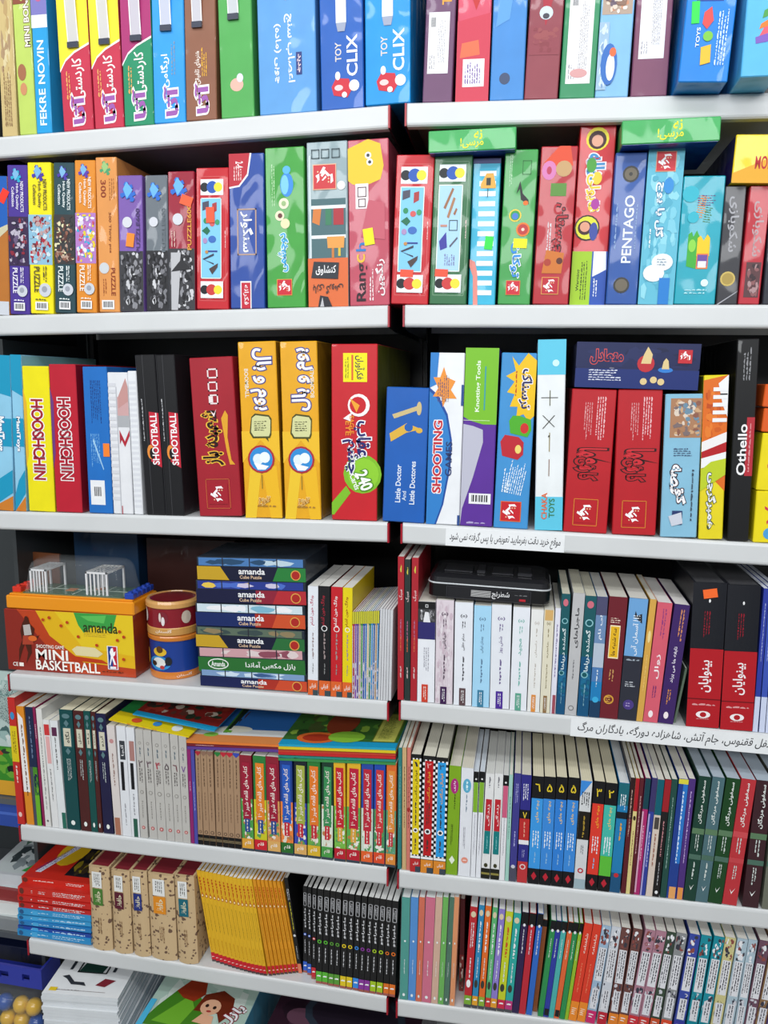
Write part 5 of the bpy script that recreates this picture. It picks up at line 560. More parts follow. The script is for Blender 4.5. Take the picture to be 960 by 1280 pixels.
thing_book(-0.5435,0.004,0.0113,0.1797,0.145,-0.031,'e0e0e0','white book with red patch near top, left bay, fifth shelf',[('r',0.1,0.86,0.9,0.96,'c8383a'),('r',0.2,0.6,0.8,0.85,'dfa8a8'),('q',0.5,0.4,0.3,0.3,-90,'8a8a8a',1)],dz=0.0004)
thing_book(-0.5317,0.004,0.0133,0.1794,0.145,-0.0281,'dfe2e4','white book with small plum and teal labels, left bay, fifth shelf',[('r',0.15,0.86,0.8,0.94,'5a2a4a'),('r',0.5,0,1,0.15,'2a6a5a'),('q',0.5,0.7,0.3,0.3,-90,'6a6a6a',1)],dz=0.0004)
thing_book(-0.5171,0.004,0.0223,0.199,0.145,-0.0117,'0e4648','wide dark teal classic with cream title plaque, left bay, fifth shelf',[('r',0.22,0.7,0.78,0.85,'ccc8b4'),('f',0.16,0.69,0.84,0.86,'3a6a70',0.04),('t','نگاه',0.5,0.775,0.3,0.09,90,'3a3a34'),('p',[(0.5,0.69),(0.7,0.66),(0.5,0.63),(0.3,0.66)],'5a7a80'),('p',[(0.5,0.86),(0.7,0.89),(0.5,0.92),(0.3,0.89)],'5a7a80'),('q',0.5,0.5,0.35,0.2,-90,'b8c0c0',2),('e',0.5,0.06,0.16,0.02,'e8ece8'),('e',0.5,0.95,0.3,0.02,'5a7a80')],pages='e4dcc0',group='plaque classics',dz=0.0004)
thing_book(-0.4927,0.004,0.017,0.199,0.145,-0.0136,'4a1c1c','wide brown classic with cream title plaque, left bay, fifth shelf',[('r',0.22,0.7,0.78,0.85,'ccc8b4'),('f',0.16,0.69,0.84,0.86,'7a4a40',0.04),('t','عشق',0.5,0.775,0.3,0.09,90,'3a3a34'),('p',[(0.5,0.69),(0.7,0.66),(0.5,0.63),(0.3,0.66)],'5a7a80'),('p',[(0.5,0.86),(0.7,0.89),(0.5,0.92),(0.3,0.89)],'5a7a80'),('q',0.5,0.5,0.35,0.2,-90,'b8c0c0',2),('e',0.5,0.06,0.16,0.02,'e8ece8'),('e',0.5,0.95,0.3,0.02,'5a7a80')],pages='e4dcc0',group='plaque classics',dz=0.0004)
thing_book(-0.4751,0.004,0.011,0.1998,0.145,-0.0124,'0e4c48','slim dark teal classic with cream title plaque, left bay, fifth shelf',[('r',0.22,0.7,0.78,0.85,'ccc8b4'),('f',0.16,0.69,0.84,0.86,'3a6a70',0.04),('t','راه',0.5,0.775,0.3,0.09,90,'3a3a34'),('p',[(0.5,0.69),(0.7,0.66),(0.5,0.63),(0.3,0.66)],'5a7a80'),('p',[(0.5,0.86),(0.7,0.89),(0.5,0.92),(0.3,0.89)],'5a7a80'),('q',0.5,0.5,0.35,0.2,-90,'b8c0c0',2),('e',0.5,0.06,0.16,0.02,'e8ece8'),('e',0.5,0.95,0.3,0.02,'5a7a80')],pages='e4dcc0',group='plaque classics',dz=0.0004)
thing_book(-0.4635,0.004,0.0075,0.1994,0.145,-0.0097,'4a1c1c','slim brown classic with cream title plaque, left bay, fifth shelf',[('r',0.22,0.7,0.78,0.85,'ccc8b4'),('f',0.16,0.69,0.84,0.86,'7a4a40',0.04),('t','درس',0.5,0.775,0.3,0.09,90,'3a3a34'),('p',[(0.5,0.69),(0.7,0.66),(0.5,0.63),(0.3,0.66)],'5a7a80'),('p',[(0.5,0.86),(0.7,0.89),(0.5,0.92),(0.3,0.89)],'5a7a80'),('q',0.5,0.5,0.35,0.2,-90,'b8c0c0',2),('e',0.5,0.06,0.16,0.02,'e8ece8'),('e',0.5,0.95,0.3,0.02,'5a7a80')],pages='e4dcc0',group='plaque classics',dz=0.0004)
thing_book(-0.4538,0.004,0.017,0.1975,0.145,-0.0183,'1c1a40','dark navy classic with cream title plaque, left bay, fifth shelf',[('r',0.22,0.7,0.78,0.85,'ccc8b4'),('f',0.16,0.69,0.84,0.86,'4a4a80',0.04),('t','آرزو',0.5,0.775,0.3,0.09,90,'3a3a34'),('p',[(0.5,0.69),(0.7,0.66),(0.5,0.63),(0.3,0.66)],'5a7a80'),('p',[(0.5,0.86),(0.7,0.89),(0.5,0.92),(0.3,0.89)],'5a7a80'),('q',0.5,0.5,0.35,0.2,-90,'b8c0c0',2),('e',0.5,0.06,0.16,0.02,'e8ece8'),('e',0.5,0.95,0.3,0.02,'5a7a80')],pages='e4dcc0',group='plaque classics',dz=0.0004)
thing_book(-0.4345,0.004,0.0128,0.1796,0.145,-0.0279,'d8cfcc','pinkish white book with brown foot label, left bay, fifth shelf',[('c',0.5,0.86,0.28,'c08a8a'),('q',0.5,0.6,0.3,0.3,-90,'8a6a60',1),('r',0.1,0,0.8,0.16,'a8705a')],dz=0.0004)
thing_book(-0.4212,0.004,0.0149,0.1801,0.145,-0.0119,'dfe1e6','white book with charcoal block label, left bay, fifth shelf',[('r',0.25,0.7,0.85,0.87,'3a3e44'),('t','آنجا',0.55,0.785,0.36,0.1,90,'e8e8ea'),('r',0.25,0.42,0.6,0.68,'1a1a1e'),('q',0.5,0.2,0.3,0.2,-90,'9a9aa0',1)],dz=0.0004)
thing_book(-0.4058,0.004,0.0136,0.179,0.145,-0.0088,'dfe1e6','white book with teal foot and rose label, left bay, fifth shelf',[('r',0.3,0.7,0.9,0.88,'a87a74'),('r',0.3,0.44,0.7,0.68,'1a1a1e'),('r',0.3,0,0.8,0.17,'2a5a4a'),('q',0.5,0.3,0.3,0.2,-90,'9a9aa0',1)],dz=0.0004)
thing_book(-0.3909,0.004,0.0121,0.1772,0.145,-0.0036,'bcb9b4','first from left, grey numbered volume of a matching set, left bay, fifth shelf',[('c',0.5,0.88,0.2,'8a8680'),('c',0.5,0.88,0.13,'bcb9b4'),('q',0.5,0.8,0.35,0.08,-90,'5a6a74',1),('t','۲',0.5,0.69,0.55,0.06,0,'5a4a50'),('q',0.5,0.57,0.55,0.16,-90,'4a4444',2),('c',0.5,0.43,0.24,'8a8680'),('c',0.5,0.43,0.17,'bcb9b4'),('q',0.5,0.27,0.2,0.16,-90,'8a8680',1),('c',0.5,0.1,0.22,'b84a4a'),('c',0.5,0.1,0.12,'d8b8b4')],pages='d4d0c8',group='grey numbered volumes',dz=0.0004)
thing_book(-0.3756,0.004,0.013,0.177,0.145,-0.0188,'bcb9b4','second from left, grey numbered volume of a matching set, left bay, fifth shelf',[('c',0.5,0.88,0.2,'8a8680'),('c',0.5,0.88,0.13,'bcb9b4'),('q',0.5,0.8,0.35,0.08,-90,'5a6a74',1),('t','۳',0.5,0.69,0.55,0.06,0,'5a3a4a'),('q',0.5,0.57,0.55,0.16,-90,'4a4444',2),('c',0.5,0.43,0.24,'8a8680'),('c',0.5,0.43,0.17,'bcb9b4'),('q',0.5,0.27,0.2,0.16,-90,'8a8680',1),('c',0.5,0.1,0.22,'b84a4a'),('c',0.5,0.1,0.12,'d8b8b4')],pages='d4d0c8',group='grey numbered volumes',dz=0.0004)
thing_book(-0.3619,0.004,0.0146,0.1756,0.145,-0.0148,'bcb9b4','third from left, grey numbered volume of a matching set, left bay, fifth shelf',[('c',0.5,0.88,0.2,'8a8680'),('c',0.5,0.88,0.13,'bcb9b4'),('q',0.5,0.8,0.35,0.08,-90,'5a6a74',1),('t','۴',0.5,0.69,0.55,0.06,0,'a82a40'),('q',0.5,0.57,0.55,0.16,-90,'4a4444',2),('c',0.5,0.43,0.24,'8a8680'),('c',0.5,0.43,0.17,'bcb9b4'),('q',0.5,0.27,0.2,0.16,-90,'8a8680',1),('c',0.5,0.1,0.22,'b84a4a'),('c',0.5,0.1,0.12,'d8b8b4')],pages='d4d0c8',group='grey numbered volumes',dz=0.0004)
thing_book(-0.3465,0.004,0.0127,0.1756,0.145,-0.0165,'bcb9b4','fourth from left, grey numbered volume of a matching set, left bay, fifth shelf',[('c',0.5,0.88,0.2,'8a8680'),('c',0.5,0.88,0.13,'bcb9b4'),('q',0.5,0.8,0.35,0.08,-90,'5a6a74',1),('t','۵',0.5,0.69,0.55,0.06,0,'4a3a44'),('q',0.5,0.57,0.55,0.16,-90,'4a4444',2),('c',0.5,0.43,0.24,'8a8680'),('c',0.5,0.43,0.17,'bcb9b4'),('q',0.5,0.27,0.2,0.16,-90,'8a8680',1),('c',0.5,0.1,0.22,'b84a4a'),('c',0.5,0.1,0.12,'d8b8b4')],pages='d4d0c8',group='grey numbered volumes',dz=0.0004)
thing_book(-0.3332,0.004,0.0128,0.1743,0.145,-0.011,'bcb9b4','fifth from left, grey numbered volume of a matching set, left bay, fifth shelf',[('c',0.5,0.88,0.2,'8a8680'),('c',0.5,0.88,0.13,'bcb9b4'),('q',0.5,0.8,0.35,0.08,-90,'5a6a74',1),('t','٦',0.5,0.69,0.55,0.06,0,'6a2a3a'),('q',0.5,0.57,0.55,0.16,-90,'4a4444',2),('c',0.5,0.43,0.24,'8a8680'),('c',0.5,0.43,0.17,'bcb9b4'),('q',0.5,0.27,0.2,0.16,-90,'8a8680',1),('c',0.5,0.1,0.22,'b84a4a'),('c',0.5,0.1,0.12,'d8b8b4')],pages='d4d0c8',group='grey numbered volumes',dz=0.0004)
thing_book(-0.32,0.004,0.0121,0.173,0.145,-0.0054,'bcb9b4','sixth from left, grey numbered volume of a matching set, left bay, fifth shelf',[('c',0.5,0.88,0.2,'8a8680'),('c',0.5,0.88,0.13,'bcb9b4'),('q',0.5,0.8,0.35,0.08,-90,'5a6a74',1),('t','۷',0.5,0.69,0.55,0.06,0,'6a3a8a'),('q',0.5,0.57,0.55,0.16,-90,'4a4444',2),('c',0.5,0.43,0.24,'8a8680'),('c',0.5,0.43,0.17,'bcb9b4'),('q',0.5,0.27,0.2,0.16,-90,'8a8680',1),('c',0.5,0.1,0.22,'b84a4a'),('c',0.5,0.1,0.12,'d8b8b4')],pages='d4d0c8',group='grey numbered volumes',dz=0.0004)
thing_book(-0.3069,0.004,0.0054,0.1563,0.145,-0.0076,'8a2068','very thin magenta paperback, left bay, fifth shelf',[('q',0.5,0.6,0.3,0.1,-90,'e0c0d8',1)],dz=0.0004)
thing_book(-0.3008,0.004,0.0054,0.1555,0.145,-0.0085,'4a4aa0','very thin blue violet paperback, left bay, fifth shelf',[('q',0.5,0.5,0.3,0.3,-90,'c0c0e8',1)],dz=0.0004)
thing_book(-0.2947,0.004,0.0079,0.1511,0.145,0.0005,'a58568','first from left, kraft brown booklet with black foot, left bay, fifth shelf',[('p',[(0,1),(1,1),(1,0.98),(0.5,0.95),(0,0.98)],'a82a3a'),('r',0,0,1,0.11,'161414'),('w',0,0.05,1,0.08,3,'8a7a5a'),('c',0.5,0.14,0.3,'4a3a30'),('c',0.5,0.14,0.2,'a58568'),('q',0.5,0.78,0.35,0.3,-90,'4a3424',1),('q',0.5,0.42,0.25,0.3,-90,'6a4e3a',1)],name='booklet',cat='booklet',group='kraft brown booklets',dz=0.0005)
thing_book(-0.2855,0.004,0.0091,0.1514,0.145,-0.0048,'a58568','second from left, kraft brown booklet with black foot, left bay, fifth shelf',PRINT8,name='booklet',cat='booklet',group='kraft brown booklets',dz=0.0004)
thing_book(-0.2758,0.004,0.0096,0.1517,0.145,-0.005,'a58568','third from left, kraft brown booklet with black foot, left bay, fifth shelf',PRINT8,name='booklet',cat='booklet',group='kraft brown booklets',dz=0.0004)
thing_book(-0.2649,0.004,0.0091,0.1524,0.145,0.0073,'a58568','fourth from left, kraft brown booklet with black foot, left bay, fifth shelf',[('p',[(0,1),(1,1),(1,0.98),(0.5,0.95),(0,0.98)],'2a7a3a'),('r',0,0,1,0.11,'161414'),('w',0,0.05,1,0.08,3,'8a7a5a'),('c',0.5,0.14,0.3,'4a3a30'),('c',0.5,0.14,0.2,'a58568'),('q',0.5,0.78,0.35,0.3,-90,'4a3424',1),('q',0.5,0.42,0.25,0.3,-90,'6a4e3a',1)],name='booklet',cat='booklet',group='kraft brown booklets',dz=0.0005)
thing_book(-0.2545,0.004,0.0088,0.1528,0.145,0.002,'a58568','fifth from left, kraft brown booklet with black foot, left bay, fifth shelf',PRINT9,name='booklet',cat='booklet',group='kraft brown booklets',dz=0.0005)
thing_book(-0.2452,0.004,0.0096,0.1531,0.145,0.0034,'a58568','sixth from left, kraft brown booklet with black foot, left bay, fifth shelf',PRINT9,name='booklet',cat='booklet',group='kraft brown booklets',dz=0.0005)
thing_book(-0.2349,0.004,0.0099,0.1535,0.145,0.0022,'a58568','seventh from left, kraft brown booklet with black foot, left bay, fifth shelf',[('p',[(0,1),(1,1),(1,0.98),(0.5,0.95),(0,0.98)],'3a4aa8'),('r',0,0,1,0.11,'161414'),('w',0,0.05,1,0.08,3,'8a7a5a'),('c',0.5,0.14,0.3,'4a3a30'),('c',0.5,0.14,0.2,'a58568'),('q',0.5,0.78,0.35,0.3,-90,'4a3424',1),('q',0.5,0.42,0.25,0.3,-90,'6a4e3a',1)],name='booklet',cat='booklet',group='kraft brown booklets',dz=0.0005)
thing_book(-0.2226,0.003,0.0185,0.1517,0.15,-0.0103,'8a1c30','first from left, storybook topped maroon, label maroon, left bay, fifth shelf',[('n',0,0.1,1,0.55,['4a9a4a','4a9a4a','e0d8c8','5a9a5a','b87a4a','e8e4dc'],0,3,8),('r',0.18,0.33,0.86,0.93,'9a2038'),('r',0.3,0.2,0.72,0.34,'2a4a8a'),('t','کتاب های قلعه شیر ۱۶',0.52,0.63,0.42,0.52,90,'f2e4dc'),('q',0.5,0.27,0.2,0.12,-90,'e8d8d0',1),('r',0,0.02,1,0.13,'dca03a'),('r',0,0,1,0.025,'3a4450'),('t','قلم',0.5,0.08,0.5,0.05,0,'f4ece4')],name='storybook',cat='book',group='bright storybooks in one series',dz=0.0004)
thing_book(-0.2028,0.003,0.0194,0.1525,0.15,-0.0001,'2a7a3a','first from left, storybook topped green, label orange, left bay, fifth shelf',[('n',0,0.1,1,0.55,['c8c428','c8c428','e0d8c8','5a9a5a','b87a4a','e8e4dc'],1,3,8),('r',0.18,0.33,0.86,0.93,'e0802a'),('r',0.3,0.2,0.72,0.34,'2a4a8a'),('t','کتاب های قلعه شیر ۱۶',0.52,0.63,0.42,0.52,90,'f2e4dc'),('q',0.5,0.27,0.2,0.12,-90,'e8d8d0',1),('r',0,0.02,1,0.13,'c82430'),('r',0,0,1,0.025,'3a4450'),('t','قلم',0.5,0.08,0.5,0.05,0,'f4ece4')],name='storybook',cat='book',group='bright storybooks in one series',dz=0.0005)
thing_book(-0.1821,0.003,0.0198,0.1532,0.15,-0.0049,'8a1c30','second from left, storybook topped maroon, label maroon, left bay, fifth shelf',[('n',0,0.1,1,0.55,['d89a5a','d89a5a','e0d8c8','5a9a5a','b87a4a','e8e4dc'],2,3,8),('r',0.18,0.33,0.86,0.93,'9a2038'),('r',0.3,0.2,0.72,0.34,'2a4a8a'),('t','کتاب های قلعه شیر ۱۶',0.52,0.63,0.42,0.52,90,'f2e4dc'),('q',0.5,0.27,0.2,0.12,-90,'e8d8d0',1),('r',0,0.02,1,0.13,'d8a860'),('r',0,0,1,0.025,'3a4450'),('t','قلم',0.5,0.08,0.5,0.05,0,'f4ece4')],name='storybook',cat='book',group='bright storybooks in one series',dz=0.0004)
thing_book(-0.1611,0.003,0.0188,0.1541,0.15,-0.0009,'1c3c8a','storybook topped blue, label blue, left bay, fifth shelf',[('n',0,0.1,1,0.55,['e8803a','e8803a','e0d8c8','5a9a5a','b87a4a','e8e4dc'],3,3,8),('r',0.18,0.33,0.86,0.93,'2a5ab8'),('r',0.3,0.2,0.72,0.34,'c02a38'),('t','کتاب های قلعه شیر ۱۶',0.52,0.63,0.42,0.52,90,'f2e4dc'),('q',0.5,0.27,0.2,0.12,-90,'e8d8d0',1),('r',0,0.02,1,0.13,'2a6a2c'),('r',0,0,1,0.025,'3a4450'),('t','قلم',0.5,0.08,0.5,0.05,0,'f4ece4')],name='storybook',cat='book',group='bright storybooks in one series',dz=0.0005)
thing_book(-0.1406,0.003,0.0189,0.155,0.15,0.0093,'16202a','storybook topped black, label olive, left bay, fifth shelf',[('n',0,0.1,1,0.55,['3a48a8','3a48a8','e0d8c8','5a9a5a','b87a4a','e8e4dc'],4,3,8),('r',0.18,0.33,0.86,0.93,'a0ac48'),('r',0.3,0.2,0.72,0.34,'c02a38'),('t','کتاب های قلعه شیر ۱۶',0.52,0.63,0.42,0.52,90,'f2e4dc'),('q',0.5,0.27,0.2,0.12,-90,'e8d8d0',1),('r',0,0.02,1,0.13,'d8a860'),('r',0,0,1,0.025,'3a4450'),('t','قلم',0.5,0.08,0.5,0.05,0,'f4ece4')],name='storybook',cat='book',group='bright storybooks in one series',dz=0.0007)
thing_book(-0.12,0.003,0.0192,0.1558,0.15,0.0059,'2a7a34','second from left, storybook topped green, label orange, left bay, fifth shelf',[('n',0,0.1,1,0.55,['6aa84a','6aa84a','e0d8c8','5a9a5a','b87a4a','e8e4dc'],5,3,8),('r',0.18,0.33,0.86,0.93,'e0782a'),('r',0.3,0.2,0.72,0.34,'c02a38'),('t','کتاب های قلعه شیر ۱۶',0.52,0.63,0.42,0.52,90,'f2e4dc'),('q',0.5,0.27,0.2,0.12,-90,'e8d8d0',1),('r',0,0.02,1,0.13,'d8b030'),('r',0,0,1,0.025,'3a4450'),('t','قلم',0.5,0.08,0.5,0.05,0,'f4ece4')],name='storybook',cat='book',group='bright storybooks in one series',dz=0.0006)
thing_book(-0.099,0.003,0.0169,0.1568,0.15,0.0148,'1a3a2c','storybook topped dark green, label green, left bay, fifth shelf',[('n',0,0.1,1,0.55,['d8e0d0','d8e0d0','e0d8c8','5a9a5a','b87a4a','e8e4dc'],6,3,8),('r',0.18,0.33,0.86,0.93,'3a8a54'),('r',0.3,0.2,0.72,0.34,'c02a38'),('t','کتاب های قلعه شیر ۱۶',0.52,0.63,0.42,0.52,90,'f2e4dc'),('q',0.5,0.27,0.2,0.12,-90,'e8d8d0',1),('r',0,0.02,1,0.13,'4a9a48'),('r',0,0,1,0.025,'3a4450'),('t','قلم',0.5,0.08,0.5,0.05,0,'f4ece4')],name='storybook',cat='book',group='bright storybooks in one series',dz=0.0008)
thing_book(-0.0789,0.003,0.0169,0.1573,0.15,-0.0023,'e0b028','storybook topped golden, label red, left bay, fifth shelf',[('n',0,0.1,1,0.55,['78b84a','78b84a','e0d8c8','5a9a5a','b87a4a','e8e4dc'],7,3,8),('r',0.18,0.33,0.86,0.93,'c02430'),('r',0.3,0.2,0.72,0.34,'d8a040'),('t','کتاب های قلعه شیر ۱۶',0.52,0.63,0.42,0.52,90,'f2e4dc'),('q',0.5,0.27,0.2,0.12,-90,'e8d8d0',1),('r',0,0.02,1,0.13,'b82030'),('r',0,0,1,0.025,'3a4450'),('t','قلم',0.5,0.08,0.5,0.05,0,'f4ece4')],name='storybook',cat='book',group='bright storybooks in one series',dz=0.0005)
thing_book(-0.0608,0.003,0.0198,0.1581,0.15,0.0113,'e0b028','storybook topped golden, label crimson, left bay, fifth shelf',[('n',0,0.1,1,0.55,['5aa84c','5aa84c','e0d8c8','5a9a5a','b87a4a','e8e4dc'],8,3,8),('r',0.18,0.33,0.86,0.93,'b8203a'),('r',0.3,0.2,0.72,0.34,'d8a040'),('t','کتاب های قلعه شیر ۱۶',0.52,0.63,0.42,0.52,90,'f2e4dc'),('q',0.5,0.27,0.2,0.12,-90,'e8d8d0',1),('r',0,0.02,1,0.13,'b82030'),('r',0,0,1,0.025,'3a4450'),('t','قلم',0.5,0.08,0.5,0.05,0,'f4ece4')],name='storybook',cat='book',group='bright storybooks in one series',dz=0.0008)
thing_book(-0.0388,0.003,0.0172,0.1589,0.15,0.0069,'2448a0','storybook topped blue, label red, left bay, fifth shelf',[('n',0,0.1,1,0.55,['c8d8c8','c8d8c8','e0d8c8','5a9a5a','b87a4a','e8e4dc'],9,3,8),('r',0.18,0.33,0.86,0.93,'b8283a'),('r',0.3,0.2,0.72,0.34,'c02a38'),('t','کتاب های قلعه شیر ۱۶',0.52,0.63,0.42,0.52,90,'f2e4dc'),('q',0.5,0.27,0.2,0.12,-90,'e8d8d0',1),('r',0,0.02,1,0.13,'e0602c'),('r',0,0,1,0.025,'3a4450'),('t','قلم',0.5,0.08,0.5,0.05,0,'f4ece4')],name='storybook',cat='book',group='bright storybooks in one series',dz=0.0006)
thing_book(-0.0202,0.003,0.0161,0.1596,0.15,0.0081,'1c48a8','storybook topped blue, label coral, left bay, fifth shelf',[('n',0,0.1,1,0.55,['4a8a5a','4a8a5a','e0d8c8','5a9a5a','b87a4a','e8e4dc'],10,3,8),('r',0.18,0.33,0.86,0.93,'c8383a'),('r',0.3,0.2,0.72,0.34,'c02a38'),('t','کتاب های قلعه شیر ۱۶',0.52,0.63,0.42,0.52,90,'f2e4dc'),('q',0.5,0.27,0.2,0.12,-90,'e8d8d0',1),('r',0,0.02,1,0.13,'d84a2a'),('r',0,0,1,0.025,'3a4450'),('t','قلم',0.5,0.08,0.5,0.05,0,'f4ece4')],name='storybook',cat='book',group='bright storybooks in one series',dz=0.0006)
thing_book(-0.0023,0.003,0.0142,0.1602,0.15,0.0093,'d8682c','storybook topped orange, label amber, left bay, fifth shelf',[('n',0,0.1,1,0.55,['5a9a7a','5a9a7a','e0d8c8','5a9a5a','b87a4a','e8e4dc'],11,3,8),('r',0.18,0.33,0.86,0.93,'dc8a3a'),('r',0.3,0.2,0.72,0.34,'c02a38'),('t','کتاب های قلعه شیر ۱۶',0.52,0.63,0.42,0.52,90,'f2e4dc'),('q',0.5,0.27,0.2,0.12,-90,'e8d8d0',1),('r',0,0.02,1,0.13,'d8883a'),('r',0,0,1,0.025,'3a4450'),('t','قلم',0.5,0.08,0.5,0.05,0,'f4ece4')],name='storybook',cat='book',group='bright storybooks in one series',dz=0.0006)
cur[:] = ['R', 5]
thing_book(-0.003,0.004,0.0052,0.1863,0.145,-0.0031,'2a7a78','thin teal paperback at left end, right bay, fifth shelf',[('q',0.5,0.6,0.3,0.5,-90,'8ac0b8',1)],dz=0.0004)
thing_book(0.0036,0.004,0.0058,0.1868,0.145,-0.0076,'c8a878','thin tan paperback at left end, right bay, fifth shelf',[('q',0.5,0.6,0.4,0.5,-90,'6a4a34',1)],dz=0.0004)
thing_book(0.0099,0.004,0.0051,0.1874,0.145,-0.0048,'d0786a','thin salmon paperback at left end, right bay, fifth shelf',[('q',0.5,0.6,0.4,0.5,-90,'6a2a2a',1),('e',0.5,0.5,0.4,0.02,'a02a2a')],dz=0.0004)
thing_book(0.0156,0.002,0.0144,0.1793,0.145,-0.0027,'141416','chequer-edged novel with yellow spine stripe, right bay, fifth shelf',[('x',0,0.14,1,0.97,6,34,'ececee'),('r',0.18,0.15,0.84,0.96,'dcc418'),('t','۱',0.5,0.92,0.35,0.04,0,'2a2a30'),('t','فوتبال شگفت',0.52,0.74,0.3,0.26,90,'4a3a10'),('q',0.5,0.5,0.3,0.2,-90,'3a3430',1),('c',0.5,0.36,0.24,'ececee'),('c',0.5,0.36,0.14,'2a2a2e'),('q',0.5,0.24,0.25,0.1,-90,'4a3430',1),('r',0,0.12,1,0.14,'ececee'),('r',0,0,1,0.115,'b82a2c'),('r',0.5,0,1,0.05,'3a4450'),('t','قدیانی',0.55,0.075,0.5,0.03,0,'f0e8e4')],pages='e0dccc',group='chequer-edged novels',dz=0.0004)
thing_book(0.0307,0.002,0.0176,0.1784,0.145,0.008,'141416','chequer-edged novel with red spine stripe, right bay, fifth shelf',[('x',0,0.14,1,0.97,6,34,'ececee'),('r',0.18,0.15,0.84,0.96,'b81a20'),('t','۲',0.5,0.92,0.35,0.04,0,'e8a8a8'),('t','فوتبال شگفت',0.52,0.74,0.3,0.26,90,'e0a030'),('q',0.5,0.5,0.3,0.2,-90,'3a3430',1),('c',0.5,0.36,0.24,'ececee'),('c',0.5,0.36,0.14,'2a2a2e'),('q',0.5,0.24,0.25,0.1,-90,'4a3430',1),('r',0,0.12,1,0.14,'ececee'),('r',0,0,1,0.115,'d8862c'),('r',0.5,0,1,0.05,'3a4450'),('t','قدیانی',0.55,0.075,0.5,0.03,0,'f0e8e4')],pages='e0dccc',group='chequer-edged novels',dz=0.0005)
thing_book(0.0492,0.002,0.0172,0.1776,0.145,0.0063,'141416','chequer-edged novel with blue spine stripe, right bay, fifth shelf',[('x',0,0.14,1,0.97,6,34,'ececee'),('r',0.18,0.15,0.84,0.96,'2a98dc'),('t','۳',0.5,0.92,0.35,0.04,0,'2a2a30'),('t','فوتبال شگفت',0.52,0.74,0.3,0.26,90,'e0a030'),('q',0.5,0.5,0.3,0.2,-90,'3a3430',1),('c',0.5,0.36,0.24,'ececee'),('c',0.5,0.36,0.14,'2a2a2e'),('q',0.5,0.24,0.25,0.1,-90,'4a3430',1),('r',0,0.12,1,0.14,'ececee'),('r',0,0,1,0.115,'d8862c'),('r',0.5,0,1,0.05,'3a4450'),('t','قدیانی',0.55,0.075,0.5,0.03,0,'f0e8e4')],pages='e0dccc',group='chequer-edged novels',dz=0.0005)
thing_book(0.0668,0.004,0.0164,0.1658,0.145,0.0157,'7ca61c','olive lime paperback with magenta oval, right bay, fifth shelf',[('e',0.5,0.82,0.34,0.07,'a82a78'),('t','بازی',0.5,0.82,0.2,0.09,90,'f0dcec'),('q',0.55,0.68,0.2,0.14,-90,'3a4a14',1),('q',0.4,0.36,0.2,0.22,-90,'3a4a14',2),('p',[(0.5,0.1),(0.75,0.14),(0.5,0.18),(0.25,0.14)],'e4ecd8')],pages='dcd6c6',dz=0.0007)
thing_book(0.0847,0.004,0.0169,0.1644,0.145,0.0101,'e0e2e8','white paperback with pale blue oval, right bay, fifth shelf',[('e',0.5,0.84,0.34,0.065,'5aa8c8'),('q',0.5,0.84,0.3,0.08,-90,'d8f0f4',1),('q',0.5,0.68,0.2,0.16,-90,'7a8a9a',1),('q',0.4,0.34,0.2,0.24,-90,'8a8a94',2),('c',0.5,0.15,0.28,'e0907c'),('q',0.5,0.15,0.3,0.02,0,'f4e0dc',1)],pages='dcd6c6',dz=0.0006)
thing_book(0.1024,0.004,0.0067,0.1606,0.145,0.0083,'e2e4ea','first from left, thin white paperback with black cap and green band, right bay, fifth shelf',PRINT10,pages='d4dce6',group='black capped slim paperbacks',dz=0.0005)
thing_book(0.1098,0.004,0.0068,0.1614,0.145,0.0141,'e2e4ea','second from left, thin white paperback with black cap and green band, right bay, fifth shelf',PRINT10,pages='d4dce6',group='black capped slim paperbacks',dz=0.0005)
thing_book(0.1172,0.004,0.0119,0.1592,0.145,0.0205,'e0e0e0','first from left, white paperback with red and teal blocks, right bay, fifth shelf',PRINT11,pages='d8d8d4',group='paperbacks with red and teal blocks',dz=0.0006)
thing_book(0.1308,0.004,0.0115,0.1603,0.145,0.0127,'e0e0e0','second from left, white paperback with red and teal blocks, right bay, fifth shelf',PRINT11,pages='d8d8d4',group='paperbacks with red and teal blocks',dz=0.0006)
thing_book(0.1432,0.004,0.0072,0.1591,0.145,0.0099,'e2e2e6','thin white paperback with black cap and pink band, right bay, fifth shelf',[('r',0,0.9,1,1,'141416'),('c',0.5,0.93,0.2,'e0e0e0'),('r',0.05,0.6,0.95,0.9,'c85a7c'),('q',0.5,0.4,0.3,0.4,-90,'9a9aa4',2)],pages='d8d8d4',dz=0.0005)
thing_book(0.1511,0.004,0.0051,0.1598,0.145,0.01,'9cc8bc','very thin mint green paperback, right bay, fifth shelf',[('q',0.5,0.6,0.4,0.4,-90,'4a7a6a',1)],dz=0.0005)
thing_book(0.1567,0.004,0.0094,0.1628,0.145,0.0172,'3a3886','violet blue paperback with grey crest foot, right bay, fifth shelf',[('q',0.5,0.8,0.45,0.22,-90,'a8a8d8',2),('q',0.5,0.4,0.3,0.14,-90,'a8a8d8',1),('r',0,0,1,0.14,'4a4a5c'),('c',0.5,0.14,0.3,'c8c8d4')],pages='d8d4c4',dz=0.0006)
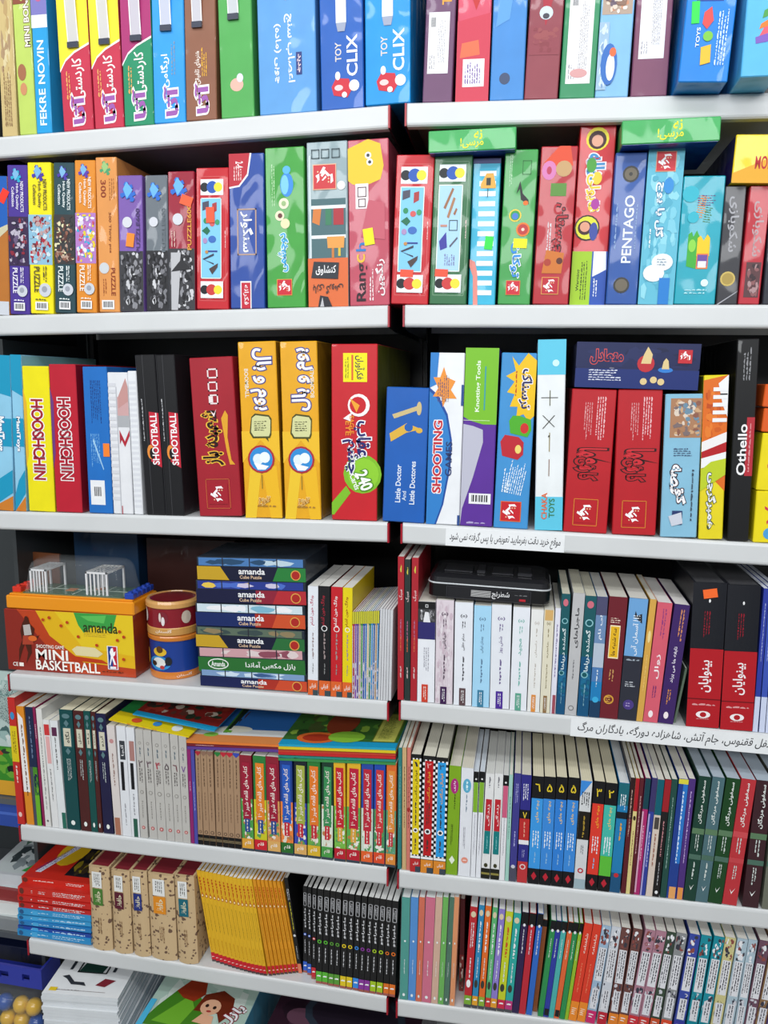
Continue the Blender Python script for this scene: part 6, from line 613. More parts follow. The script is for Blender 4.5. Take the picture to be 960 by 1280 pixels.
thing_book(0.1679,0.004,0.0137,0.1617,0.145,0.0092,'2a2880','navy teen novel with red panel numbered seven, right bay, fifth shelf',[('q',0.5,0.84,0.6,0.16,-90,'e4e4f0',2),('r',0,0.58,1,0.68,'141418'),('t','۷',0.5,0.63,0.4,0.06,0,'e8c83a'),('r',0,0.4,1,0.6,'b82a2a'),('q',0.5,0.5,0.3,0.14,-90,'e0a08a',1),('r',0,0.36,1,0.4,'e4e4e8'),('q',0.5,0.27,0.3,0.08,-90,'a8a8d8',2),('r',0,0,1,0.2,'b83438'),('c',0.5,0.15,0.3,'e0d0d0'),('c',0.5,0.15,0.2,'b83438')],pages='d8d4c4',dz=0.0005)
thing_book(0.183,0.004,0.0154,0.161,0.145,0.0106,'141418','first from left, blue teen novel, black cap with yellow numeral, right bay, fifth shelf',[('r',0,0.8,1,1,'141418'),('t','٦',0.5,0.9,0.45,0.07,0,'e8cc30'),('r',0,0.145,1,0.8,'3a94dc'),('t','بچه های',0.55,0.68,0.35,0.2,90,'e0c070'),('q',0.5,0.42,0.65,0.16,-90,'e4ecf2',3),('q',0.5,0.25,0.25,0.1,-90,'8ab4d8',1),('r',0,0,1,0.145,'141418'),('p',[(0.5,0.035),(0.75,0.075),(0.5,0.115),(0.25,0.075)],'b82434')],pages='e0d8bc',group='blue teen novels',dz=0.0006)
thing_book(0.1991,0.004,0.0155,0.1618,0.145,0.0094,'141418','second from left, blue teen novel, black cap with yellow numeral, right bay, fifth shelf',PRINT12,pages='e0d8bc',group='blue teen novels',dz=0.0006)
thing_book(0.2153,0.004,0.0146,0.1627,0.145,0.0108,'141418','third from left, blue teen novel, black cap with yellow numeral, right bay, fifth shelf',[('r',0,0.8,1,1,'141418'),('t','۵',0.5,0.9,0.45,0.07,0,'e8cc30'),('r',0,0.145,1,0.8,'2f7cd0'),('t','بچه های',0.55,0.68,0.35,0.2,90,'e0c070'),('q',0.5,0.42,0.65,0.16,-90,'e4ecf2',3),('q',0.5,0.25,0.25,0.1,-90,'8ab4d8',1),('r',0,0,1,0.145,'141418'),('p',[(0.5,0.035),(0.75,0.075),(0.5,0.115),(0.25,0.075)],'b82434')],pages='e0d8bc',group='blue teen novels',dz=0.0006)
thing_book(0.2305,0.004,0.0148,0.1636,0.145,0.0162,'141418','fourth from left, blue teen novel, black cap with yellow numeral, right bay, fifth shelf',PRINT12,pages='e0d8bc',group='blue teen novels',dz=0.0006)
thing_book(0.2462,0.004,0.015,0.1607,0.145,0.0229,'d0d2d4','white and black teen novel with blue corner, right bay, fifth shelf',[('p',[(0,1),(1,1),(0,0.85)],'3a86d4'),('q',0.5,0.83,0.75,0.14,-90,'1c1c20',3),('r',0,0.46,1,0.72,'1c1814'),('q',0.5,0.58,0.3,0.2,-90,'a88a30',1),('q',0.5,0.36,0.3,0.1,-90,'6a6a70',2),('c',0.5,0.17,0.26,'b82434'),('c',0.5,0.17,0.14,'d0d2d4'),('r',0,0,1,0.09,'9ab0b8')],pages='e0d8bc',dz=0.0008)
thing_book(0.2627,0.004,0.0148,0.1613,0.145,0.0288,'141418','scarlet teen novel, black cap with yellow three, right bay, fifth shelf',[('r',0,0.8,1,1,'141418'),('t','۳',0.5,0.9,0.45,0.07,0,'e8cc30'),('r',0,0.145,1,0.8,'d83a2c'),('t','بچه های',0.55,0.68,0.35,0.2,90,'e8a030'),('q',0.5,0.42,0.65,0.16,-90,'e4ecf2',3),('q',0.5,0.25,0.25,0.1,-90,'8ab4d8',1),('r',0,0,1,0.145,'141418'),('p',[(0.5,0.035),(0.75,0.075),(0.5,0.115),(0.25,0.075)],'b82434')],pages='e0d8bc',dz=0.0008)
thing_book(0.2786,0.004,0.0156,0.1604,0.145,0.0274,'141418','aqua and green teen novel, black cap with yellow two, right bay, fifth shelf',[('r',0,0.8,1,1,'141418'),('t','۲',0.5,0.9,0.45,0.07,0,'e8cc30'),('r',0,0.145,1,0.8,'42b4a4'),('t','بچه های',0.55,0.68,0.35,0.2,90,'e0c070'),('q',0.5,0.42,0.65,0.16,-90,'e4ecf2',3),('q',0.5,0.25,0.25,0.1,-90,'8ab4d8',1),('r',0,0,1,0.145,'141418'),('p',[(0.5,0.035),(0.75,0.075),(0.5,0.115),(0.25,0.075)],'b82434'),('r',0,0.145,1,0.33,'5ab83a'),('q',0.5,0.44,0.6,0.14,-90,'e4ecf2',3)],pages='e0d8bc',dz=0.0008)
thing_book(0.2949,0.004,0.0135,0.1621,0.145,0.0352,'1a7ab0','deep cyan teen novel with dark band, right bay, fifth shelf',[('r',0,0.8,1,1,'1c6470'),('q',0.5,0.83,0.6,0.14,-90,'e4ecf2',3),('r',0,0.68,1,0.74,'141c24'),('q',0.5,0.56,0.3,0.16,-90,'e0a030',1),('r',0,0,1,0.18,'1c5078'),('c',0.5,0.16,0.24,'c02c34')],pages='e0e4e6',dz=0.0009)
thing_book(0.3103,0.004,0.0061,0.1708,0.145,0.0267,'2a1014','thin black over maroon paperback, right bay, fifth shelf',[('r',0,0,1,0.65,'5a1c24'),('q',0.5,0.7,0.4,0.4,-90,'c8a89a',1)],dz=0.0006)
thing_book(0.3169,0.004,0.005,0.171,0.145,0.0274,'d8c884','thin cream paperback with red cap, right bay, fifth shelf',[('r',0,0.72,1,1,'a81c28'),('e',0.5,0.66,0.35,0.02,'3a2a20'),('q',0.5,0.4,0.4,0.3,-90,'8a6a4a',1)],dz=0.0005)
thing_book(0.3224,0.004,0.0049,0.1716,0.145,0.0287,'5a1824','thin maroon paperback beside magenta one, right bay, fifth shelf',[('q',0.5,0.6,0.4,0.5,-90,'d0a8a8',1)],dz=0.0005)
thing_book(0.3278,0.004,0.007,0.1722,0.145,0.036,'a82468','magenta paperback with dark teal cap, right bay, fifth shelf',[('r',0,0.74,1,1,'14404c'),('q',0.5,0.45,0.4,0.3,-90,'e0b0c8',1),('r',0,0.02,0.3,0.72,'d0a0b8')],dz=0.0007)
thing_book(0.3355,0.004,0.0068,0.1731,0.145,0.0422,'2c3c94','slim blue violet paperback beside magenta one, right bay, fifth shelf',[('r',0,0.72,1,1,'3a3464'),('r',0,0,0.3,0.7,'a8a0d0'),('q',0.6,0.4,0.4,0.3,-90,'c0c0e4',1)],dz=0.0007)
thing_book(0.3433,0.004,0.0085,0.1721,0.145,0.0391,'d4c4b8','cream paperback with teal cap and dark label, right bay, fifth shelf',[('r',0,0.7,1,1,'0e5c6c'),('r',0.15,0.58,0.85,0.68,'4a4440'),('q',0.5,0.4,0.4,0.28,-90,'9a6a5a',1)],dz=0.0007)
thing_book(0.3525,0.004,0.0082,0.1729,0.145,0.0396,'161416','black paperback with dark red cap, right bay, fifth shelf',[('r',0,0.73,1,1,'9a2028'),('q',0.5,0.5,0.4,0.3,-90,'c88a90',1),('q',0.5,0.2,0.3,0.2,-90,'b8b8bc',1),('e',0.5,0.04,0.25,0.015,'e8e8ea')],dz=0.0007)
thing_book(0.3624,0.004,0.0076,0.1737,0.145,0.0322,'1c4840','dark green paperback beside royal blue one, right bay, fifth shelf',[('q',0.5,0.55,0.3,0.6,-90,'9ab8b0',1)],dz=0.0006)
thing_book(0.3705,0.004,0.0122,0.1752,0.145,0.0378,'1c3c8c','royal blue paperback with peach foot, right bay, fifth shelf',[('r',0.5,0.3,1,0.97,'2a74c4'),('q',0.6,0.6,0.3,0.6,-90,'d8e4f4',1),('r',0.2,0,0.9,0.1,'e0a060'),('r',0,0.96,1,1,'d8d040')],dz=0.0009)
thing_book(0.3834,0.004,0.0085,0.1764,0.145,0.0363,'4a2c78','violet paperback with peach foot, right bay, fifth shelf',[('q',0.5,0.6,0.3,0.6,-90,'c8b0e0',1),('r',0.1,0,0.9,0.1,'e0924a')],dz=0.0007)
thing_book(0.3925,0.003,0.0153,0.1816,0.145,0.0527,'143c30','thick blackish green hardback, one of the banded set, right bay, fifth shelf',PRINT13,pages='b8c4d0',group='banded hardbacks',dz=0.0012)
thing_book(0.4083,0.003,0.0156,0.1821,0.145,0.0597,'4a6a72','thick slate blue hardback, one of the banded set, right bay, fifth shelf',PRINT13,pages='b8c4d0',group='banded hardbacks',dz=0.0013)
thing_book(0.4246,0.003,0.0175,0.1822,0.145,0.0669,'14401c','thick bottle green hardback, one of the banded set, right bay, fifth shelf',PRINT13,pages='b8c4d0',group='banded hardbacks',dz=0.0016)
thing_book(0.443,0.003,0.0184,0.1828,0.145,0.0672,'b83038','thick coral red hardback, one of the banded set, right bay, fifth shelf',[('t','سمفونی مردگان',0.5,0.8,0.34,0.34,90,'e8ece8'),('r',0,0.545,1,0.59,'c84a50'),('q',0.5,0.47,0.35,0.14,-90,'c8d0cc',1),('r',0,0.34,1,0.38,'c04248'),('q',0.5,0.25,0.3,0.14,-90,'c8d0cc',1),('p',[(0.35,0.13),(0.5,0.09),(0.72,0.14),(0.5,0.105)],'f0f2f0')],pages='b8c4d0',group='banded hardbacks',dz=0.0016)
thing_book(0.4686,0.003,0.0204,0.1825,0.145,0.0303,'3a1c24','thick dark maroon hardback, one of the banded set, right bay, fifth shelf',PRINT13,pages='b8c4d0',group='banded hardbacks',dz=0.001)
thing_book(0.4935,0.003,0.0162,0.1825,0.145,0.0236,'6a6c60','thick olive grey hardback, one of the banded set, right bay, fifth shelf',PRINT13,pages='b8c4d0',group='banded hardbacks',dz=0.0008)
cur[:] = ['L', 6]
thing_book(-0.4858,0.006,0.0355,0.1441,0.145,0.0057,'c8ac84','floral kraft volume with green label, left bay, sixth shelf',[('r',0.22,0.76,0.68,0.95,'e4e4e2'),('q',0.45,0.855,0.3,0.15,-90,'3a3a3a',1),('r',0.22,0.55,0.7,0.75,'4a7a34'),('t','حافظ',0.46,0.65,0.26,0.14,90,'e0d8b8'),('q',0.5,0.3,0.2,0.2,-90,'8a6a4a',1)],rnd=0.005,pages='7a1424',board=0.0028,kind='floral',inset=0.002,name='gift_volume',group='floral kraft volumes',dz=0.0004)
thing_book(-0.4474,0.006,0.0316,0.1426,0.145,0.0107,'c8ac84','floral kraft volume with maroon label, left bay, sixth shelf',[('r',0.22,0.76,0.68,0.95,'e4e4e2'),('q',0.45,0.855,0.3,0.15,-90,'3a3a3a',1),('r',0.22,0.55,0.7,0.75,'5a2030'),('t','حافظ',0.46,0.65,0.26,0.14,90,'e0d8b8'),('q',0.5,0.3,0.2,0.2,-90,'8a6a4a',1)],rnd=0.005,pages='7a1424',board=0.0028,kind='floral',inset=0.002,name='gift_volume',group='floral kraft volumes',dz=0.0005)
thing_book(-0.4124,0.006,0.0285,0.1458,0.145,-0.0064,'c8ac84','floral kraft volume with navy label, left bay, sixth shelf',[('r',0.22,0.76,0.68,0.95,'e4e4e2'),('q',0.45,0.855,0.3,0.15,-90,'3a3a3a',1),('r',0.22,0.55,0.7,0.75,'28347a'),('t','حافظ',0.46,0.65,0.26,0.14,90,'e0d8b8'),('q',0.5,0.3,0.2,0.2,-90,'8a6a4a',1)],rnd=0.005,pages='7a1424',board=0.0028,kind='floral',inset=0.002,name='gift_volume',group='floral kraft volumes',dz=0.0004)
thing_book(-0.3818,0.006,0.0432,0.146,0.145,-0.005,'c8ac84','floral kraft volume with orange label, left bay, sixth shelf',[('r',0.22,0.76,0.68,0.95,'e4e4e2'),('q',0.45,0.855,0.3,0.15,-90,'3a3a3a',1),('r',0.22,0.55,0.7,0.75,'dc8a24'),('t','حافظ',0.46,0.65,0.26,0.14,90,'e0d8b8'),('q',0.5,0.3,0.2,0.2,-90,'8a6a4a',1)],rnd=0.005,pages='7a1424',board=0.0028,kind='floral',inset=0.002,name='gift_volume',group='floral kraft volumes',dz=0.0004)
thing_book(-0.3358,0.006,0.0325,0.1482,0.145,-0.0138,'c8ac84','floral kraft volume with teal label, left bay, sixth shelf',[('r',0.22,0.76,0.68,0.95,'e4e4e2'),('q',0.45,0.855,0.3,0.15,-90,'3a3a3a',1),('r',0.22,0.55,0.7,0.75,'1c6474'),('t','حافظ',0.46,0.65,0.26,0.14,90,'e0d8b8'),('q',0.5,0.3,0.2,0.2,-90,'8a6a4a',1)],rnd=0.005,pages='7a1424',board=0.0028,kind='floral',inset=0.002,name='gift_volume',group='floral kraft volumes',dz=0.0004)
thing_book(-0.2841,0.016,0.0063,0.1547,0.14,-0.1393,'dfae22','first from left, thin yellow booklet with red foot, left bay, sixth shelf',PRINT14,name='booklet',cat='booklet',pages='e8e6e2',group='thin yellow booklets',dz=0.0004)
thing_book(-0.2768,0.0145,0.0063,0.1553,0.14,-0.1385,'dfae22','second from left, thin yellow booklet with red foot, left bay, sixth shelf',PRINT14,name='booklet',cat='booklet',pages='e8e6e2',group='thin yellow booklets',dz=0.0004)
thing_book(-0.2695,0.013,0.0063,0.1558,0.14,-0.1378,'dfae22','third from left, thin yellow booklet with red foot, left bay, sixth shelf',PRINT14,name='booklet',cat='booklet',pages='e8e6e2',group='thin yellow booklets',dz=0.0004)
thing_book(-0.2623,0.0116,0.0063,0.1563,0.14,-0.1371,'dfae22','fourth from left, thin yellow booklet with red foot, left bay, sixth shelf',PRINT14,name='booklet',cat='booklet',pages='e8e6e2',group='thin yellow booklets',dz=0.0004)
thing_book(-0.2551,0.0102,0.0063,0.1568,0.14,-0.1364,'dfae22','fifth from left, thin yellow booklet with red foot, left bay, sixth shelf',PRINT14,name='booklet',cat='booklet',pages='e8e6e2',group='thin yellow booklets',dz=0.0004)
thing_book(-0.248,0.0089,0.0062,0.1572,0.14,-0.1359,'dfae22','sixth from left, thin yellow booklet with red foot, left bay, sixth shelf',PRINT14,name='booklet',cat='booklet',pages='e8e6e2',group='thin yellow booklets',dz=0.0004)
thing_book(-0.241,0.0077,0.0062,0.1575,0.14,-0.1354,'dfae22','seventh from left, thin yellow booklet with red foot, left bay, sixth shelf',PRINT14,name='booklet',cat='booklet',pages='e8e6e2',group='thin yellow booklets',dz=0.0004)
thing_book(-0.234,0.0066,0.0062,0.1578,0.14,-0.135,'dfae22','eighth from left, thin yellow booklet with red foot, left bay, sixth shelf',PRINT14,name='booklet',cat='booklet',pages='e8e6e2',group='thin yellow booklets',dz=0.0004)
thing_book(-0.2271,0.0057,0.0062,0.1579,0.14,-0.1348,'dfae22','ninth from left, thin yellow booklet with red foot, left bay, sixth shelf',PRINT14,name='booklet',cat='booklet',pages='e8e6e2',group='thin yellow booklets',dz=0.0004)
thing_book(-0.2203,0.0049,0.0062,0.158,0.14,-0.1347,'dfae22','tenth from left, thin yellow booklet with red foot, left bay, sixth shelf',PRINT14,name='booklet',cat='booklet',pages='e8e6e2',group='thin yellow booklets',dz=0.0004)
thing_book(-0.2136,0.0043,0.0061,0.1579,0.14,-0.1347,'dfae22','eleventh from left, thin yellow booklet with red foot, left bay, sixth shelf',PRINT14,name='booklet',cat='booklet',pages='e8e6e2',group='thin yellow booklets',dz=0.0004)
thing_book(-0.2069,0.0039,0.0061,0.1587,0.14,-0.134,'dfae22','twelfth from left, thin yellow booklet with red foot, left bay, sixth shelf',PRINT14,name='booklet',cat='booklet',pages='e8e6e2',group='thin yellow booklets',dz=0.0004)
thing_book(-0.2003,0.0036,0.006,0.1593,0.14,-0.1334,'dfae22','thirteenth from left, thin yellow booklet with red foot, left bay, sixth shelf',PRINT14,name='booklet',cat='booklet',pages='e8e6e2',group='thin yellow booklets',dz=0.0004)
thing_book(-0.1939,0.0035,0.0052,0.1598,0.14,-0.1329,'dfae22','fourteenth from left, thin yellow booklet with red foot, left bay, sixth shelf',PRINT14,name='booklet',cat='booklet',pages='e8e6e2',group='thin yellow booklets',dz=0.0004)
thing_book(-0.186,0.005,0.0049,0.1595,0.14,-0.1459,'d8921e','fifteenth from left, thin yellow booklet with red foot, left bay, sixth shelf',PRINT14,name='booklet',cat='booklet',pages='e8e6e2',group='thin yellow booklets',dz=0.0004)
thing_book(-0.1804,0.0072,0.0049,0.1585,0.14,-0.1474,'d8921e','sixteenth from left, thin yellow booklet with red foot, left bay, sixth shelf',PRINT14,name='booklet',cat='booklet',pages='e8e6e2',group='thin yellow booklets',dz=0.0004)
thing_book(-0.1747,0.0094,0.0049,0.1574,0.14,-0.1489,'d8921e','seventeenth from left, thin yellow booklet with red foot, left bay, sixth shelf',PRINT14,name='booklet',cat='booklet',pages='e8e6e2',group='thin yellow booklets',dz=0.0004)
thing_book(-0.1691,0.0116,0.0049,0.1564,0.14,-0.1505,'d8921e','eighteenth from left, thin yellow booklet with red foot, left bay, sixth shelf',PRINT14,name='booklet',cat='booklet',pages='e8e6e2',group='thin yellow booklets',dz=0.0004)
thing_book(-0.1634,0.0138,0.0049,0.1553,0.14,-0.152,'d8921e','nineteenth from left, thin yellow booklet with red foot, left bay, sixth shelf',PRINT14,name='booklet',cat='booklet',pages='e8e6e2',group='thin yellow booklets',dz=0.0004)
thing_book(-0.1577,0.016,0.005,0.1542,0.14,-0.1535,'d8921e','twentieth from left, thin yellow booklet with red foot, left bay, sixth shelf',PRINT14,name='booklet',cat='booklet',pages='e8e6e2',group='thin yellow booklets',dz=0.0004)
thing_book(-0.152,0.0182,0.005,0.1532,0.14,-0.1551,'d8921e','twenty-first from left, thin yellow booklet with red foot, left bay, sixth shelf',PRINT14,name='booklet',cat='booklet',pages='e8e6e2',group='thin yellow booklets',dz=0.0004)
thing_book(-0.1463,0.0204,0.0028,0.1521,0.14,-0.1567,'d8921e','twenty-second from left, thin yellow booklet with red foot, left bay, sixth shelf',PRINT14,name='booklet',cat='booklet',pages='e8e6e2',group='thin yellow booklets',dz=0.0004)
thing_book(-0.143,0.02,0.0057,0.1586,0.145,-0.1329,'161618','black paperback with salmon foot beside yellow booklets, left bay, sixth shelf',[('r',0,0,1,0.1,'d87a5a'),('q',0.5,0.6,0.4,0.3,-90,'d8d03a',1),('q',0.5,0.82,0.7,0.14,-90,'c8c8cc',2),('c',0.5,0.4,0.35,'d8d8dc'),('q',0.5,0.22,0.3,0.14,-90,'c8c8cc',1)],dz=0.0004)
thing_book(-0.1368,0.024,0.0062,0.1453,0.14,0.0111,'151517','first from left, black series paperback, foot and dot blue, left bay, sixth shelf',PRINT15,pages='dcdcda',group='black series paperbacks',dz=0.0004)
thing_book(-0.1288,0.02,0.0059,0.1474,0.14,0.0138,'151517','second from left, black series paperback, foot and dot blue, left bay, sixth shelf',PRINT15,pages='dcdcda',group='black series paperbacks',dz=0.0004)
thing_book(-0.1202,0.013,0.0066,0.1517,0.14,0.0212,'151517','black series paperback, foot and dot red, left bay, sixth shelf',[('f',0.15,0.78,0.85,0.93,'c8c8cc',0.09),('q',0.5,0.855,0.4,0.1,-90,'c8c8cc',2),('t','ماجراجو',0.5,0.64,0.5,0.22,90,'ececf0'),('c',0.5,0.45,0.36,'c8303a'),('c',0.5,0.45,0.18,'ececf0'),('q',0.5,0.31,0.3,0.16,-90,'d8d8dc',1),('r',0,0.025,1,0.13,'c8303a'),('r',0,0,1,0.025,'a05a50'),('q',0.5,0.08,0.7,0.03,0,'f0f0f0',1)],pages='dcdcda',group='black series paperbacks',dz=0.0005)
thing_book(-0.111,0.006,0.0089,0.1562,0.14,0.0272,'151517','first from left, black series paperback, foot and dot bright green, left bay, sixth shelf',PRINT16,pages='dcdcda',group='black series paperbacks',dz=0.0006)
thing_book(-0.1014,0.006,0.0088,0.156,0.14,0.0299,'151517','second from left, black series paperback, foot and dot bright green, left bay, sixth shelf',PRINT16,pages='dcdcda',group='black series paperbacks',dz=0.0006)
thing_book(-0.0914,0.005,0.0081,0.1565,0.14,0.0309,'151517','first from left, black series paperback, foot and dot leaf green, left bay, sixth shelf',PRINT17,pages='dcdcda',group='black series paperbacks',dz=0.0006)
thing_book(-0.0826,0.005,0.0084,0.1561,0.14,0.0298,'151517','second from left, black series paperback, foot and dot leaf green, left bay, sixth shelf',PRINT17,pages='dcdcda',group='black series paperbacks',dz=0.0006)
thing_book(-0.0726,0.004,0.0088,0.1567,0.14,0.0339,'151517','first from left, black series paperback, foot and dot yellow, left bay, sixth shelf',PRINT18,pages='dcdcda',group='black series paperbacks',dz=0.0006)
thing_book(-0.0627,0.004,0.0087,0.1565,0.14,0.0295,'151517','second from left, black series paperback, foot and dot yellow, left bay, sixth shelf',PRINT18,pages='dcdcda',group='black series paperbacks',dz=0.0006)
thing_book(-0.0527,0.004,0.0082,0.1563,0.14,0.0313,'151517','black series paperback, foot and dot sky blue, left bay, sixth shelf',[('f',0.15,0.78,0.85,0.93,'c8c8cc',0.09),('q',0.5,0.855,0.4,0.1,-90,'c8c8cc',2),('t','ماجراجو',0.5,0.64,0.5,0.22,90,'ececf0'),('c',0.5,0.45,0.36,'3a8ae0'),('c',0.5,0.45,0.18,'151517'),('q',0.5,0.31,0.3,0.16,-90,'d8d8dc',1),('r',0,0.025,1,0.13,'3a8ae0'),('r',0,0,1,0.025,'a05a50'),('q',0.5,0.08,0.7,0.03,0,'f0f0f0',1)],pages='dcdcda',group='black series paperbacks',dz=0.0006)
thing_book(-0.0438,0.003,0.0082,0.1569,0.14,0.037,'151517','first from left, black series paperback, foot and dot purple, left bay, sixth shelf',PRINT19,pages='dcdcda',group='black series paperbacks',dz=0.0006)
thing_book(-0.0351,0.003,0.0081,0.1567,0.14,0.0443,'151517','second from left, black series paperback, foot and dot purple, left bay, sixth shelf',PRINT19,pages='dcdcda',group='black series paperbacks',dz=0.0007)
thing_book(-0.0261,0.003,0.0085,0.1564,0.14,0.0416,'151517','first from left, black series paperback, foot and dot lime, left bay, sixth shelf',PRINT20,pages='dcdcda',group='black series paperbacks',dz=0.0007)
thing_book(-0.016,0.003,0.0091,0.1561,0.14,0.0349,'151517','second from left, black series paperback, foot and dot lime, left bay, sixth shelf',PRINT20,pages='dcdcda',group='black series paperbacks',dz=0.0007)
thing_book(-0.0056,0.003,0.0081,0.1558,0.14,0.0296,'151517','first from left, black series paperback, foot and dot orange, left bay, sixth shelf',PRINT21,pages='dcdcda',group='black series paperbacks',dz=0.0006)
thing_book(0.0032,0.003,0.009,0.1556,0.14,0.03,'151517','second from left, black series paperback, foot and dot orange, left bay, sixth shelf',PRINT21,pages='dcdcda',group='black series paperbacks',dz=0.0006)
cur[:] = ['R', 6]
thing_book(0.0021,0.003,0.012,0.1658,0.14,0.0117,'2a9084','slim sea green paperback in the shrink-wrapped pack, right bay, sixth shelf',PRINT22,pages='e4e8e6',kind='wrap',group='shrink-wrapped slim paperbacks',dz=0.0006)
thing_book(0.0148,0.003,0.0108,0.1673,0.14,0.0148,'3484cc','slim blue paperback in the shrink-wrapped pack, right bay, sixth shelf',PRINT22,pages='e4e8e6',kind='wrap',group='shrink-wrapped slim paperbacks',dz=0.0007)
thing_book(0.0262,0.003,0.0084,0.1687,0.14,0.0186,'d05a34','slim rust paperback in the shrink-wrapped pack, right bay, sixth shelf',PRINT22,pages='e4e8e6',kind='wrap',group='shrink-wrapped slim paperbacks',dz=0.0006)
thing_book(0.0351,0.003,0.0137,0.1699,0.14,0.024,'cc5c7c','slim pink paperback in the shrink-wrapped pack, right bay, sixth shelf',PRINT22,pages='e4e8e6',kind='wrap',group='shrink-wrapped slim paperbacks',dz=0.0008)
thing_book(0.0494,0.003,0.0095,0.1716,0.14,0.0251,'d0a890','slim beige paperback in the shrink-wrapped pack, right bay, sixth shelf',PRINT22,pages='e4e8e6',kind='wrap',group='shrink-wrapped slim paperbacks',dz=0.0007)
thing_book(0.0595,0.003,0.0077,0.1728,0.14,0.0267,'5aac3a','slim grass green paperback in the shrink-wrapped pack, right bay, sixth shelf',PRINT22,pages='e4e8e6',kind='wrap',group='shrink-wrapped slim paperbacks',dz=0.0007)
thing_book(0.0678,0.003,0.007,0.174,0.14,0.0352,'2a6448','slim forest green paperback in the shrink-wrapped pack, right bay, sixth shelf',PRINT22,pages='e4e8e6',kind='wrap',group='shrink-wrapped slim paperbacks',dz=0.0007)
thing_book(0.0767,0.003,0.0069,0.1748,0.14,0.0207,'dc8a50','slim apricot paperback in the shrink-wrapped pack, right bay, sixth shelf',PRINT22,pages='e4e8e6',kind='wrap',group='shrink-wrapped slim paperbacks',dz=0.0006)
thing_book(0.0877,0.035,0.0065,0.1512,0.14,-0.0033,'5a1620','dark red picture book pushed back from the edge, right bay, sixth shelf',[('n',0,0,1,0.4,['8a3a3a','d8d0c8','3a5a3a','5a1620'],3,2,6)],dz=0.0004)
thing_book(0.0972,0.004,0.0104,0.1616,0.145,0.0388,'b8242e','slim red storybook with bright foot band, right bay, sixth shelf',[('e',0.5,0.93,0.35,0.03,'d8c8a8'),('q',0.5,0.7,0.5,0.3,-90,'e8e8ec',1),('q',0.5,0.4,0.3,0.2,-90,'d8dce0',1),('e',0.45,0.24,0.3,0.04,'f0f0f0'),('r',0,0,1,0.12,'7aa838'),('r',0,0,1,0.03,'4a4a50'),('q',0.5,0.08,0.6,0.03,0,'f0f0f0',1)],pages='dcdcda',dz=0.0009)
thing_book(0.1089,0.004,0.0079,0.1656,0.145,0.0425,'2a84b4','slim blue storybook with bright foot band, right bay, sixth shelf',[('e',0.5,0.93,0.35,0.03,'d8c8a8'),('q',0.5,0.7,0.5,0.3,-90,'e8e8ec',1),('q',0.5,0.4,0.3,0.2,-90,'d8dce0',1),('e',0.45,0.24,0.3,0.04,'3a3a34'),('r',0,0,1,0.12,'e0a030'),('r',0,0,1,0.03,'4a4a50'),('q',0.5,0.08,0.6,0.03,0,'f0f0f0',1)],pages='dcdcda',dz=0.0008)
thing_book(0.1183,0.004,0.0083,0.1654,0.145,0.0412,'e06a24','slim orange storybook with bright foot band, right bay, sixth shelf',[('e',0.5,0.93,0.35,0.03,'d8c8a8'),('q',0.5,0.7,0.5,0.3,-90,'e8e8ec',1),('q',0.5,0.4,0.3,0.2,-90,'d8dce0',1),('e',0.45,0.24,0.3,0.04,'3a3a34'),('r',0,0,1,0.12,'8ab03a'),('r',0,0,1,0.03,'4a4a50'),('q',0.5,0.08,0.6,0.03,0,'f0f0f0',1)],pages='dcdcda',dz=0.0008)
thing_book(0.1282,0.004,0.0072,0.1642,0.145,0.0438,'5ab070','slim green storybook with bright foot band, right bay, sixth shelf',[('e',0.5,0.93,0.35,0.03,'d8c8a8'),('q',0.5,0.7,0.5,0.3,-90,'e8e8ec',1),('q',0.5,0.4,0.3,0.2,-90,'d8dce0',1),('e',0.45,0.24,0.3,0.04,'3a3a34'),('r',0,0,1,0.12,'c83a34'),('r',0,0,1,0.03,'4a4a50'),('q',0.5,0.08,0.6,0.03,0,'f0f0f0',1)],pages='dcdcda',dz=0.0008)
thing_book(0.1358,0.004,0.0086,0.1628,0.145,0.053,'8a7ac8','slim lavender storybook with bright foot band, right bay, sixth shelf',[('e',0.5,0.93,0.35,0.03,'d8c8a8'),('q',0.5,0.7,0.5,0.3,-90,'e8e8ec',1),('q',0.5,0.4,0.3,0.2,-90,'d8dce0',1),('e',0.45,0.24,0.3,0.04,'3a3a34'),('r',0,0,1,0.12,'e09a30'),('r',0,0,1,0.03,'4a4a50'),('q',0.5,0.08,0.6,0.03,0,'f0f0f0',1)],pages='dcdcda',dz=0.0009)
thing_book(0.1456,0.004,0.0102,0.1602,0.145,0.0536,'c0cc28','slim yellow-green storybook with bright foot band, right bay, sixth shelf',[('e',0.5,0.93,0.35,0.03,'d8c8a8'),('q',0.5,0.7,0.5,0.3,-90,'c84a2a',1),('q',0.5,0.4,0.3,0.2,-90,'d8dce0',1),('e',0.45,0.24,0.3,0.04,'3a3a34'),('r',0,0,1,0.12,'c82a4a'),('r',0,0,1,0.03,'4a4a50'),('q',0.5,0.08,0.6,0.03,0,'f0f0f0',1)],pages='dcdcda',dz=0.001)
thing_book(0.1566,0.004,0.0101,0.1591,0.145,0.0561,'28a49c','slim turquoise storybook with bright foot band, right bay, sixth shelf',[('e',0.5,0.93,0.35,0.03,'d8c8a8'),('q',0.5,0.7,0.5,0.3,-90,'e8e8ec',1),('q',0.5,0.4,0.3,0.2,-90,'d8dce0',1),('e',0.45,0.24,0.3,0.04,'3a3a34'),('r',0,0,1,0.12,'b8387a'),('r',0,0,1,0.03,'4a4a50'),('q',0.5,0.08,0.6,0.03,0,'f0f0f0',1)],pages='dcdcda',dz=0.0011)
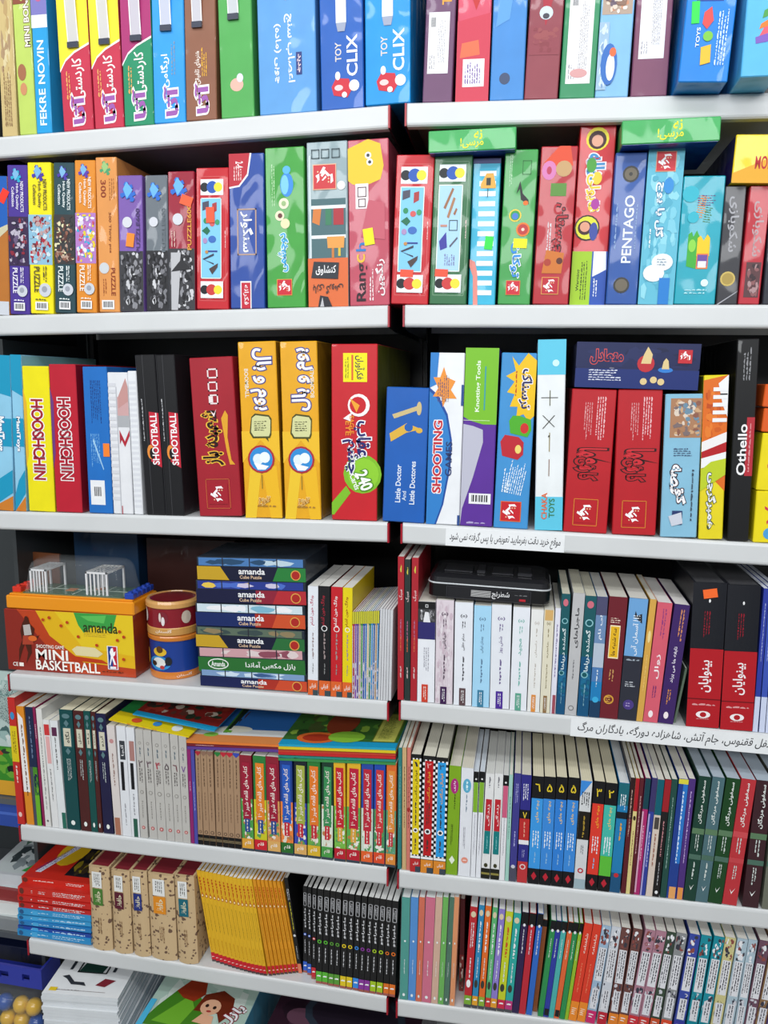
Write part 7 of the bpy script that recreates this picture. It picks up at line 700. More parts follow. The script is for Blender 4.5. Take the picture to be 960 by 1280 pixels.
thing_book(0.1675,0.004,0.0092,0.1618,0.145,0.06,'2a1a48','slim dark violet paperback with black cap, right bay, sixth shelf',PRINT23,pages='dcdcda',dz=0.001)
thing_book(0.1773,0.004,0.0089,0.1619,0.145,0.0654,'b82434','slim red paperback with black cap, right bay, sixth shelf',PRINT23,pages='dcdcda',dz=0.0011)
thing_book(0.1876,0.004,0.008,0.1626,0.145,0.0702,'2a64bc','slim blue paperback with black cap, right bay, sixth shelf',PRINT23,pages='dcdcda',dz=0.001)
thing_book(0.1968,0.012,0.0063,0.1485,0.145,0.0681,'8a4a24','slim brown paperback with black cap, set back, right bay, sixth shelf',[('r',0,0.93,1,1,'161618')],dz=0.0009)
thing_book(0.2042,0.004,0.0073,0.1545,0.145,0.0876,'2a8a4c','first from left, narrow green booklet with black cap and small crest, right bay, sixth shelf',PRINT24,pages='dcdcda',name='booklet',cat='booklet',group='narrow black capped booklets',dz=0.0011)
thing_book(0.2121,0.004,0.007,0.1546,0.145,0.0863,'2a389a','narrow indigo booklet with black cap and small crest, right bay, sixth shelf',PRINT25,pages='dcdcda',name='booklet',cat='booklet',group='narrow black capped booklets',dz=0.0011)
thing_book(0.2196,0.004,0.007,0.1547,0.145,0.0878,'4aaca8','narrow aqua booklet with black cap and small crest, right bay, sixth shelf',[('r',0,0.9,1,1,'161618'),('e',0.5,0.9,0.25,0.015,'e4e4e8'),('q',0.5,0.72,0.3,0.2,-90,'d8e4dc',1),('r',0.1,0.02,0.95,0.09,'4aaca8')],pages='dcdcda',name='booklet',cat='booklet',group='narrow black capped booklets',dz=0.0011)
thing_book(0.2271,0.004,0.0067,0.1551,0.145,0.0963,'dc6434','narrow orange booklet with black cap and small crest, right bay, sixth shelf',PRINT25,pages='dcdcda',name='booklet',cat='booklet',group='narrow black capped booklets',dz=0.0011)
thing_book(0.2349,0.004,0.0069,0.155,0.145,0.0922,'2a8a4c','second from left, narrow green booklet with black cap and small crest, right bay, sixth shelf',PRINT24,pages='dcdcda',name='booklet',cat='booklet',group='narrow black capped booklets',dz=0.0011)
thing_book(0.2423,0.004,0.0046,0.1553,0.145,0.0972,'92b82c','narrow lime booklet with black cap and small crest, right bay, sixth shelf',[('r',0,0.9,1,1,'161618'),('e',0.5,0.9,0.25,0.015,'e4e4e8'),('q',0.5,0.72,0.3,0.2,-90,'d8e4dc',1),('r',0.1,0.02,0.95,0.09,'92b82c')],pages='dcdcda',name='booklet',cat='booklet',group='narrow black capped booklets',dz=0.0009)
thing_book(0.2474,0.004,0.0111,0.1555,0.145,0.1068,'d83a24','first from left, tall red-orange paperback with amber foot, right bay, sixth shelf',PRINT26,pages='d8d4cc',name='book',group='tall red-orange paperbacks',dz=0.0017)
thing_book(0.2594,0.004,0.0111,0.1553,0.145,0.1068,'d83a24','second from left, tall red-orange paperback with amber foot, right bay, sixth shelf',PRINT26,pages='d8d4cc',name='book',group='tall red-orange paperbacks',dz=0.0017)
thing_book(0.2714,0.004,0.0125,0.1551,0.145,0.1069,'9ab4cc','pale blue comic volume with bold black lettering, right bay, sixth shelf',[('n',0,0.78,1,1,['9ab4cc','e4e4e8','8a4a44','3a3a44','9ab4cc'],52,3,4),('r',0.12,0.42,0.9,0.78,'dddde2'),('q',0.5,0.6,0.7,0.34,-90,'34343e',2),('n',0,0.2,1,0.44,['9ab4cc','9ab4cc','3a3a48','c8c8d0'],72,3,4),('r',0.15,0.15,0.85,0.36,'d8d8de'),('q',0.5,0.26,0.5,0.18,-90,'4a4a54',1),('r',0,0,1,0.13,'c82a6a'),('q',0.5,0.08,0.6,0.05,0,'f0e4e4',1)],pages='d8d4cc',name='comic_volume',group='comic volumes on the bottom right',dz=0.0018)
thing_book(0.287,0.004,0.0125,0.1548,0.145,0.0909,'c8ccd4','light grey comic volume with bold black lettering, right bay, sixth shelf',[('n',0,0.78,1,1,['c8ccd4','e4e4e8','8a4a44','3a3a44','c8ccd4'],53,3,4),('r',0.12,0.42,0.9,0.78,'dddde2'),('q',0.5,0.6,0.7,0.34,-90,'34343e',2),('n',0,0.2,1,0.44,['c8ccd4','c8ccd4','3a3a48','c8c8d0'],73,3,4),('r',0.15,0.15,0.85,0.36,'d8d8de'),('q',0.5,0.26,0.5,0.18,-90,'4a4a54',1),('r',0,0,1,0.13,'b82434'),('q',0.5,0.08,0.6,0.05,0,'f0e4e4',1)],pages='d8d4cc',name='comic_volume',group='comic volumes on the bottom right',dz=0.0016)
thing_book(0.3021,0.004,0.0129,0.1545,0.145,0.077,'6a4440','first from left, brown-capped comic volume with bold black lettering, right bay, sixth shelf',[('n',0,0.78,1,1,['6a4440','e4e4e8','8a4a44','3a3a44','6a4440'],54,3,4),('r',0.12,0.42,0.9,0.78,'dddde2'),('q',0.5,0.6,0.7,0.34,-90,'34343e',2),('n',0,0.2,1,0.44,['6a4440','6a4440','3a3a48','c8c8d0'],74,3,4),('r',0.15,0.15,0.85,0.36,'d8d8de'),('q',0.5,0.26,0.5,0.18,-90,'4a4a54',1),('r',0,0,1,0.13,'e0802c'),('q',0.5,0.08,0.6,0.05,0,'f0e4e4',1)],pages='d8d4cc',name='comic_volume',group='comic volumes on the bottom right',dz=0.0015)
thing_book(0.3155,0.004,0.0124,0.1551,0.145,0.0942,'6a4440','second from left, brown-capped comic volume with bold black lettering, right bay, sixth shelf',[('n',0,0.78,1,1,['6a4440','e4e4e8','8a4a44','3a3a44','6a4440'],55,3,4),('r',0.12,0.42,0.9,0.78,'dddde2'),('q',0.5,0.6,0.7,0.34,-90,'34343e',2),('n',0,0.2,1,0.44,['6a4440','6a4440','3a3a48','c8c8d0'],75,3,4),('r',0.15,0.15,0.85,0.36,'d8d8de'),('q',0.5,0.26,0.5,0.18,-90,'4a4a54',1),('r',0,0,1,0.13,'e0802c'),('q',0.5,0.08,0.6,0.05,0,'f0e4e4',1)],pages='d8d4cc',name='comic_volume',group='comic volumes on the bottom right',dz=0.0017)
thing_book(0.3284,0.004,0.0137,0.1558,0.145,0.1142,'a87a8a','first from left, mauve patterned comic volume with bold black lettering, right bay, sixth shelf',[('n',0,0.78,1,1,['a87a8a','e4e4e8','8a4a44','3a3a44','a87a8a'],56,3,4),('r',0.12,0.42,0.9,0.78,'dddde2'),('q',0.5,0.6,0.7,0.34,-90,'34343e',2),('n',0,0.2,1,0.44,['a87a8a','a87a8a','3a3a48','c8c8d0'],76,3,4),('r',0.15,0.15,0.85,0.36,'d8d8de'),('q',0.5,0.26,0.5,0.18,-90,'4a4a54',1),('r',0,0,1,0.13,'c8303a'),('q',0.5,0.08,0.6,0.05,0,'f0e4e4',1)],pages='d8d4cc',name='comic_volume',group='comic volumes on the bottom right',dz=0.0021)
thing_book(0.343,0.004,0.0138,0.1559,0.145,0.1125,'a87a8a','second from left, mauve patterned comic volume with bold black lettering, right bay, sixth shelf',[('n',0,0.78,1,1,['a87a8a','e4e4e8','8a4a44','3a3a44','a87a8a'],57,3,4),('r',0.12,0.42,0.9,0.78,'dddde2'),('q',0.5,0.6,0.7,0.34,-90,'34343e',2),('n',0,0.2,1,0.44,['a87a8a','a87a8a','3a3a48','c8c8d0'],77,3,4),('r',0.15,0.15,0.85,0.36,'d8d8de'),('q',0.5,0.26,0.5,0.18,-90,'4a4a54',1),('r',0,0,1,0.13,'c83a34'),('q',0.5,0.08,0.6,0.05,0,'f0e4e4',1)],pages='d8d4cc',name='comic_volume',group='comic volumes on the bottom right',dz=0.0021)
thing_book(0.3584,0.004,0.0122,0.1559,0.145,0.1059,'3a4a3c','dark green comic volume with bold black lettering, right bay, sixth shelf',[('n',0,0.78,1,1,['3a4a3c','e4e4e8','8a4a44','3a3a44','3a4a3c'],58,3,4),('r',0.12,0.42,0.9,0.78,'dddde2'),('q',0.5,0.6,0.7,0.34,-90,'34343e',2),('n',0,0.2,1,0.44,['3a4a3c','3a4a3c','3a3a48','c8c8d0'],78,3,4),('r',0.15,0.15,0.85,0.36,'d8d8de'),('q',0.5,0.26,0.5,0.18,-90,'4a4a54',1),('r',0,0,1,0.13,'c8502c'),('q',0.5,0.08,0.6,0.05,0,'f0e4e4',1)],pages='d8d4cc',name='comic_volume',group='comic volumes on the bottom right',dz=0.0018)
thing_book(0.3732,0.004,0.0139,0.1556,0.145,0.0926,'8a8c8e','grey and rust comic volume with bold black lettering, right bay, sixth shelf',[('n',0,0.78,1,1,['8a8c8e','e4e4e8','8a4a44','3a3a44','8a8c8e'],59,3,4),('r',0.12,0.42,0.9,0.78,'dddde2'),('q',0.5,0.6,0.7,0.34,-90,'34343e',2),('n',0,0.2,1,0.44,['8a8c8e','8a8c8e','3a3a48','c8c8d0'],79,3,4),('r',0.15,0.15,0.85,0.36,'d8d8de'),('q',0.5,0.26,0.5,0.18,-90,'4a4a54',1),('r',0,0,1,0.13,'d84a2c'),('q',0.5,0.08,0.6,0.05,0,'f0e4e4',1)],pages='d8d4cc',name='comic_volume',group='comic volumes on the bottom right',dz=0.0018)
thing_book(0.3904,0.004,0.0138,0.1561,0.145,0.0929,'3a4aa0','blue comic volume with bold black lettering, right bay, sixth shelf',[('n',0,0.78,1,1,['3a4aa0','e4e4e8','8a4a44','3a3a44','3a4aa0'],60,3,4),('r',0.12,0.42,0.9,0.78,'dddde2'),('q',0.5,0.6,0.7,0.34,-90,'34343e',2),('n',0,0.2,1,0.44,['3a4aa0','3a4aa0','3a3a48','c8c8d0'],80,3,4),('r',0.15,0.15,0.85,0.36,'d8d8de'),('q',0.5,0.26,0.5,0.18,-90,'4a4a54',1),('r',0,0,1,0.13,'3a3a9a'),('q',0.5,0.08,0.6,0.05,0,'f0e4e4',1)],pages='d8d4cc',name='comic_volume',group='comic volumes on the bottom right',dz=0.0018)
thing_book(0.4076,0.004,0.0137,0.1562,0.145,0.0796,'1c8a9a','first from left, teal comic volume with bold black lettering, right bay, sixth shelf',[('n',0,0.78,1,1,['1c8a9a','e4e4e8','8a4a44','3a3a44','1c8a9a'],61,3,4),('r',0.12,0.42,0.9,0.78,'dddde2'),('q',0.5,0.6,0.7,0.34,-90,'34343e',2),('n',0,0.2,1,0.44,['1c8a9a','1c8a9a','3a3a48','c8c8d0'],81,3,4),('r',0.15,0.15,0.85,0.36,'d8d8de'),('q',0.5,0.26,0.5,0.18,-90,'4a4a54',1),('r',0,0,1,0.13,'1c8a9a'),('q',0.5,0.08,0.6,0.05,0,'f0e4e4',1)],pages='d8d4cc',name='comic_volume',group='comic volumes on the bottom right',dz=0.0016)
thing_book(0.4229,0.004,0.0136,0.1567,0.145,0.088,'1c8a9a','second from left, teal comic volume with bold black lettering, right bay, sixth shelf',[('n',0,0.78,1,1,['1c8a9a','e4e4e8','8a4a44','3a3a44','1c8a9a'],62,3,4),('r',0.12,0.42,0.9,0.78,'dddde2'),('q',0.5,0.6,0.7,0.34,-90,'34343e',2),('n',0,0.2,1,0.44,['1c8a9a','1c8a9a','3a3a48','c8c8d0'],82,3,4),('r',0.15,0.15,0.85,0.36,'d8d8de'),('q',0.5,0.26,0.5,0.18,-90,'4a4a54',1),('r',0,0,1,0.13,'1c8a9a'),('q',0.5,0.08,0.6,0.05,0,'f0e4e4',1)],pages='d8d4cc',name='comic_volume',group='comic volumes on the bottom right',dz=0.0017)
thing_book(0.4388,0.004,0.0136,0.1568,0.145,0.0791,'c8c088','pale yellow comic volume with bold black lettering, right bay, sixth shelf',[('n',0,0.78,1,1,['c8c088','e4e4e8','8a4a44','3a3a44','c8c088'],63,3,4),('r',0.12,0.42,0.9,0.78,'dddde2'),('q',0.5,0.6,0.7,0.34,-90,'34343e',2),('n',0,0.2,1,0.44,['c8c088','c8c088','3a3a48','c8c8d0'],83,3,4),('r',0.15,0.15,0.85,0.36,'d8d8de'),('q',0.5,0.26,0.5,0.18,-90,'4a4a54',1),('r',0,0,1,0.13,'d8d040'),('q',0.5,0.08,0.6,0.05,0,'f0e4e4',1)],pages='d8d4cc',name='comic_volume',group='comic volumes on the bottom right',dz=0.0016)
thing_book(0.4543,0.004,0.0135,0.1571,0.145,0.0789,'a8bcc8','first from left, misty blue comic volume with bold black lettering, right bay, sixth shelf',[('n',0,0.78,1,1,['a8bcc8','e4e4e8','8a4a44','3a3a44','a8bcc8'],64,3,4),('r',0.12,0.42,0.9,0.78,'dddde2'),('q',0.5,0.6,0.7,0.34,-90,'34343e',2),('n',0,0.2,1,0.44,['a8bcc8','a8bcc8','3a3a48','c8c8d0'],84,3,4),('r',0.15,0.15,0.85,0.36,'d8d8de'),('q',0.5,0.26,0.5,0.18,-90,'4a4a54',1),('r',0,0,1,0.13,'8a9ab0'),('q',0.5,0.08,0.6,0.05,0,'f0e4e4',1)],pages='d8d4cc',name='comic_volume',group='comic volumes on the bottom right',dz=0.0016)
thing_book(0.4696,0.004,0.0113,0.1572,0.145,0.0724,'a8bcc8','second from left, misty blue comic volume with bold black lettering, right bay, sixth shelf',[('n',0,0.78,1,1,['a8bcc8','e4e4e8','8a4a44','3a3a44','a8bcc8'],65,3,4),('r',0.12,0.42,0.9,0.78,'dddde2'),('q',0.5,0.6,0.7,0.34,-90,'34343e',2),('n',0,0.2,1,0.44,['a8bcc8','a8bcc8','3a3a48','c8c8d0'],85,3,4),('r',0.15,0.15,0.85,0.36,'d8d8de'),('q',0.5,0.26,0.5,0.18,-90,'4a4a54',1),('r',0,0,1,0.13,'8a9ab0'),('q',0.5,0.08,0.6,0.05,0,'f0e4e4',1)],pages='d8d4cc',name='comic_volume',group='comic volumes on the bottom right',dz=0.0013)
thing_book(0.4814,0.004,0.0132,0.1576,0.145,0.0882,'6a4a5a','dark plum comic volume with bold black lettering, right bay, sixth shelf',[('n',0,0.78,1,1,['6a4a5a','e4e4e8','8a4a44','3a3a44','6a4a5a'],66,3,4),('r',0.12,0.42,0.9,0.78,'dddde2'),('q',0.5,0.6,0.7,0.34,-90,'34343e',2),('n',0,0.2,1,0.44,['6a4a5a','6a4a5a','3a3a48','c8c8d0'],86,3,4),('r',0.15,0.15,0.85,0.36,'d8d8de'),('q',0.5,0.26,0.5,0.18,-90,'4a4a54',1),('r',0,0,1,0.13,'d8c030'),('q',0.5,0.08,0.6,0.05,0,'f0e4e4',1)],pages='d8d4cc',name='comic_volume',group='comic volumes on the bottom right',dz=0.0017)
thing_book(0.4951,0.004,0.0131,0.1581,0.145,0.0976,'8a6a4a','tan and violet comic volume with bold black lettering, right bay, sixth shelf',[('n',0,0.78,1,1,['8a6a4a','e4e4e8','8a4a44','3a3a44','8a6a4a'],67,3,4),('r',0.12,0.42,0.9,0.78,'dddde2'),('q',0.5,0.6,0.7,0.34,-90,'34343e',2),('n',0,0.2,1,0.44,['8a6a4a','8a6a4a','3a3a48','c8c8d0'],87,3,4),('r',0.15,0.15,0.85,0.36,'d8d8de'),('q',0.5,0.26,0.5,0.18,-90,'4a4a54',1),('r',0,0,1,0.13,'5a5a9a'),('q',0.5,0.08,0.6,0.05,0,'f0e4e4',1)],pages='d8d4cc',name='comic_volume',group='comic volumes on the bottom right',dz=0.0018)
thing_book(0.5087,0.004,0.0132,0.1586,0.145,0.1074,'4a3a6a','dark violet comic volume with bold black lettering, right bay, sixth shelf',[('n',0,0.78,1,1,['4a3a6a','e4e4e8','8a4a44','3a3a44','4a3a6a'],68,3,4),('r',0.12,0.42,0.9,0.78,'dddde2'),('q',0.5,0.6,0.7,0.34,-90,'34343e',2),('n',0,0.2,1,0.44,['4a3a6a','4a3a6a','3a3a48','c8c8d0'],88,3,4),('r',0.15,0.15,0.85,0.36,'d8d8de'),('q',0.5,0.26,0.5,0.18,-90,'4a4a54',1),('r',0,0,1,0.13,'4a4a6a'),('q',0.5,0.08,0.6,0.05,0,'f0e4e4',1)],pages='d8d4cc',name='comic_volume',group='comic volumes on the bottom right',dz=0.0019)
cur[:] = ['R', 2]
thing_box(0.0291,-0.012,0.1072,0.0253,0.13,-0.0069,'3fa85a','green card game box lying flat across three upright boxes near the gap post',PRINT27,under='1c3c8a',cat='box',name='game_box',group='green boxes lying flat',dz=0.1822)
thing_box(0.2594,-0.02,0.1107,0.0268,0.13,-0.0025,'3fa85a','green card game box lying flat above the blue and turquoise boxes',PRINT27,under='1c3c8a',cat='box',name='game_box',group='green boxes lying flat',dz=0.1821)
thing_box(0.3891,-0.004,0.0762,0.0542,0.18,0.0396,'e8cc1a','yellow carton lying flat on narrow boxes at right, purple side',[('p',[(0,0),(1,0),(1,0.3),(0.5,0.5),(0,0.2)],'e0a428'),('t','MONOPOLI',0.62,0.42,0.6,0.26,0,'b82a2a')],cat='box',name='game_box',left='2e1c5c',dz=0.1398)
cur[:] = ['R', 3]
thing_box(0.2184,0.002,0.1493,0.0564,0.17,0.022,'1c2450','navy dexterity game box lying across the two red boxes',[('n',0,0.45,1,1,['1c2450','222a58','181e44'],3,4,2),('r',0,0,1,0.42,'1a2c6c'),('t','متعادل',0.25,0.68,0.26,0.3,0,'1c2450','c84a4a'),('q',0.25,0.28,0.28,0.26,0,'d0d4e4',2),('c',0.57,0.55,0.07,'b82a34'),('p',[(0.53,0.55),(0.61,0.55),(0.62,0.75),(0.58,0.92),(0.55,0.75)],'d8c08a'),('e',0.73,0.42,0.06,0.06,'2f78c8'),('p',[(0.7,0.44),(0.76,0.44),(0.75,0.62),(0.73,0.68),(0.71,0.6)],'d8c08a'),('c',0.56,0.16,0.028,'d8c08a'),('c',0.64,0.2,0.028,'d8c08a'),('c',0.7,0.16,0.028,'d8c08a'),('g',0.88,0.72,0.11,0,'c02a34','c02a34')],cat='box',name='game_box',dz=0.1879)
thing_box(0.4454,0.004,0.0422,0.0712,0.18,0.0424,'e8d418','upper yellow carton at the edge, standing on its twin',[('t','A',0.4,0.3,0.25,0.35,-80,'c8384a')],cat='box',name='carton',dz=0.0669)
thing_box(0.4466,0.006,0.0358,0.029,0.15,0.0522,'d85a1c','lower of two flat orange cartons on the yellow ones',[('q',0.6,0.5,0.5,0.3,0,'7a2a10',1)],cat='box',name='carton',dz=0.1396)
thing_box(0.4458,0.006,0.0343,0.0278,0.15,0.0598,'d85a1c','upper of two flat orange cartons on the yellow ones',[('q',0.6,0.5,0.5,0.3,0,'7a2a10',1)],cat='box',name='carton',dz=0.1701)
cur[:] = ['L', 4]
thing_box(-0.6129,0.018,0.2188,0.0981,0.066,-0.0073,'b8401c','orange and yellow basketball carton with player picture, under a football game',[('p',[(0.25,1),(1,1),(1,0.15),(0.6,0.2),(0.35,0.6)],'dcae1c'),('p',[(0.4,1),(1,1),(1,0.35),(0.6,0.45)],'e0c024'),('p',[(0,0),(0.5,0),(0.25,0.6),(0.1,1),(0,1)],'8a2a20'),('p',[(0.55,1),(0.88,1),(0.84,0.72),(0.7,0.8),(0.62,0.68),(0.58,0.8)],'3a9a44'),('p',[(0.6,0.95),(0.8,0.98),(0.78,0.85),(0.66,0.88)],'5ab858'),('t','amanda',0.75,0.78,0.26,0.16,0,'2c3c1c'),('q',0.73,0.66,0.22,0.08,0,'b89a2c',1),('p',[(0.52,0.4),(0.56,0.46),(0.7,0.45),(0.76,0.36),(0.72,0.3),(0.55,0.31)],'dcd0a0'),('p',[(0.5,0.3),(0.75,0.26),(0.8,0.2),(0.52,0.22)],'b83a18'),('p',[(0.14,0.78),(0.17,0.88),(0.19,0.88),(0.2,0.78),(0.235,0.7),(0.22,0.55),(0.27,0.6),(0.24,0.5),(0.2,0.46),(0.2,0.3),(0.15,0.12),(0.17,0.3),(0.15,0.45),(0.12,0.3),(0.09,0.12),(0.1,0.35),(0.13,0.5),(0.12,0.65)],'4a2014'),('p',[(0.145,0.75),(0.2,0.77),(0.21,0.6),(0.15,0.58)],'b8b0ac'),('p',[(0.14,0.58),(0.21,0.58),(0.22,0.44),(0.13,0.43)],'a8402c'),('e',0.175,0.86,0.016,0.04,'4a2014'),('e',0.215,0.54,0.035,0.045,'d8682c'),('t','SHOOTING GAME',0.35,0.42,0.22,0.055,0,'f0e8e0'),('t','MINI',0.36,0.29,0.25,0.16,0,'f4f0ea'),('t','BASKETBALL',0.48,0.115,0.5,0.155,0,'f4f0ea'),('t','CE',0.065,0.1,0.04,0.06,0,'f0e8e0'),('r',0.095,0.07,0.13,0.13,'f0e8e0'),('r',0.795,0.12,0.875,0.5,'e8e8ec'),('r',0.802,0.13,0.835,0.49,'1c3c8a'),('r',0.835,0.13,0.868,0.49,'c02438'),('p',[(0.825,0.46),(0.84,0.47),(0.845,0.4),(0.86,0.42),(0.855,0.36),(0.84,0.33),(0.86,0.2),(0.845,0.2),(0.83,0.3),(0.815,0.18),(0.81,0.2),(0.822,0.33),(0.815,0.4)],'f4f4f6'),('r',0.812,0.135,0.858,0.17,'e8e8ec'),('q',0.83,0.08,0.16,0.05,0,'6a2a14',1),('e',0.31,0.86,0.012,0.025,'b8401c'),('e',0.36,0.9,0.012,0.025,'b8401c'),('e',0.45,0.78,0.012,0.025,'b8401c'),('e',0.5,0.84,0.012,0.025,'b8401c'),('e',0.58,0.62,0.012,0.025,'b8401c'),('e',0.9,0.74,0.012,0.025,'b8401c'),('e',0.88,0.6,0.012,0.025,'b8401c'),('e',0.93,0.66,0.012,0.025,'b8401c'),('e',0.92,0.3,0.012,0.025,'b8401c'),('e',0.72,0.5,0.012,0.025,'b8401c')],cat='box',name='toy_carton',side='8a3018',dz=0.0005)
thing_box(-0.2839,0.008,0.1647,0.0261,0.115,-0.0176,'26303c','flat cube puzzle box, lowest of the pile, navy and red band',[('r',0,0.02,0.22,0.6,'1a2250'),('r',0.22,0.02,0.55,0.6,'1a2250'),('r',0.55,0.02,0.8,0.6,'a83024'),('r',0.8,0.02,1,0.6,'c84a2c'),('p',[(0.14,0.02),(0.3,0.02),(0.22,0.6),(0.1,0.6)],'1a2250'),('p',[(0.7,0.02),(0.9,0.02),(0.85,0.6),(0.75,0.6)],'c84a2c'),('t','amanda',0.51,0.42,0.24,0.25,0,'f0f0f2'),('t','Cube Puzzle',0.5,0.17,0.2,0.14,0,'d8b89a'),('c',0.91,0.3,0.045,'d8a04a'),('c',0.91,0.3,0.037,'a82824'),('n',0.02,0.64,0.98,0.98,['7a98c0','3a5a8a','c8d8e8'],0,4,1),('r',0.24,0.62,0.25,0.98,'2a2a34'),('r',0.49,0.62,0.5,0.98,'2a2a34'),('r',0.74,0.62,0.75,0.98,'2a2a34')],cat='puzzle box',name='puzzle_box',group='pile of cube puzzle boxes',dz=0.0005)
thing_box(-0.2855,0.008,0.1643,0.0376,0.115,-0.0329,'26303c','flat cube puzzle box, fifth of the pile, green band with white oval',[('r',0,0.02,0.22,0.6,'2a6a30'),('r',0.22,0.02,0.55,0.6,'2a6a30'),('r',0.55,0.02,0.8,0.6,'2a6a30'),('r',0.8,0.02,1,0.6,'2a6a30'),('p',[(0.14,0.02),(0.3,0.02),(0.22,0.6),(0.1,0.6)],'2a6a30'),('p',[(0.7,0.02),(0.9,0.02),(0.85,0.6),(0.75,0.6)],'2a6a30'),('e',0.19,0.34,0.1,0.22,'e8ece8'),('e',0.19,0.34,0.09,0.18,'2a6a30'),('t','Amanda',0.19,0.34,0.13,0.2,0,'e8ece8'),('t','پازل مکعبی آماندا',0.68,0.33,0.46,0.3,0,'e8ece8'),('n',0.02,0.64,0.98,0.98,['c89aa0','8a4a5a','d8c8c8'],1,4,1),('r',0.24,0.62,0.25,0.98,'2a2a34'),('r',0.49,0.62,0.5,0.98,'2a2a34'),('r',0.74,0.62,0.75,0.98,'2a2a34')],cat='puzzle box',name='puzzle_box',group='pile of cube puzzle boxes',dz=0.0226)
thing_box(-0.2885,0.008,0.1666,0.0312,0.115,-0.0164,'26303c','flat cube puzzle box, fourth of the pile, yellow to green band',[('r',0,0.02,0.22,0.6,'c09a28'),('r',0.22,0.02,0.55,0.6,'181c34'),('r',0.55,0.02,0.8,0.6,'181c34'),('r',0.8,0.02,1,0.6,'2a6a38'),('p',[(0.14,0.02),(0.3,0.02),(0.22,0.6),(0.1,0.6)],'c09a28'),('p',[(0.7,0.02),(0.9,0.02),(0.85,0.6),(0.75,0.6)],'2a6a38'),('t','amanda',0.51,0.42,0.24,0.25,0,'f0f0f2'),('t','Cube Puzzle',0.5,0.17,0.2,0.14,0,'d8b89a'),('c',0.91,0.3,0.045,'d8a04a'),('c',0.91,0.3,0.037,'a82824'),('n',0.02,0.64,0.98,0.98,['5a6a5a','8a7a5a','3a4a4a'],2,4,1),('r',0.24,0.62,0.25,0.98,'2a2a34'),('r',0.49,0.62,0.5,0.98,'2a2a34'),('r',0.74,0.62,0.75,0.98,'2a2a34')],cat='puzzle box',name='puzzle_box',group='pile of cube puzzle boxes',dz=0.0605)
thing_box(-0.2874,0.008,0.1671,0.0345,0.115,-0.0276,'26303c','flat cube puzzle box, third of the pile, navy to orange band',[('r',0,0.02,0.22,0.6,'1a2a60'),('r',0.22,0.02,0.55,0.6,'1a2a60'),('r',0.55,0.02,0.8,0.6,'a83024'),('r',0.8,0.02,1,0.6,'c8502c'),('p',[(0.14,0.02),(0.3,0.02),(0.22,0.6),(0.1,0.6)],'1a2a60'),('p',[(0.7,0.02),(0.9,0.02),(0.85,0.6),(0.75,0.6)],'c8502c'),('t','amanda',0.51,0.42,0.24,0.25,0,'f0f0f2'),('t','Cube Puzzle',0.5,0.17,0.2,0.14,0,'d8b89a'),('c',0.91,0.3,0.045,'d8a04a'),('c',0.91,0.3,0.037,'a82824'),('n',0.02,0.64,0.98,0.98,['c8d8e0','a83a3a','e8e8ec','7ab0c8'],3,4,1),('r',0.24,0.62,0.25,0.98,'2a2a34'),('r',0.49,0.62,0.5,0.98,'2a2a34'),('r',0.74,0.62,0.75,0.98,'2a2a34')],cat='puzzle box',name='puzzle_box',group='pile of cube puzzle boxes',dz=0.0923)
thing_box(-0.2854,0.008,0.1669,0.0336,0.115,-0.0287,'26303c','flat cube puzzle box, second of the pile, navy to crimson band',[('r',0,0.02,0.22,0.6,'1a1c3c'),('r',0.22,0.02,0.55,0.6,'1a1c3c'),('r',0.55,0.02,0.8,0.6,'8a2438'),('r',0.8,0.02,1,0.6,'b02c34'),('p',[(0.14,0.02),(0.3,0.02),(0.22,0.6),(0.1,0.6)],'1a1c3c'),('p',[(0.7,0.02),(0.9,0.02),(0.85,0.6),(0.75,0.6)],'b02c34'),('t','amanda',0.51,0.42,0.24,0.25,0,'f0f0f2'),('t','Cube Puzzle',0.5,0.17,0.2,0.14,0,'d8b89a'),('c',0.91,0.3,0.045,'d8a04a'),('c',0.91,0.3,0.037,'a82824'),('n',0.02,0.64,0.98,0.98,['2a3a8a','c8c0d8','e0c050','4a6ac0'],4,4,1),('r',0.24,0.62,0.25,0.98,'2a2a34'),('r',0.49,0.62,0.5,0.98,'2a2a34'),('r',0.74,0.62,0.75,0.98,'2a2a34')],cat='puzzle box',name='puzzle_box',group='pile of cube puzzle boxes',dz=0.1275)
thing_box(-0.2829,0.008,0.1643,0.0338,0.115,-0.0225,'26303c','flat cube puzzle box, topmost of the pile, yellow to green band',[('r',0,0.02,0.22,0.6,'c09a28'),('r',0.22,0.02,0.55,0.6,'181c34'),('r',0.55,0.02,0.8,0.6,'181c34'),('r',0.8,0.02,1,0.6,'2a7a3a'),('p',[(0.14,0.02),(0.3,0.02),(0.22,0.6),(0.1,0.6)],'c09a28'),('p',[(0.7,0.02),(0.9,0.02),(0.85,0.6),(0.75,0.6)],'2a7a3a'),('t','amanda',0.51,0.42,0.24,0.25,0,'f0f0f2'),('t','Cube Puzzle',0.5,0.17,0.2,0.14,0,'d8b89a'),('c',0.91,0.3,0.045,'d8a04a'),('c',0.91,0.3,0.037,'a82824'),('n',0.02,0.64,0.98,0.98,['4a78b0','b8ccd8','2a4a6a'],5,4,1),('r',0.24,0.62,0.25,0.98,'2a2a34'),('r',0.49,0.62,0.5,0.98,'2a2a34'),('r',0.74,0.62,0.75,0.98,'2a2a34')],cat='puzzle box',name='puzzle_box',group='pile of cube puzzle boxes',dz=0.1618)
cur[:] = ['L', 5]
thing_flat_book(-0.3069,0.003,0.1443,0.0044,0.16,-0.0624,'5a3a8a','violet picture book, lowest of the flat pile on kraft booklets',[],cat='book',name='picture_book',group='flat picture books',dz=0.1537)
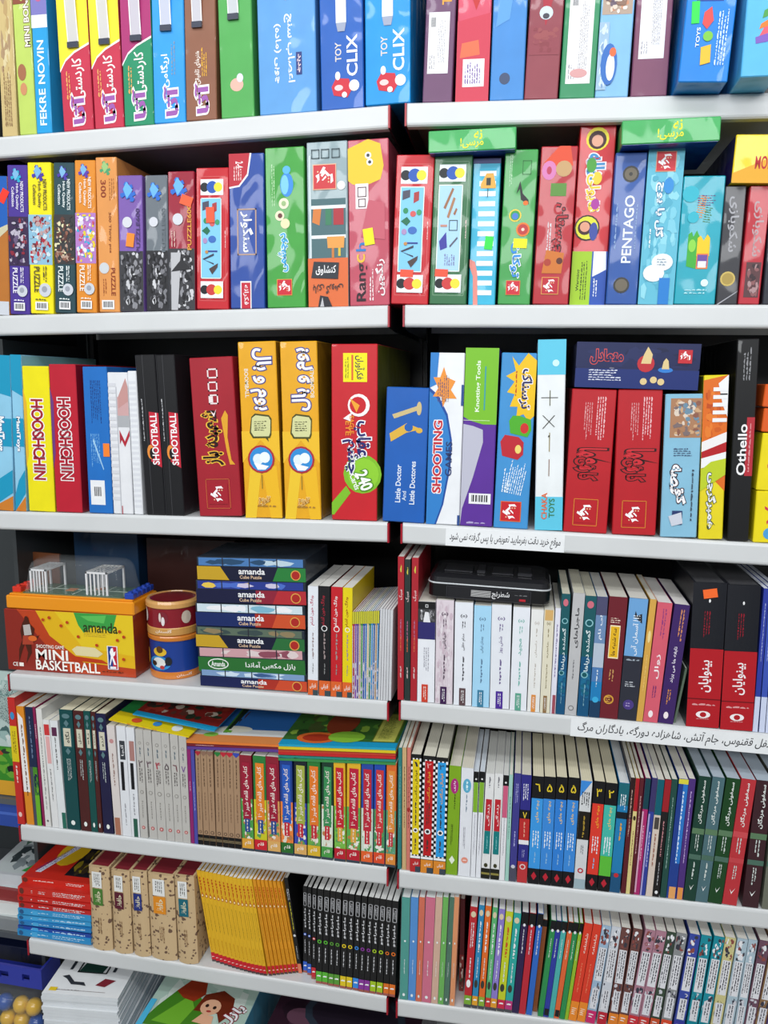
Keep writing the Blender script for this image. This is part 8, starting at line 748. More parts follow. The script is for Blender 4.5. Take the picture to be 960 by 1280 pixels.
thing_flat_book(-0.3074,0.003,0.1448,0.0035,0.16,-0.0548,'7a1c28','dark red picture book in the flat pile on kraft booklets',[('q',0.2,0.5,0.2,0.5,0,'d8c0c0',1)],cat='book',name='picture_book',group='flat picture books',dz=0.1591)
thing_flat_book(-0.3074,0.002,0.1458,0.0038,0.155,-0.051,'dc7a34','orange and blue picture book topping the pile on kraft booklets',[],top=[('r', 0, 0, 1, 0.16, 'dc8a4c'), ('r', 0, 0.16, 1, 0.3, 'dce0e0'), ('r', 0, 0.3, 1, 0.9, '2c6ab4'), ('e', 0.4, 0.3, 0.2, 0.08, 'e8e8d8'), ('e', 0.2, 0.16, 0.08, 0.05, '8ac04a')],cat='book',name='picture_book',group='flat picture books',dz=0.1639)
thing_flat_book(-0.2624,0.035,0.0935,0.0022,0.13,0.0366,'3c7a24','dark green picture book resting above the orange one',[],top=[('n', 0.03, 0.1, 1, 1, ['1c2c1c', '2a3a24', '3a2a1c', '4a3020', '1c2018'], 5, 5, 4), ('r', 0, 0, 1, 0.06, '6ab038'), ('e', 0.4, 0.5, 0.25, 0.3, '5a2a20')],cat='book',name='picture_book',group='flat picture books',yaw=0.05,dz=0.1683)
thing_flat_book(-0.435,0.004,0.1319,0.0018,0.13,0.1231,'e0c818','yellow picture book sloping down over the grey volumes',[('n',0,0,1,1,['e0c818','e0c818','d8502c'],2,6,1)],top=[('r', 0, 0, 1, 0.25, 'e4cc18'), ('n', 0, 0.25, 1, 1, ['2a8a44', 'd84a2c', 'e0c818', '3a9ad0'], 4, 6, 6), ('e', 0.8, 0.12, 0.06, 0.08, 'e8e8e8'), ('e', 0.3, 0.1, 0.06, 0.06, 'd8502c'), ('e', 0.55, 0.12, 0.05, 0.06, '3a8ad0')],cat='book',name='picture_book',group='flat picture books',dz=0.1887)
thing_flat_book(-0.4035,0.02,0.1345,0.0019,0.13,0.1148,'1c94c8','cyan edged picture book with red scene, over the yellow one',[],top=[('r', 0, 0, 1, 0.1, '1c98cc'), ('n', 0, 0.1, 1, 1, ['8a2420', 'a83a2c', 'c8b8a8', '3a2a24', '6a3a30', '2a3a2a'], 6, 6, 6)],cat='book',name='picture_book',group='flat picture books',dz=0.1933)
thing_flat_book(-0.1626,0.0015,0.1752,0.0035,0.16,-0.0587,'3a8a4a','green edged picture book, lowest of the flat pile on bright storybooks',[],top=[],cat='book',name='picture_book',group='flat picture books on storybooks',dz=0.1499)
thing_flat_book(-0.1631,0.003,0.1754,0.0035,0.16,-0.06,'2a8a80','sea green edged picture book, second of the flat pile on bright storybooks',[],top=[],cat='book',name='picture_book',group='flat picture books on storybooks',dz=0.1538)
thing_flat_book(-0.1625,0.0015,0.175,0.0035,0.16,-0.0585,'c02428','red edged picture book, third of the flat pile on bright storybooks',[],top=[],cat='book',name='picture_book',group='flat picture books on storybooks',dz=0.159)
thing_flat_book(-0.1629,0.003,0.1752,0.0035,0.16,-0.0605,'b8402c','rust edged picture book, fourth of the flat pile on bright storybooks',[],top=[],cat='book',name='picture_book',group='flat picture books on storybooks',dz=0.1625)
thing_flat_book(-0.1623,0.0015,0.1748,0.0035,0.16,-0.059,'d8c020','yellow edged picture book, fifth of the flat pile on bright storybooks',[],top=[],cat='book',name='picture_book',group='flat picture books on storybooks',dz=0.1676)
thing_flat_book(-0.1627,0.003,0.175,0.0035,0.16,-0.0589,'1c9ac0','cyan edged picture book, topmost of the flat pile on bright storybooks',[],top=[('r', 0, 0, 1, 0.1, '1c9ac8'), ('n', 0, 0.1, 1, 1, ['3a6a2c', '5a8a34', '2a4a24', '8ab040', '4a5a2c'], 8, 6, 5), ('e', 0.3, 0.15, 0.18, 0.12, 'd8682c'), ('e', 0.3, 0.15, 0.13, 0.08, 'a8341c'), ('e', 0.45, 0.5, 0.14, 0.28, '8a3a20'), ('r', 0.78, 0.1, 0.98, 0.75, 'c8c860'), ('f', 0.78, 0.1, 0.98, 0.75, '6a7a2a', 0.01), ('q', 0.88, 0.42, 0.12, 0.5, 0, '4a5a1c', 4), ('e', 0.55, 0.18, 0.16, 0.12, '8ac03a')],cat='book',name='picture_book',group='flat picture books on storybooks',dz=0.1715)
cur[:] = ['L', 6]
thing_flat_book(-0.6225,0.005,0.1338,0.0107,0.15,-0.0136,'2a8cc8',"bright blue children's album, lowest from the bottom of the lying pile",PRINT28,cat='book',name='album',group='lying pile of red and blue albums',dz=0.0005)
thing_flat_book(-0.6221,0.007,0.1329,0.0085,0.15,-0.0235,'2448a0',"navy children's album, second from the bottom of the lying pile",PRINT28,cat='book',name='album',group='lying pile of red and blue albums',dz=0.0082)
thing_flat_book(-0.6187,0.005,0.1315,0.0074,0.15,-0.0264,'2a80c0',"blue children's album, third from the bottom of the lying pile",PRINT28,cat='book',name='album',group='lying pile of red and blue albums',dz=0.0203)
thing_flat_book(-0.6216,0.007,0.1339,0.0082,0.15,-0.0461,'3a9ad0',"sky blue children's album, fourth from the bottom of the lying pile",PRINT28,cat='book',name='album',group='lying pile of red and blue albums',dz=0.0274)
thing_flat_book(-0.6183,0.005,0.1323,0.01,0.15,-0.0373,'3494cc',"light blue children's album, fifth from the bottom of the lying pile",PRINT28,cat='book',name='album',group='lying pile of red and blue albums',dz=0.0392)
thing_flat_book(-0.6178,0.007,0.1311,0.0097,0.15,-0.014,'c02420',"red children's album, sixth from the bottom of the lying pile",[('q',0.3,0.5,0.24,0.45,0,'e0d0d0',1),('q',0.7,0.5,0.44,0.6,0,'e8dcdc',1),('e',0.05,0.5,0.03,0.4,'6a3028'),('r',0.2,0.1,0.28,0.9,'c02420')],cat='book',name='album',group='lying pile of red and blue albums',dz=0.05)
thing_flat_book(-0.6175,0.005,0.1327,0.0095,0.15,-0.0174,'c42620',"red children's album, seventh from the bottom of the lying pile",[('q',0.3,0.5,0.24,0.45,0,'e0d0d0',1),('q',0.7,0.5,0.44,0.6,0,'e8dcdc',1),('e',0.05,0.5,0.03,0.4,'6a3028'),('r',0.2,0.1,0.28,0.9,'c42620')],cat='book',name='album',group='lying pile of red and blue albums',dz=0.0631)
thing_flat_book(-0.6171,0.007,0.1318,0.0138,0.15,-0.0221,'c82a20',"red children's album, eighth from the bottom of the lying pile",[('q',0.3,0.5,0.24,0.45,0,'e0d0d0',1),('q',0.7,0.5,0.44,0.6,0,'e8dcdc',1),('e',0.05,0.5,0.03,0.4,'6a3028'),('r',0.2,0.1,0.28,0.9,'c82a20')],cat='book',name='album',group='lying pile of red and blue albums',dz=0.0733)
thing_flat_book(-0.6188,0.02,0.1248,0.0106,0.15,-0.0168,'c42a1e','red album with yellow and dark cover picture, topmost of the pile',[('q',0.32,0.5,0.3,0.4,0,'e8c8c0',1),('q',0.8,0.5,0.3,0.5,0,'f0e0dc',1),('e',0.05,0.5,0.04,0.4,'6a3028')],top=[('n', 0.55, 0.1, 1, 1, ['1c1a20', '2a2430', '3a3020', '8a7a20'], 9, 4, 5), ('e', 0.38, 0.55, 0.2, 0.3, 'd8b020'), ('p', [(0.12, 0.1), (0.2, 0.1), (0.4, 0.6), (0.48, 0.95), (0.38, 0.95), (0.3, 0.55)], 'd8d8e8'), ('q', 0.28, 0.45, 0.1, 0.7, 70, '3a3a8a', 2)],cat='book',name='album',group='lying pile of red and blue albums',dz=0.0863)

# ---------------------------------------------------------------- table football set on the basketball carton
cur[:] = ['L', 4]
fr = spot(-0.6100, 0.018, 0.0995, -.0014)
t = empty('table_football_game', fr)
tag(t, 'small table football game with clear dome and two white goals on its carton', 'toy')
W_, D_ = 0.2176, 0.076
mb = MB(); org = mat('e8921c', 'plastic'); mb.box(0, 0, 0, W_, D_, 0.021, org, 0.002); mb.box(.004, .004, .0208, W_ - .004, D_ - .004, .0235, org, 0.001); mb.build('tray', t)
mb = MB(); mb.box(.024, .010, .0232, W_ - .022, D_ - .006, .0250, mat('2c5a38', 'plastic'))
fld = mb.build('pitch', t)
mb = MB(); wl = mat('c8d0c8', 'ink')
for x in (.060, .1088, .150): mb.box(x, .012, .0250, x + .001, D_ - .008, .0253, wl)
mb.box(.026, .04, .0250, W_ - .024, .041, .0253, wl); mb.build('pitch_lines', fld)
mb = MB(); mb.box(.085, .03, .0250, .10, .045, .0256, mat('b06a3a', 'ink')); mb.box(.125, .045, .0250, .14, .058, .0256, mat('b06a3a', 'ink')); mb.build('team_patch', fld)
def goal(x0, wd):
    g = empty('goal', None); g.parent = t; wh = mat('e2e2e4', 'plastic'); H = .036; y0, y1 = .016, .066
    mb = MB(); r = .0014
    for xx in (x0, x0 + wd):
        for yy in (y0, y1): mb.box(xx - r, yy - r, .025, xx + r, yy + r, .025 + H, wh)
    for yy in (y0, y1): mb.box(x0 - r, yy - r, .025 + H - 2 * r, x0 + wd + r, yy + r, .025 + H, wh)
    for xx in (x0, x0 + wd): mb.box(xx - r, y0 - r, .025 + H - 2 * r, xx + r, y1 + r, .025 + H, wh)
    mb.build('goal_frame', g)
    for i in range(4):
        b = MB(); xx = x0 + wd * (i + 1) / 5; b.box(xx - .0009, y0 - .001, .025, xx + .0009, y0 + .0005, .025 + H, wh); b.build('net_bar', g)
        b = MB(); yy = y0 + (y1 - y0) * (i + 1) / 5; b.box(x0 - .001, yy - .0009, .025, x0 + .0005, yy + .0009, .025 + H, wh); b.build('net_bar', g)
        b = MB(); b.box(xx - .0009, y0, .025 + H - .001, xx + .0009, y1, .025 + H, wh); b.build('net_bar', g)
goal(.036, .026); goal(.132, .034)
red_p, blue_p = mat('d03424', 'plastic'), mat('2444a8', 'plastic')
for k in range(3):
    b = MB(); b.box(.004, .012 + k * .018, .0235, .019, .024 + k * .018, .032, red_p, .001); b.tube([(.003, .032), (.003, .0345)], .0115, .018 + k * .018, red_p, 14); b.build('score_brick', t)
for k in range(5):
    b = MB(); y = .006 + k * .0135; b.box(W_ - .018, y, .0235, W_ - .003, y + .011, .0325, blue_p, .001); b.tube([(.003, .0325), (.003, .035)], W_ - .0105, y + .0055, blue_p, 14); b.build('score_brick', t)
# vacuum formed dome: rounded rectangles shrinking upward
def rr(cx, cy, a, b, r, z, n=6):
    out = []
    for q, (sx, sy) in enumerate(((1, 1), (-1, 1), (-1, -1), (1, -1))):
        for i in range(n + 1):
            an = math.pi / 2 * (q + i / n); out.append((cx + sx * (a - r) + r * math.cos(an), cy + sy * (b - r) + r * math.sin(an), z))
    return out
mb = MB(); loops = [(.088, .034, .010, .0240), (.086, .032, .010, .0245), (.083, .0305, .012, .040), (.080, .029, .013, .062), (.077, .027, .014, .070), (.070, .022, .014, .0755), (.055, .012, .010, .0775)]
V = []; 
for a, b, r, z in loops: V += rr(.110, .040, a, b, r, z)
n_ = 28; F = [(k * n_ + i, k * n_ + (i + 1) % n_, (k + 1) * n_ + (i + 1) % n_, (k + 1) * n_ + i) for k in range(len(loops) - 1) for i in range(n_)] + [tuple((len(loops) - 1) * n_ + i for i in range(n_))]
mb.add(V, F, mat('dfe6ea', 'clear')); mb.build('dome', t, smooth=True)

mb = MB(); mb.box(0, 0, 0, .055, .004, .168, mat('6a3c20', 'cover')); o = mb.build('cardboard_sheet'); o.matrix_world = spot(-.637, .115, .001, .03); tag(o, 'brown corrugated cardboard sheet standing behind the table football game', 'cardboard')
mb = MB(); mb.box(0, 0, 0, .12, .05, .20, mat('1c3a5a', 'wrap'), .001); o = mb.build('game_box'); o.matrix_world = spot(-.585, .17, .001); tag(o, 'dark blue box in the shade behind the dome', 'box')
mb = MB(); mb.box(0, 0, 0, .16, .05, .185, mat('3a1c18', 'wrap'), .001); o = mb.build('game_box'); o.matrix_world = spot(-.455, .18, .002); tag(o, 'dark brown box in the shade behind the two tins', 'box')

# ---------------------------------------------------------------- two round tins
def wrap_text(tx, cx, cy, r, ang, z, w, h, col, mb):
    V, F, x0, y0, x1, y1 = text_mesh(tx, .012); out = []
    for vx, vy in V:
        a = ang + ((vx - (x0 + x1) / 2) / (x1 - x0)) * w / r; out.append((cx + r * math.sin(a), cy - r * math.cos(a), z + ((vy - (y0 + y1) / 2) / (y1 - y0)) * h))
    mb.add(out, F, mat(col, 'ink'))
def patch(mb, r, a0, a1, z0, z1, col, n=10, ell=False):
    m = mat(col, 'ink')
    if ell:
        ac, zc = (a0 + a1) / 2, (z0 + z1) / 2
        pts = [(r * math.sin(ac + (a1 - a0) / 2 * math.cos(i * .3927)), -r * math.cos(ac + (a1 - a0) / 2 * math.cos(i * .3927)), zc + (z1 - z0) / 2 * math.sin(i * .3927)) for i in range(16)]
        c = (r * 1.0005 * math.sin(ac), -r * 1.0005 * math.cos(ac), zc)
        for i in range(16): mb.face([c, pts[i], pts[(i + 1) % 16]], m)
        return
    for i in range(n):
        b0 = a0 + (a1 - a0) * i / n; b1 = a0 + (a1 - a0) * (i + 1) / n
        mb.face([(r * math.sin(b0), -r * math.cos(b0), z0), (r * math.sin(b1), -r * math.cos(b1), z0), (r * math.sin(b1), -r * math.cos(b1), z1), (r * math.sin(b0), -r * math.cos(b0), z1)], m)
t = empty('round_tin', spot(-.347, .060, .0006)); tag(t, 'blue round tin with orange foot band, under the crimson tin', 'tin')
mb = MB(); R_ = .0395; mb.tube([(R_ - .001, 0), (R_, .0015), (R_, .0115)], 0, 0, mat('d07a2c', 'plastic'), 48); mb.build('foot_band', t, smooth=False)
mb = MB(); mb.tube([(R_ - .0004, .0115), (R_ - .0004, .0655)], 0, 0, mat('1c3c8c', 'plastic'), 48, caps=False); mb.build('wall', t, smooth=True)
mb = MB(); mb.tube([(R_ + .0012, .060), (R_ + .0018, .0612), (R_ + .0018, .0655), (R_ + .0005, .0672), (R_ - .004, .0675)], 0, 0, mat('c8782c', 'plastic'), 48); mb.build('lid', t)
mb = MB(); rs = R_ + .0002
for a0, a1, z0, z1, c in ((-.75, .25, .014, .036, '2f8ac8'), (-.55, .05, .018, .034, 'dcdcd8'), (-.5, .1, .036, .050, 'd8b030'), (-.35, -.05, .041, .052, '5a3a1c'), (-.62, -.35, .020, .028, '3a2418'), (.02, .3, .022, .036, '20242c'), (-.2, .0, .016, .022, 'b83a3a'), (-1.1, -.8, .02, .045, 'c8902c')):
    patch(mb, rs, a0, a1, z0, z1, c, ell=True); rs += .00008
mb.build('printed_scene', t); mb = MB(); wrap_text('گلستان', 0, 0, R_ + .0004, .75, .0062, .024, .005, 'f0e4d8', mb); mb.build('title', t)
t = empty('round_tin', spot(-.349, .060, .0684)); tag(t, 'crimson round tin with tan rims, standing on the blue tin', 'tin')
mb = MB(); mb.tube([(R_ - .001, 0), (R_ + .0005, .0012), (R_ + .0005, .011), (R_ - .0005, .0125)], 0, 0, mat('c89450', 'plastic'), 48); mb.build('foot_band', t)
mb = MB(); mb.tube([(R_ - .0004, .012), (R_ - .0004, .046)], 0, 0, mat('861c28', 'plastic'), 48, caps=False); mb.build('wall', t, smooth=True)
mb = MB(); mb.tube([(R_ + .0006, .042), (R_ + .0016, .043), (R_ + .0016, .049), (R_ - .001, .0525), (R_ - .0045, .0525), (R_ - .005, .051)], 0, 0, mat('d09c5c', 'plastic'), 48); l_ = mb.build('lid', t)
mb = MB(); mb.tube([(R_ - .0052, .0508), (R_ - .0052, .0514)], 0, 0, mat('7a1420', 'plastic'), 48); mb.build('lid_picture', l_)
mb = MB(); rs = R_ + .0001
for a0, a1, z0, z1, c in ((-.2, .25, .018, .038, '7a2430'), (-.02, .12, .016, .030, 'e0d8d8'), (-.12, -.02, .022, .036, 'd8c8c0'), (-1.2, -.75, .018, .040, 'dcd8d4'), (.75, 1.15, .018, .038, 'c8b8a8')): patch(mb, rs, a0, a1, z0, z1, c, ell=True); rs += .00008
mb.build('printed_scene', t); mb = MB(); wrap_text('گلستان', 0, 0, R_ + .0008, .05, .0075, .026, .006, 'f0e4d8', mb); mb.build('title', t)

# ---------------------------------------------------------------- black rounded case lying on the paperbacks
cur[:] = ['R', 4]
t = empty('chess_case', spot(.0335, .003, .1503, .0298)); tag(t, 'black rounded plastic travel game case lying on the white paperbacks', 'case')
bk = mat('121214', 'plastic'); mb = MB(); cx, cy, a, b = .083, .055, .083, .053
def ring_solid(mb, loops, m):
    V = []
    for aa, bb, r, z in loops: V += rr(cx, cy, aa, bb, r, z)
    n = 28; F = [(k * n + i, k * n + (i + 1) % n, (k + 1) * n + (i + 1) % n, (k + 1) * n + i) for k in range(len(loops) - 1) for i in range(n)]
    F += [tuple(range(n - 1, -1, -1)), tuple((len(loops) - 1) * n + i for i in range(n))]; mb.add(V, F, m)
ring_solid(mb, [(a - .004, b - .004, .012, 0), (a - .001, b - .001, .014, .003), (a - .001, b - .001, .014, .021)], bk); mb.build('base', t, smooth=False)
mb = MB(); ring_solid(mb, [(a, b, .014, .0208), (a + .0006, b + .0006, .0146, .0218), (a, b, .014, .0228)], mat('b8bcc0', 'plastic')); mb.build('silver_seam', t)
mb = MB(); ring_solid(mb, [(a - .001, b - .001, .014, .0228), (a - .002, b - .002, .014, .030), (a - .008, b - .008, .012, .034), (a - .012, b - .012, .010, .0345)], mat('1a1a1e', 'plastic')); mb.build('lid', t)
for i, (px, w_) in enumerate(((.02, .04), (.065, .012), (.085, .03), (.12, .02))):
    b_ = MB(); b_.box(px, .02, .0344, px + w_, .06, .037 + (i % 2) * .002, mat('26262a', 'plastic'), .001); b_.build('moulded_rib', t)
mb = MB(); e = .0002
mb.face([(.028, e + .0005, .0035), (.138, e + .0005, .0035), (.138, e + .0005, .0195), (.028, e + .0005, .0195)], mat('1e1e22', 'ink')); o = mb.build('label_panel', t, fix=False)
art(t, .166, .022, [('f', .16, .14, .84, .9, '3a3a40', .004), ('r', .36, .3, .52, .72, 'c8c8c8'), ('w', .36, .3, .52, .72, 6, '1c1c20'), ('t', 'شطرنج', .6, .52, .14, .5, 0, 'd8d8da'), ('r', .75, .24, .8, .38, 'b82430'), ('q', .76, .6, .1, .14, 0, '6a6a6e', 1)], y=.0002)

# ---------------------------------------------------------------- handwritten stickers on the shelf lips
def edge_sticker(row, u0, u1, z0, z1, text, cols):
    cur[:] = ['R', row]; sh = [o for o in bpy.data.objects if o.name.startswith('shelf') and o.get('row') == row][0]
    s = SHELF['R', row][1]; zz = SHELF['R', row][0] + s * u0
    W = u1 - u0; H = z1 - z0
    loc = Matrix.Translation((u0, -.0002, zz + z0)) @ Matrix.Rotation(-math.atan(s), 4, 'Y')
    mb = MB(); mb.box(0, -.0004, 0, W, 0, H, mat('e6e8ea', 'cover')); st = mb.build('edge_sticker', sh); st.matrix_local = loc; st['label'] = 'white paper sticker with black handwriting'
    mb = MB()
    for tx, s0, s1 in text:
        V, F, x0, y0, x1, y1 = text_mesh(tx, .004); k = (s1 - s0) * W / (x1 - x0); kz = H * .72 / (y1 - y0)
        mb.add([((s0 * W) + (vx - x0) * k + (vy - y0) * k * .25, -.0006, H * .14 + (vy - y0) * kz) for vx, vy in V], F, mat('1c1c22', 'ink'))
    w_ = mb.build('handwriting', sh, fix=False); w_.matrix_local = loc
edge_sticker(3, .058, .214, -.0268, -.0030, [('موقع خرید دقت بفرمایید تعویض یا پس گرفته نمی شود', .03, .96)], None)
edge_sticker(4, .232, .62, -.0272, -.0010, [('هری پاتر و زندانی آزکابان، محفل ققنوس، جام آتش، شاهزاده دورگه، یادگاران مرگ', .02, .98)], None)

# ---------------------------------------------------------------- clear film round the pack of eight slim paperbacks
cur[:] = ['R', 6]
fm = mat('e8eef2', 'clear'); inv = BAY['R'].inverted(); pk = [o for o in bpy.data.objects if o.get('group') == 'shrink-wrapped slim paperbacks']
bpy.context.view_layer.update()
pts = [inv @ c.matrix_world @ Vector(v) for o in pk for c in o.children if c.name.startswith('cover') for v in c.bound_box]
def ext(f): return min(f), max(f)
(bz0, bz1), (by0, by1) = ext([p.z for p in pts]), ext([p.y for p in pts]); lo = [p.x for p in pts if p.z < (bz0 + bz1) / 2]; hi = [p.x for p in pts if p.z > (bz0 + bz1) / 2]; g_ = .0008
mb = MB(); P = [(min(lo) - g_, bz0 - .0002), (max(lo) + g_, bz0 + .0004), (max(hi) + g_, bz1 + g_), (min(hi) - g_, bz1 + g_)]
mb.prism(P, by0 - g_, by1 + g_, 'y', fm); o = mb.build('shrink_film'); o.matrix_world = BAY['R']
tag(o, 'clear shrink film around eight slim paperbacks at the gap post', 'film')

# ---------------------------------------------------------------- bottom deck
cur[:] = ['L', 6]
def floor_spot(u, y, z, yaw=0.0, lean=0.0): return BAY['L'] @ Matrix.Translation((u, y, z)) @ Matrix.Rotation(yaw, 4, 'Z') @ Matrix.Rotation(lean, 4, 'Y')
rnd_ = random.Random(5); zb = -1.1695; N = 36; th = .2125 / N
for i in range(N):
    dx, dy = rnd_.uniform(-.0015, .0015), rnd_.uniform(-.0015, .0015); bend = .012 * (i / N) ** 2
    e = empty('workbook', floor_spot(-.548 + dx + .006 * math.cos(i * .09), -.038 + dy, zb + i * th, .11 + rnd_.uniform(-.01, .01)))
    top_ = i == N - 1
    tag(e, 'white workbook with pencil case picture, topmost of the stack under the shelf' if top_ else 'plain white workbook edge within the stack under the lowest shelf', 'workbook', 'stack of white workbooks')
    c = MB(); c.box(0, 0, 0, .126, .0008, th * .94, mat('d8dce0', 'cover')); c.box(0, .0008, th * .8, .126, .19, th * .94, mat('e2e4e6', 'cover')); c.box(0, .0008, 0, .126, .19, th * .14, mat('e2e4e6', 'cover')); c.build('cover', e)
    p = MB(); p.box(.0006, .0008, th * .14, .1254, .1894, th * .8, mat('c4ccd0', 'pages')); p.build('page_block', e)
    if top_:
        art(e, .126, .19, [('r', 0.06, 0.034, 0.16, 0.075, 'e0c020'), ('q', 0.3, 0.051, 0.3, 0.014, 0, '4a4a4a', 1), ('r', 0.16, 0.048, 0.8, 0.051, '5a3a3a'), ('p', [(0.12, 0.204), (0.2, 0.224), (0.32, 0.15), (0.45, 0.15), (0.5, 0.109), (0.42, 0.116), (0.3, 0.116), (0.2, 0.177)], '2c3038'), ('p', [(0.3, 0.272), (0.62, 0.272), (0.66, 0.422), (0.34, 0.422)], '183830'), ('f', 0.28, 0.258, 0.68, 0.435, '202428', 0.02), ('r', 0.16, 0.286, 0.2, 0.449, '2a3038'), ('r', 0.74, 0.286, 0.78, 0.449, '2a3038'), ('p', [(0.62, 0.122), (0.75, 0.109), (0.85, 0.19), (0.7, 0.204)], '7a2430')],
            tf=Matrix.Translation((0, 0, th)) @ Matrix.Rotation(-math.pi / 2, 4, 'X'))
def lying_pack(u, y, z, w, d, h, yaw, col, label, top, cat, name):
    mb = MB(); mb.box(0, 0, 0, w, d, h, mat(col, 'wrap'), .0012); o = mb.build(name); o.matrix_world = floor_spot(u, y, z, yaw); tag(o, label, cat)
    art(o, w, d, top, tf=Matrix.Translation((0, 0, h)) @ Matrix.Rotation(-math.pi / 2, 4, 'X')); return o
lying_pack(-.385, -.05, zb, .165, .22, .195, .02, '5aa8cc', 'large puzzle carton with green dress and red hair picture, lying under the shelf',
           [('n', 0, 0, 1, 1, ['a8c0b4', 'b8ccc0', '9ab8aa', 'c8d4cc'], 3, 4, 4), ('p', [(.02, .02), (.62, .02), (.6, .14), (.5, .3), (.36, .42), (.2, .36), (.1, .2)], '3f7a1c'), ('p', [(.12, .06), (.4, .04), (.46, .22), (.36, .34), (.24, .2)], '6aa82c'), ('p', [(.2, .36), (.3, .5), (.44, .52), (.5, .36), (.42, .28), (.3, .3)], '8a2c14'), ('p', [(.46, .2), (.5, .36), (.66, .42), (.8, .36), (.84, .22), (.76, .12), (.7, .2)], '6a2410'), ('e', .61, .25, .1, .075, 'dca888'), ('e', .57, .26, .018, .016, '2a1c18'), ('e', .65, .25, .018, .016, '2a1c18'), ('e', .61, .21, .025, .01, 'a83a34'), ('p', [(.5, .1), (.7, .08), (.68, .17), (.56, .18)], 'dca888'), ('t', 'پازل', .86, .2, .14, .2, 62, 'e8e8ec', '8a2430'), ('q', .2, .55, .2, .08, 30, '4a5a5a', 1), ('r', 0, 0, .06, .25, '4ab0d8')], 'carton', 'puzzle_carton')
lying_pack(-.185, -.03, zb, .23, .22, .20, -.03, '2a1422', 'dark purple patterned carton lying at the gap post under the shelf',
           [('n', 0, 0, 1, 1, ['2a1422', '34182a', '20101c', '3a2030'], 13, 5, 5), ('e', .2, .2, .1, .08, '5a3a4a'), ('e', .55, .3, .35, .25, '28303c'), ('e', .55, .3, .3, .2, '201824'), ('e', .15, .7, .1, .08, '4a2a3a')], 'carton', 'puzzle_carton')

# ---------------------------------------------------------------- the next display, beyond the left end of the bay
def solid(name, label, cat, u, y, z, w, d, h, col, kind='wrap', yaw=0.0, lean=0.0, spec=None, top=None):
    mb = MB(); mb.box(0, 0, 0, w, d, h, mat(col, kind), .001); o = mb.build(name); o.matrix_world = floor_spot(u, y, z, yaw, lean); tag(o, label, cat)
    if spec: art(o, w, h, spec)
    if top: art(o, w, d, top, tf=Matrix.Translation((0, 0, h)) @ Matrix.Rotation(-math.pi / 2, 4, 'X'))
    return o
t = empty('display_stand', floor_spot(-1.05, .075, 0)); tag(t, 'dark grey metal display stand left of the white shelving', 'display stand')
gm = mat('3c4042', 'metal')
for nm, b in (('back_panel', (-.2, .235, -1.26, .426, .243, 1.0)), ('side_panel', (.417, 0, -1.26, .424, .234, 1.0)), ('deck', (-.2, 0, -.965, .416, .234, -.955)), ('deck', (-.2, 0, -.71, .416, .234, -.70)), ('deck', (-.2, 0, -1.20, .416, .234, -1.19))):
    mb = MB(); mb.box(*b, gm if nm != 'deck' else mat('585c60', 'metal')); mb.build(nm, t)
solid('magazine', 'pale illustrated comic magazine standing on the neighbouring display', 'magazine', -.737, .085, -.698, .098, .006, .222, 'b8ccc8', 'cover', spec=[('n', 0, .35, 1, 1, ['b8ccc8', 'c8d8d4', '9ab8b4', '4a6a6a', 'd8e0dc'], 3, 4, 6), ('q', .7, .75, .5, .3, 60, '2a4a4a', 5), ('n', 0, .1, 1, .4, ['3a8a2c', '2a3a2c', '1c2420', '6aa838', 'b84a2c'], 5, 4, 4), ('r', 0, 0, 1, .12, 'd8a030')])
solid('storage_box', 'blue plastic box tucked under the comic magazine', 'box', -.735, .080, -.7545, .098, .12, .044, '2a4aa0', 'plastic', spec=[('r', 0, .5, 1, .62, '4a6ac0')])
pl = [('8a8e90', 'grey magazine, lowest of the pile on the neighbouring display'), ('e0e2e0', 'white magazine with green patch in the pile beside the albums'), ('8a3030', 'dull red magazine in the pile beside the albums'), ('c8ccd0', 'pale grey magazine topmost of the pile beside the albums')]
zz = -.9545
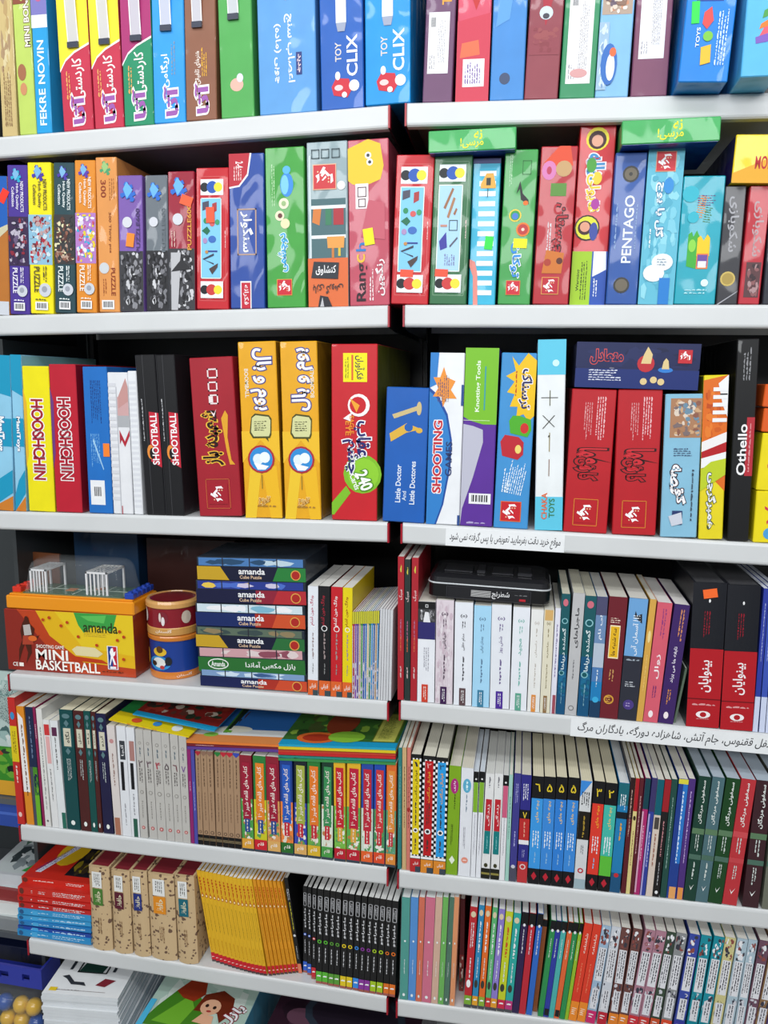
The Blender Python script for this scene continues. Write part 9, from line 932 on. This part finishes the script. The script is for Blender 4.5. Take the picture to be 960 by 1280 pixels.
for i, (c, lb) in enumerate(pl):
    e = empty('magazine', floor_spot(-.765 + i * .004, .080 + i * .008, zz, .05 * (i % 2))); tag(e, lb, 'magazine'); h = .022
    cv = MB(); cv.box(0, 0, 0, .115, .001, h, mat(c, 'cover')); cv.box(0, .001, h - .002, .115, .14, h, mat(c, 'cover')); cv.box(0, .001, 0, .115, .14, .002, mat(c, 'cover')); cv.build('cover', e)
    pg = MB(); pg.box(.001, .001, .002, .114, .139, h - .002, mat('d8dad8', 'pages')); pg.build('page_block', e)
    art(e, .115, .14, [('n', .05, .05, .95, .95, ['c8d0d0', '5a7a6a', '8a9498', '3a4448', 'e0e4e4'], i, 4, 4), ('p', [(.5, .1), (.9, .05), (.95, .3), (.7, .4)], '3a9a4a')], tf=Matrix.Translation((0, 0, h)) @ Matrix.Rotation(-math.pi / 2, 4, 'X'))
    zz += h + .0006
# blue crate with slots
t = empty('plastic_crate', floor_spot(-.80, .02, -1.006)); tag(t, 'blue slotted plastic crate below the magazines beside the lowest white shelf', 'crate')
cb = mat('2c38a0', 'plastic'); mb = MB(); xs = [0, .03, .05, .08, .10, .125, .142, .168, .182, .205]
for z0, z1 in ((0, .012), (.024, .036)): mb.box(0, 0, z0, .205, .004, z1, cb)
for i in range(0, len(xs) - 1, 2): mb.box(xs[i], 0, .012, xs[i + 1], .004, .024, cb)
mb.box(.201, .004, 0, .205, .052, .036, cb); mb.box(0, .004, 0, .004, .052, .036, cb); mb.box(0, .004, -.002, .205, .052, 0, cb); mb.build('crate_body', t)
# toy bag
t = empty('toy_bag', floor_spot(-.78, .008, -1.189)); tag(t, 'clear bag of coloured plastic toy pieces in the lower left corner', 'toy')
rn = random.Random(11)
for k in range(30):
    c = rn.choice(['d8a81c', '2a6a3a', '1c4a9a', 'a82424', 'd8a81c', '2a6a3a']); x, z = .014 + (k % 6) * .0285 + rn.uniform(-.003, .003), .014 + (k // 6) * .030
    b = MB(); b.tube([(.002, -.012), (.011, -.010), (.0135, -.003), (.0135, .004), (.009, .011), (.003, .013)], x, .028, mat(c, 'plastic'), 14); b.build('toy_piece', t, smooth=True).location.z = z
mb = MB(); mb.box(0, 0, .0005, .172, .06, .168, fm, .01); mb.build('clear_bag', t, smooth=True)
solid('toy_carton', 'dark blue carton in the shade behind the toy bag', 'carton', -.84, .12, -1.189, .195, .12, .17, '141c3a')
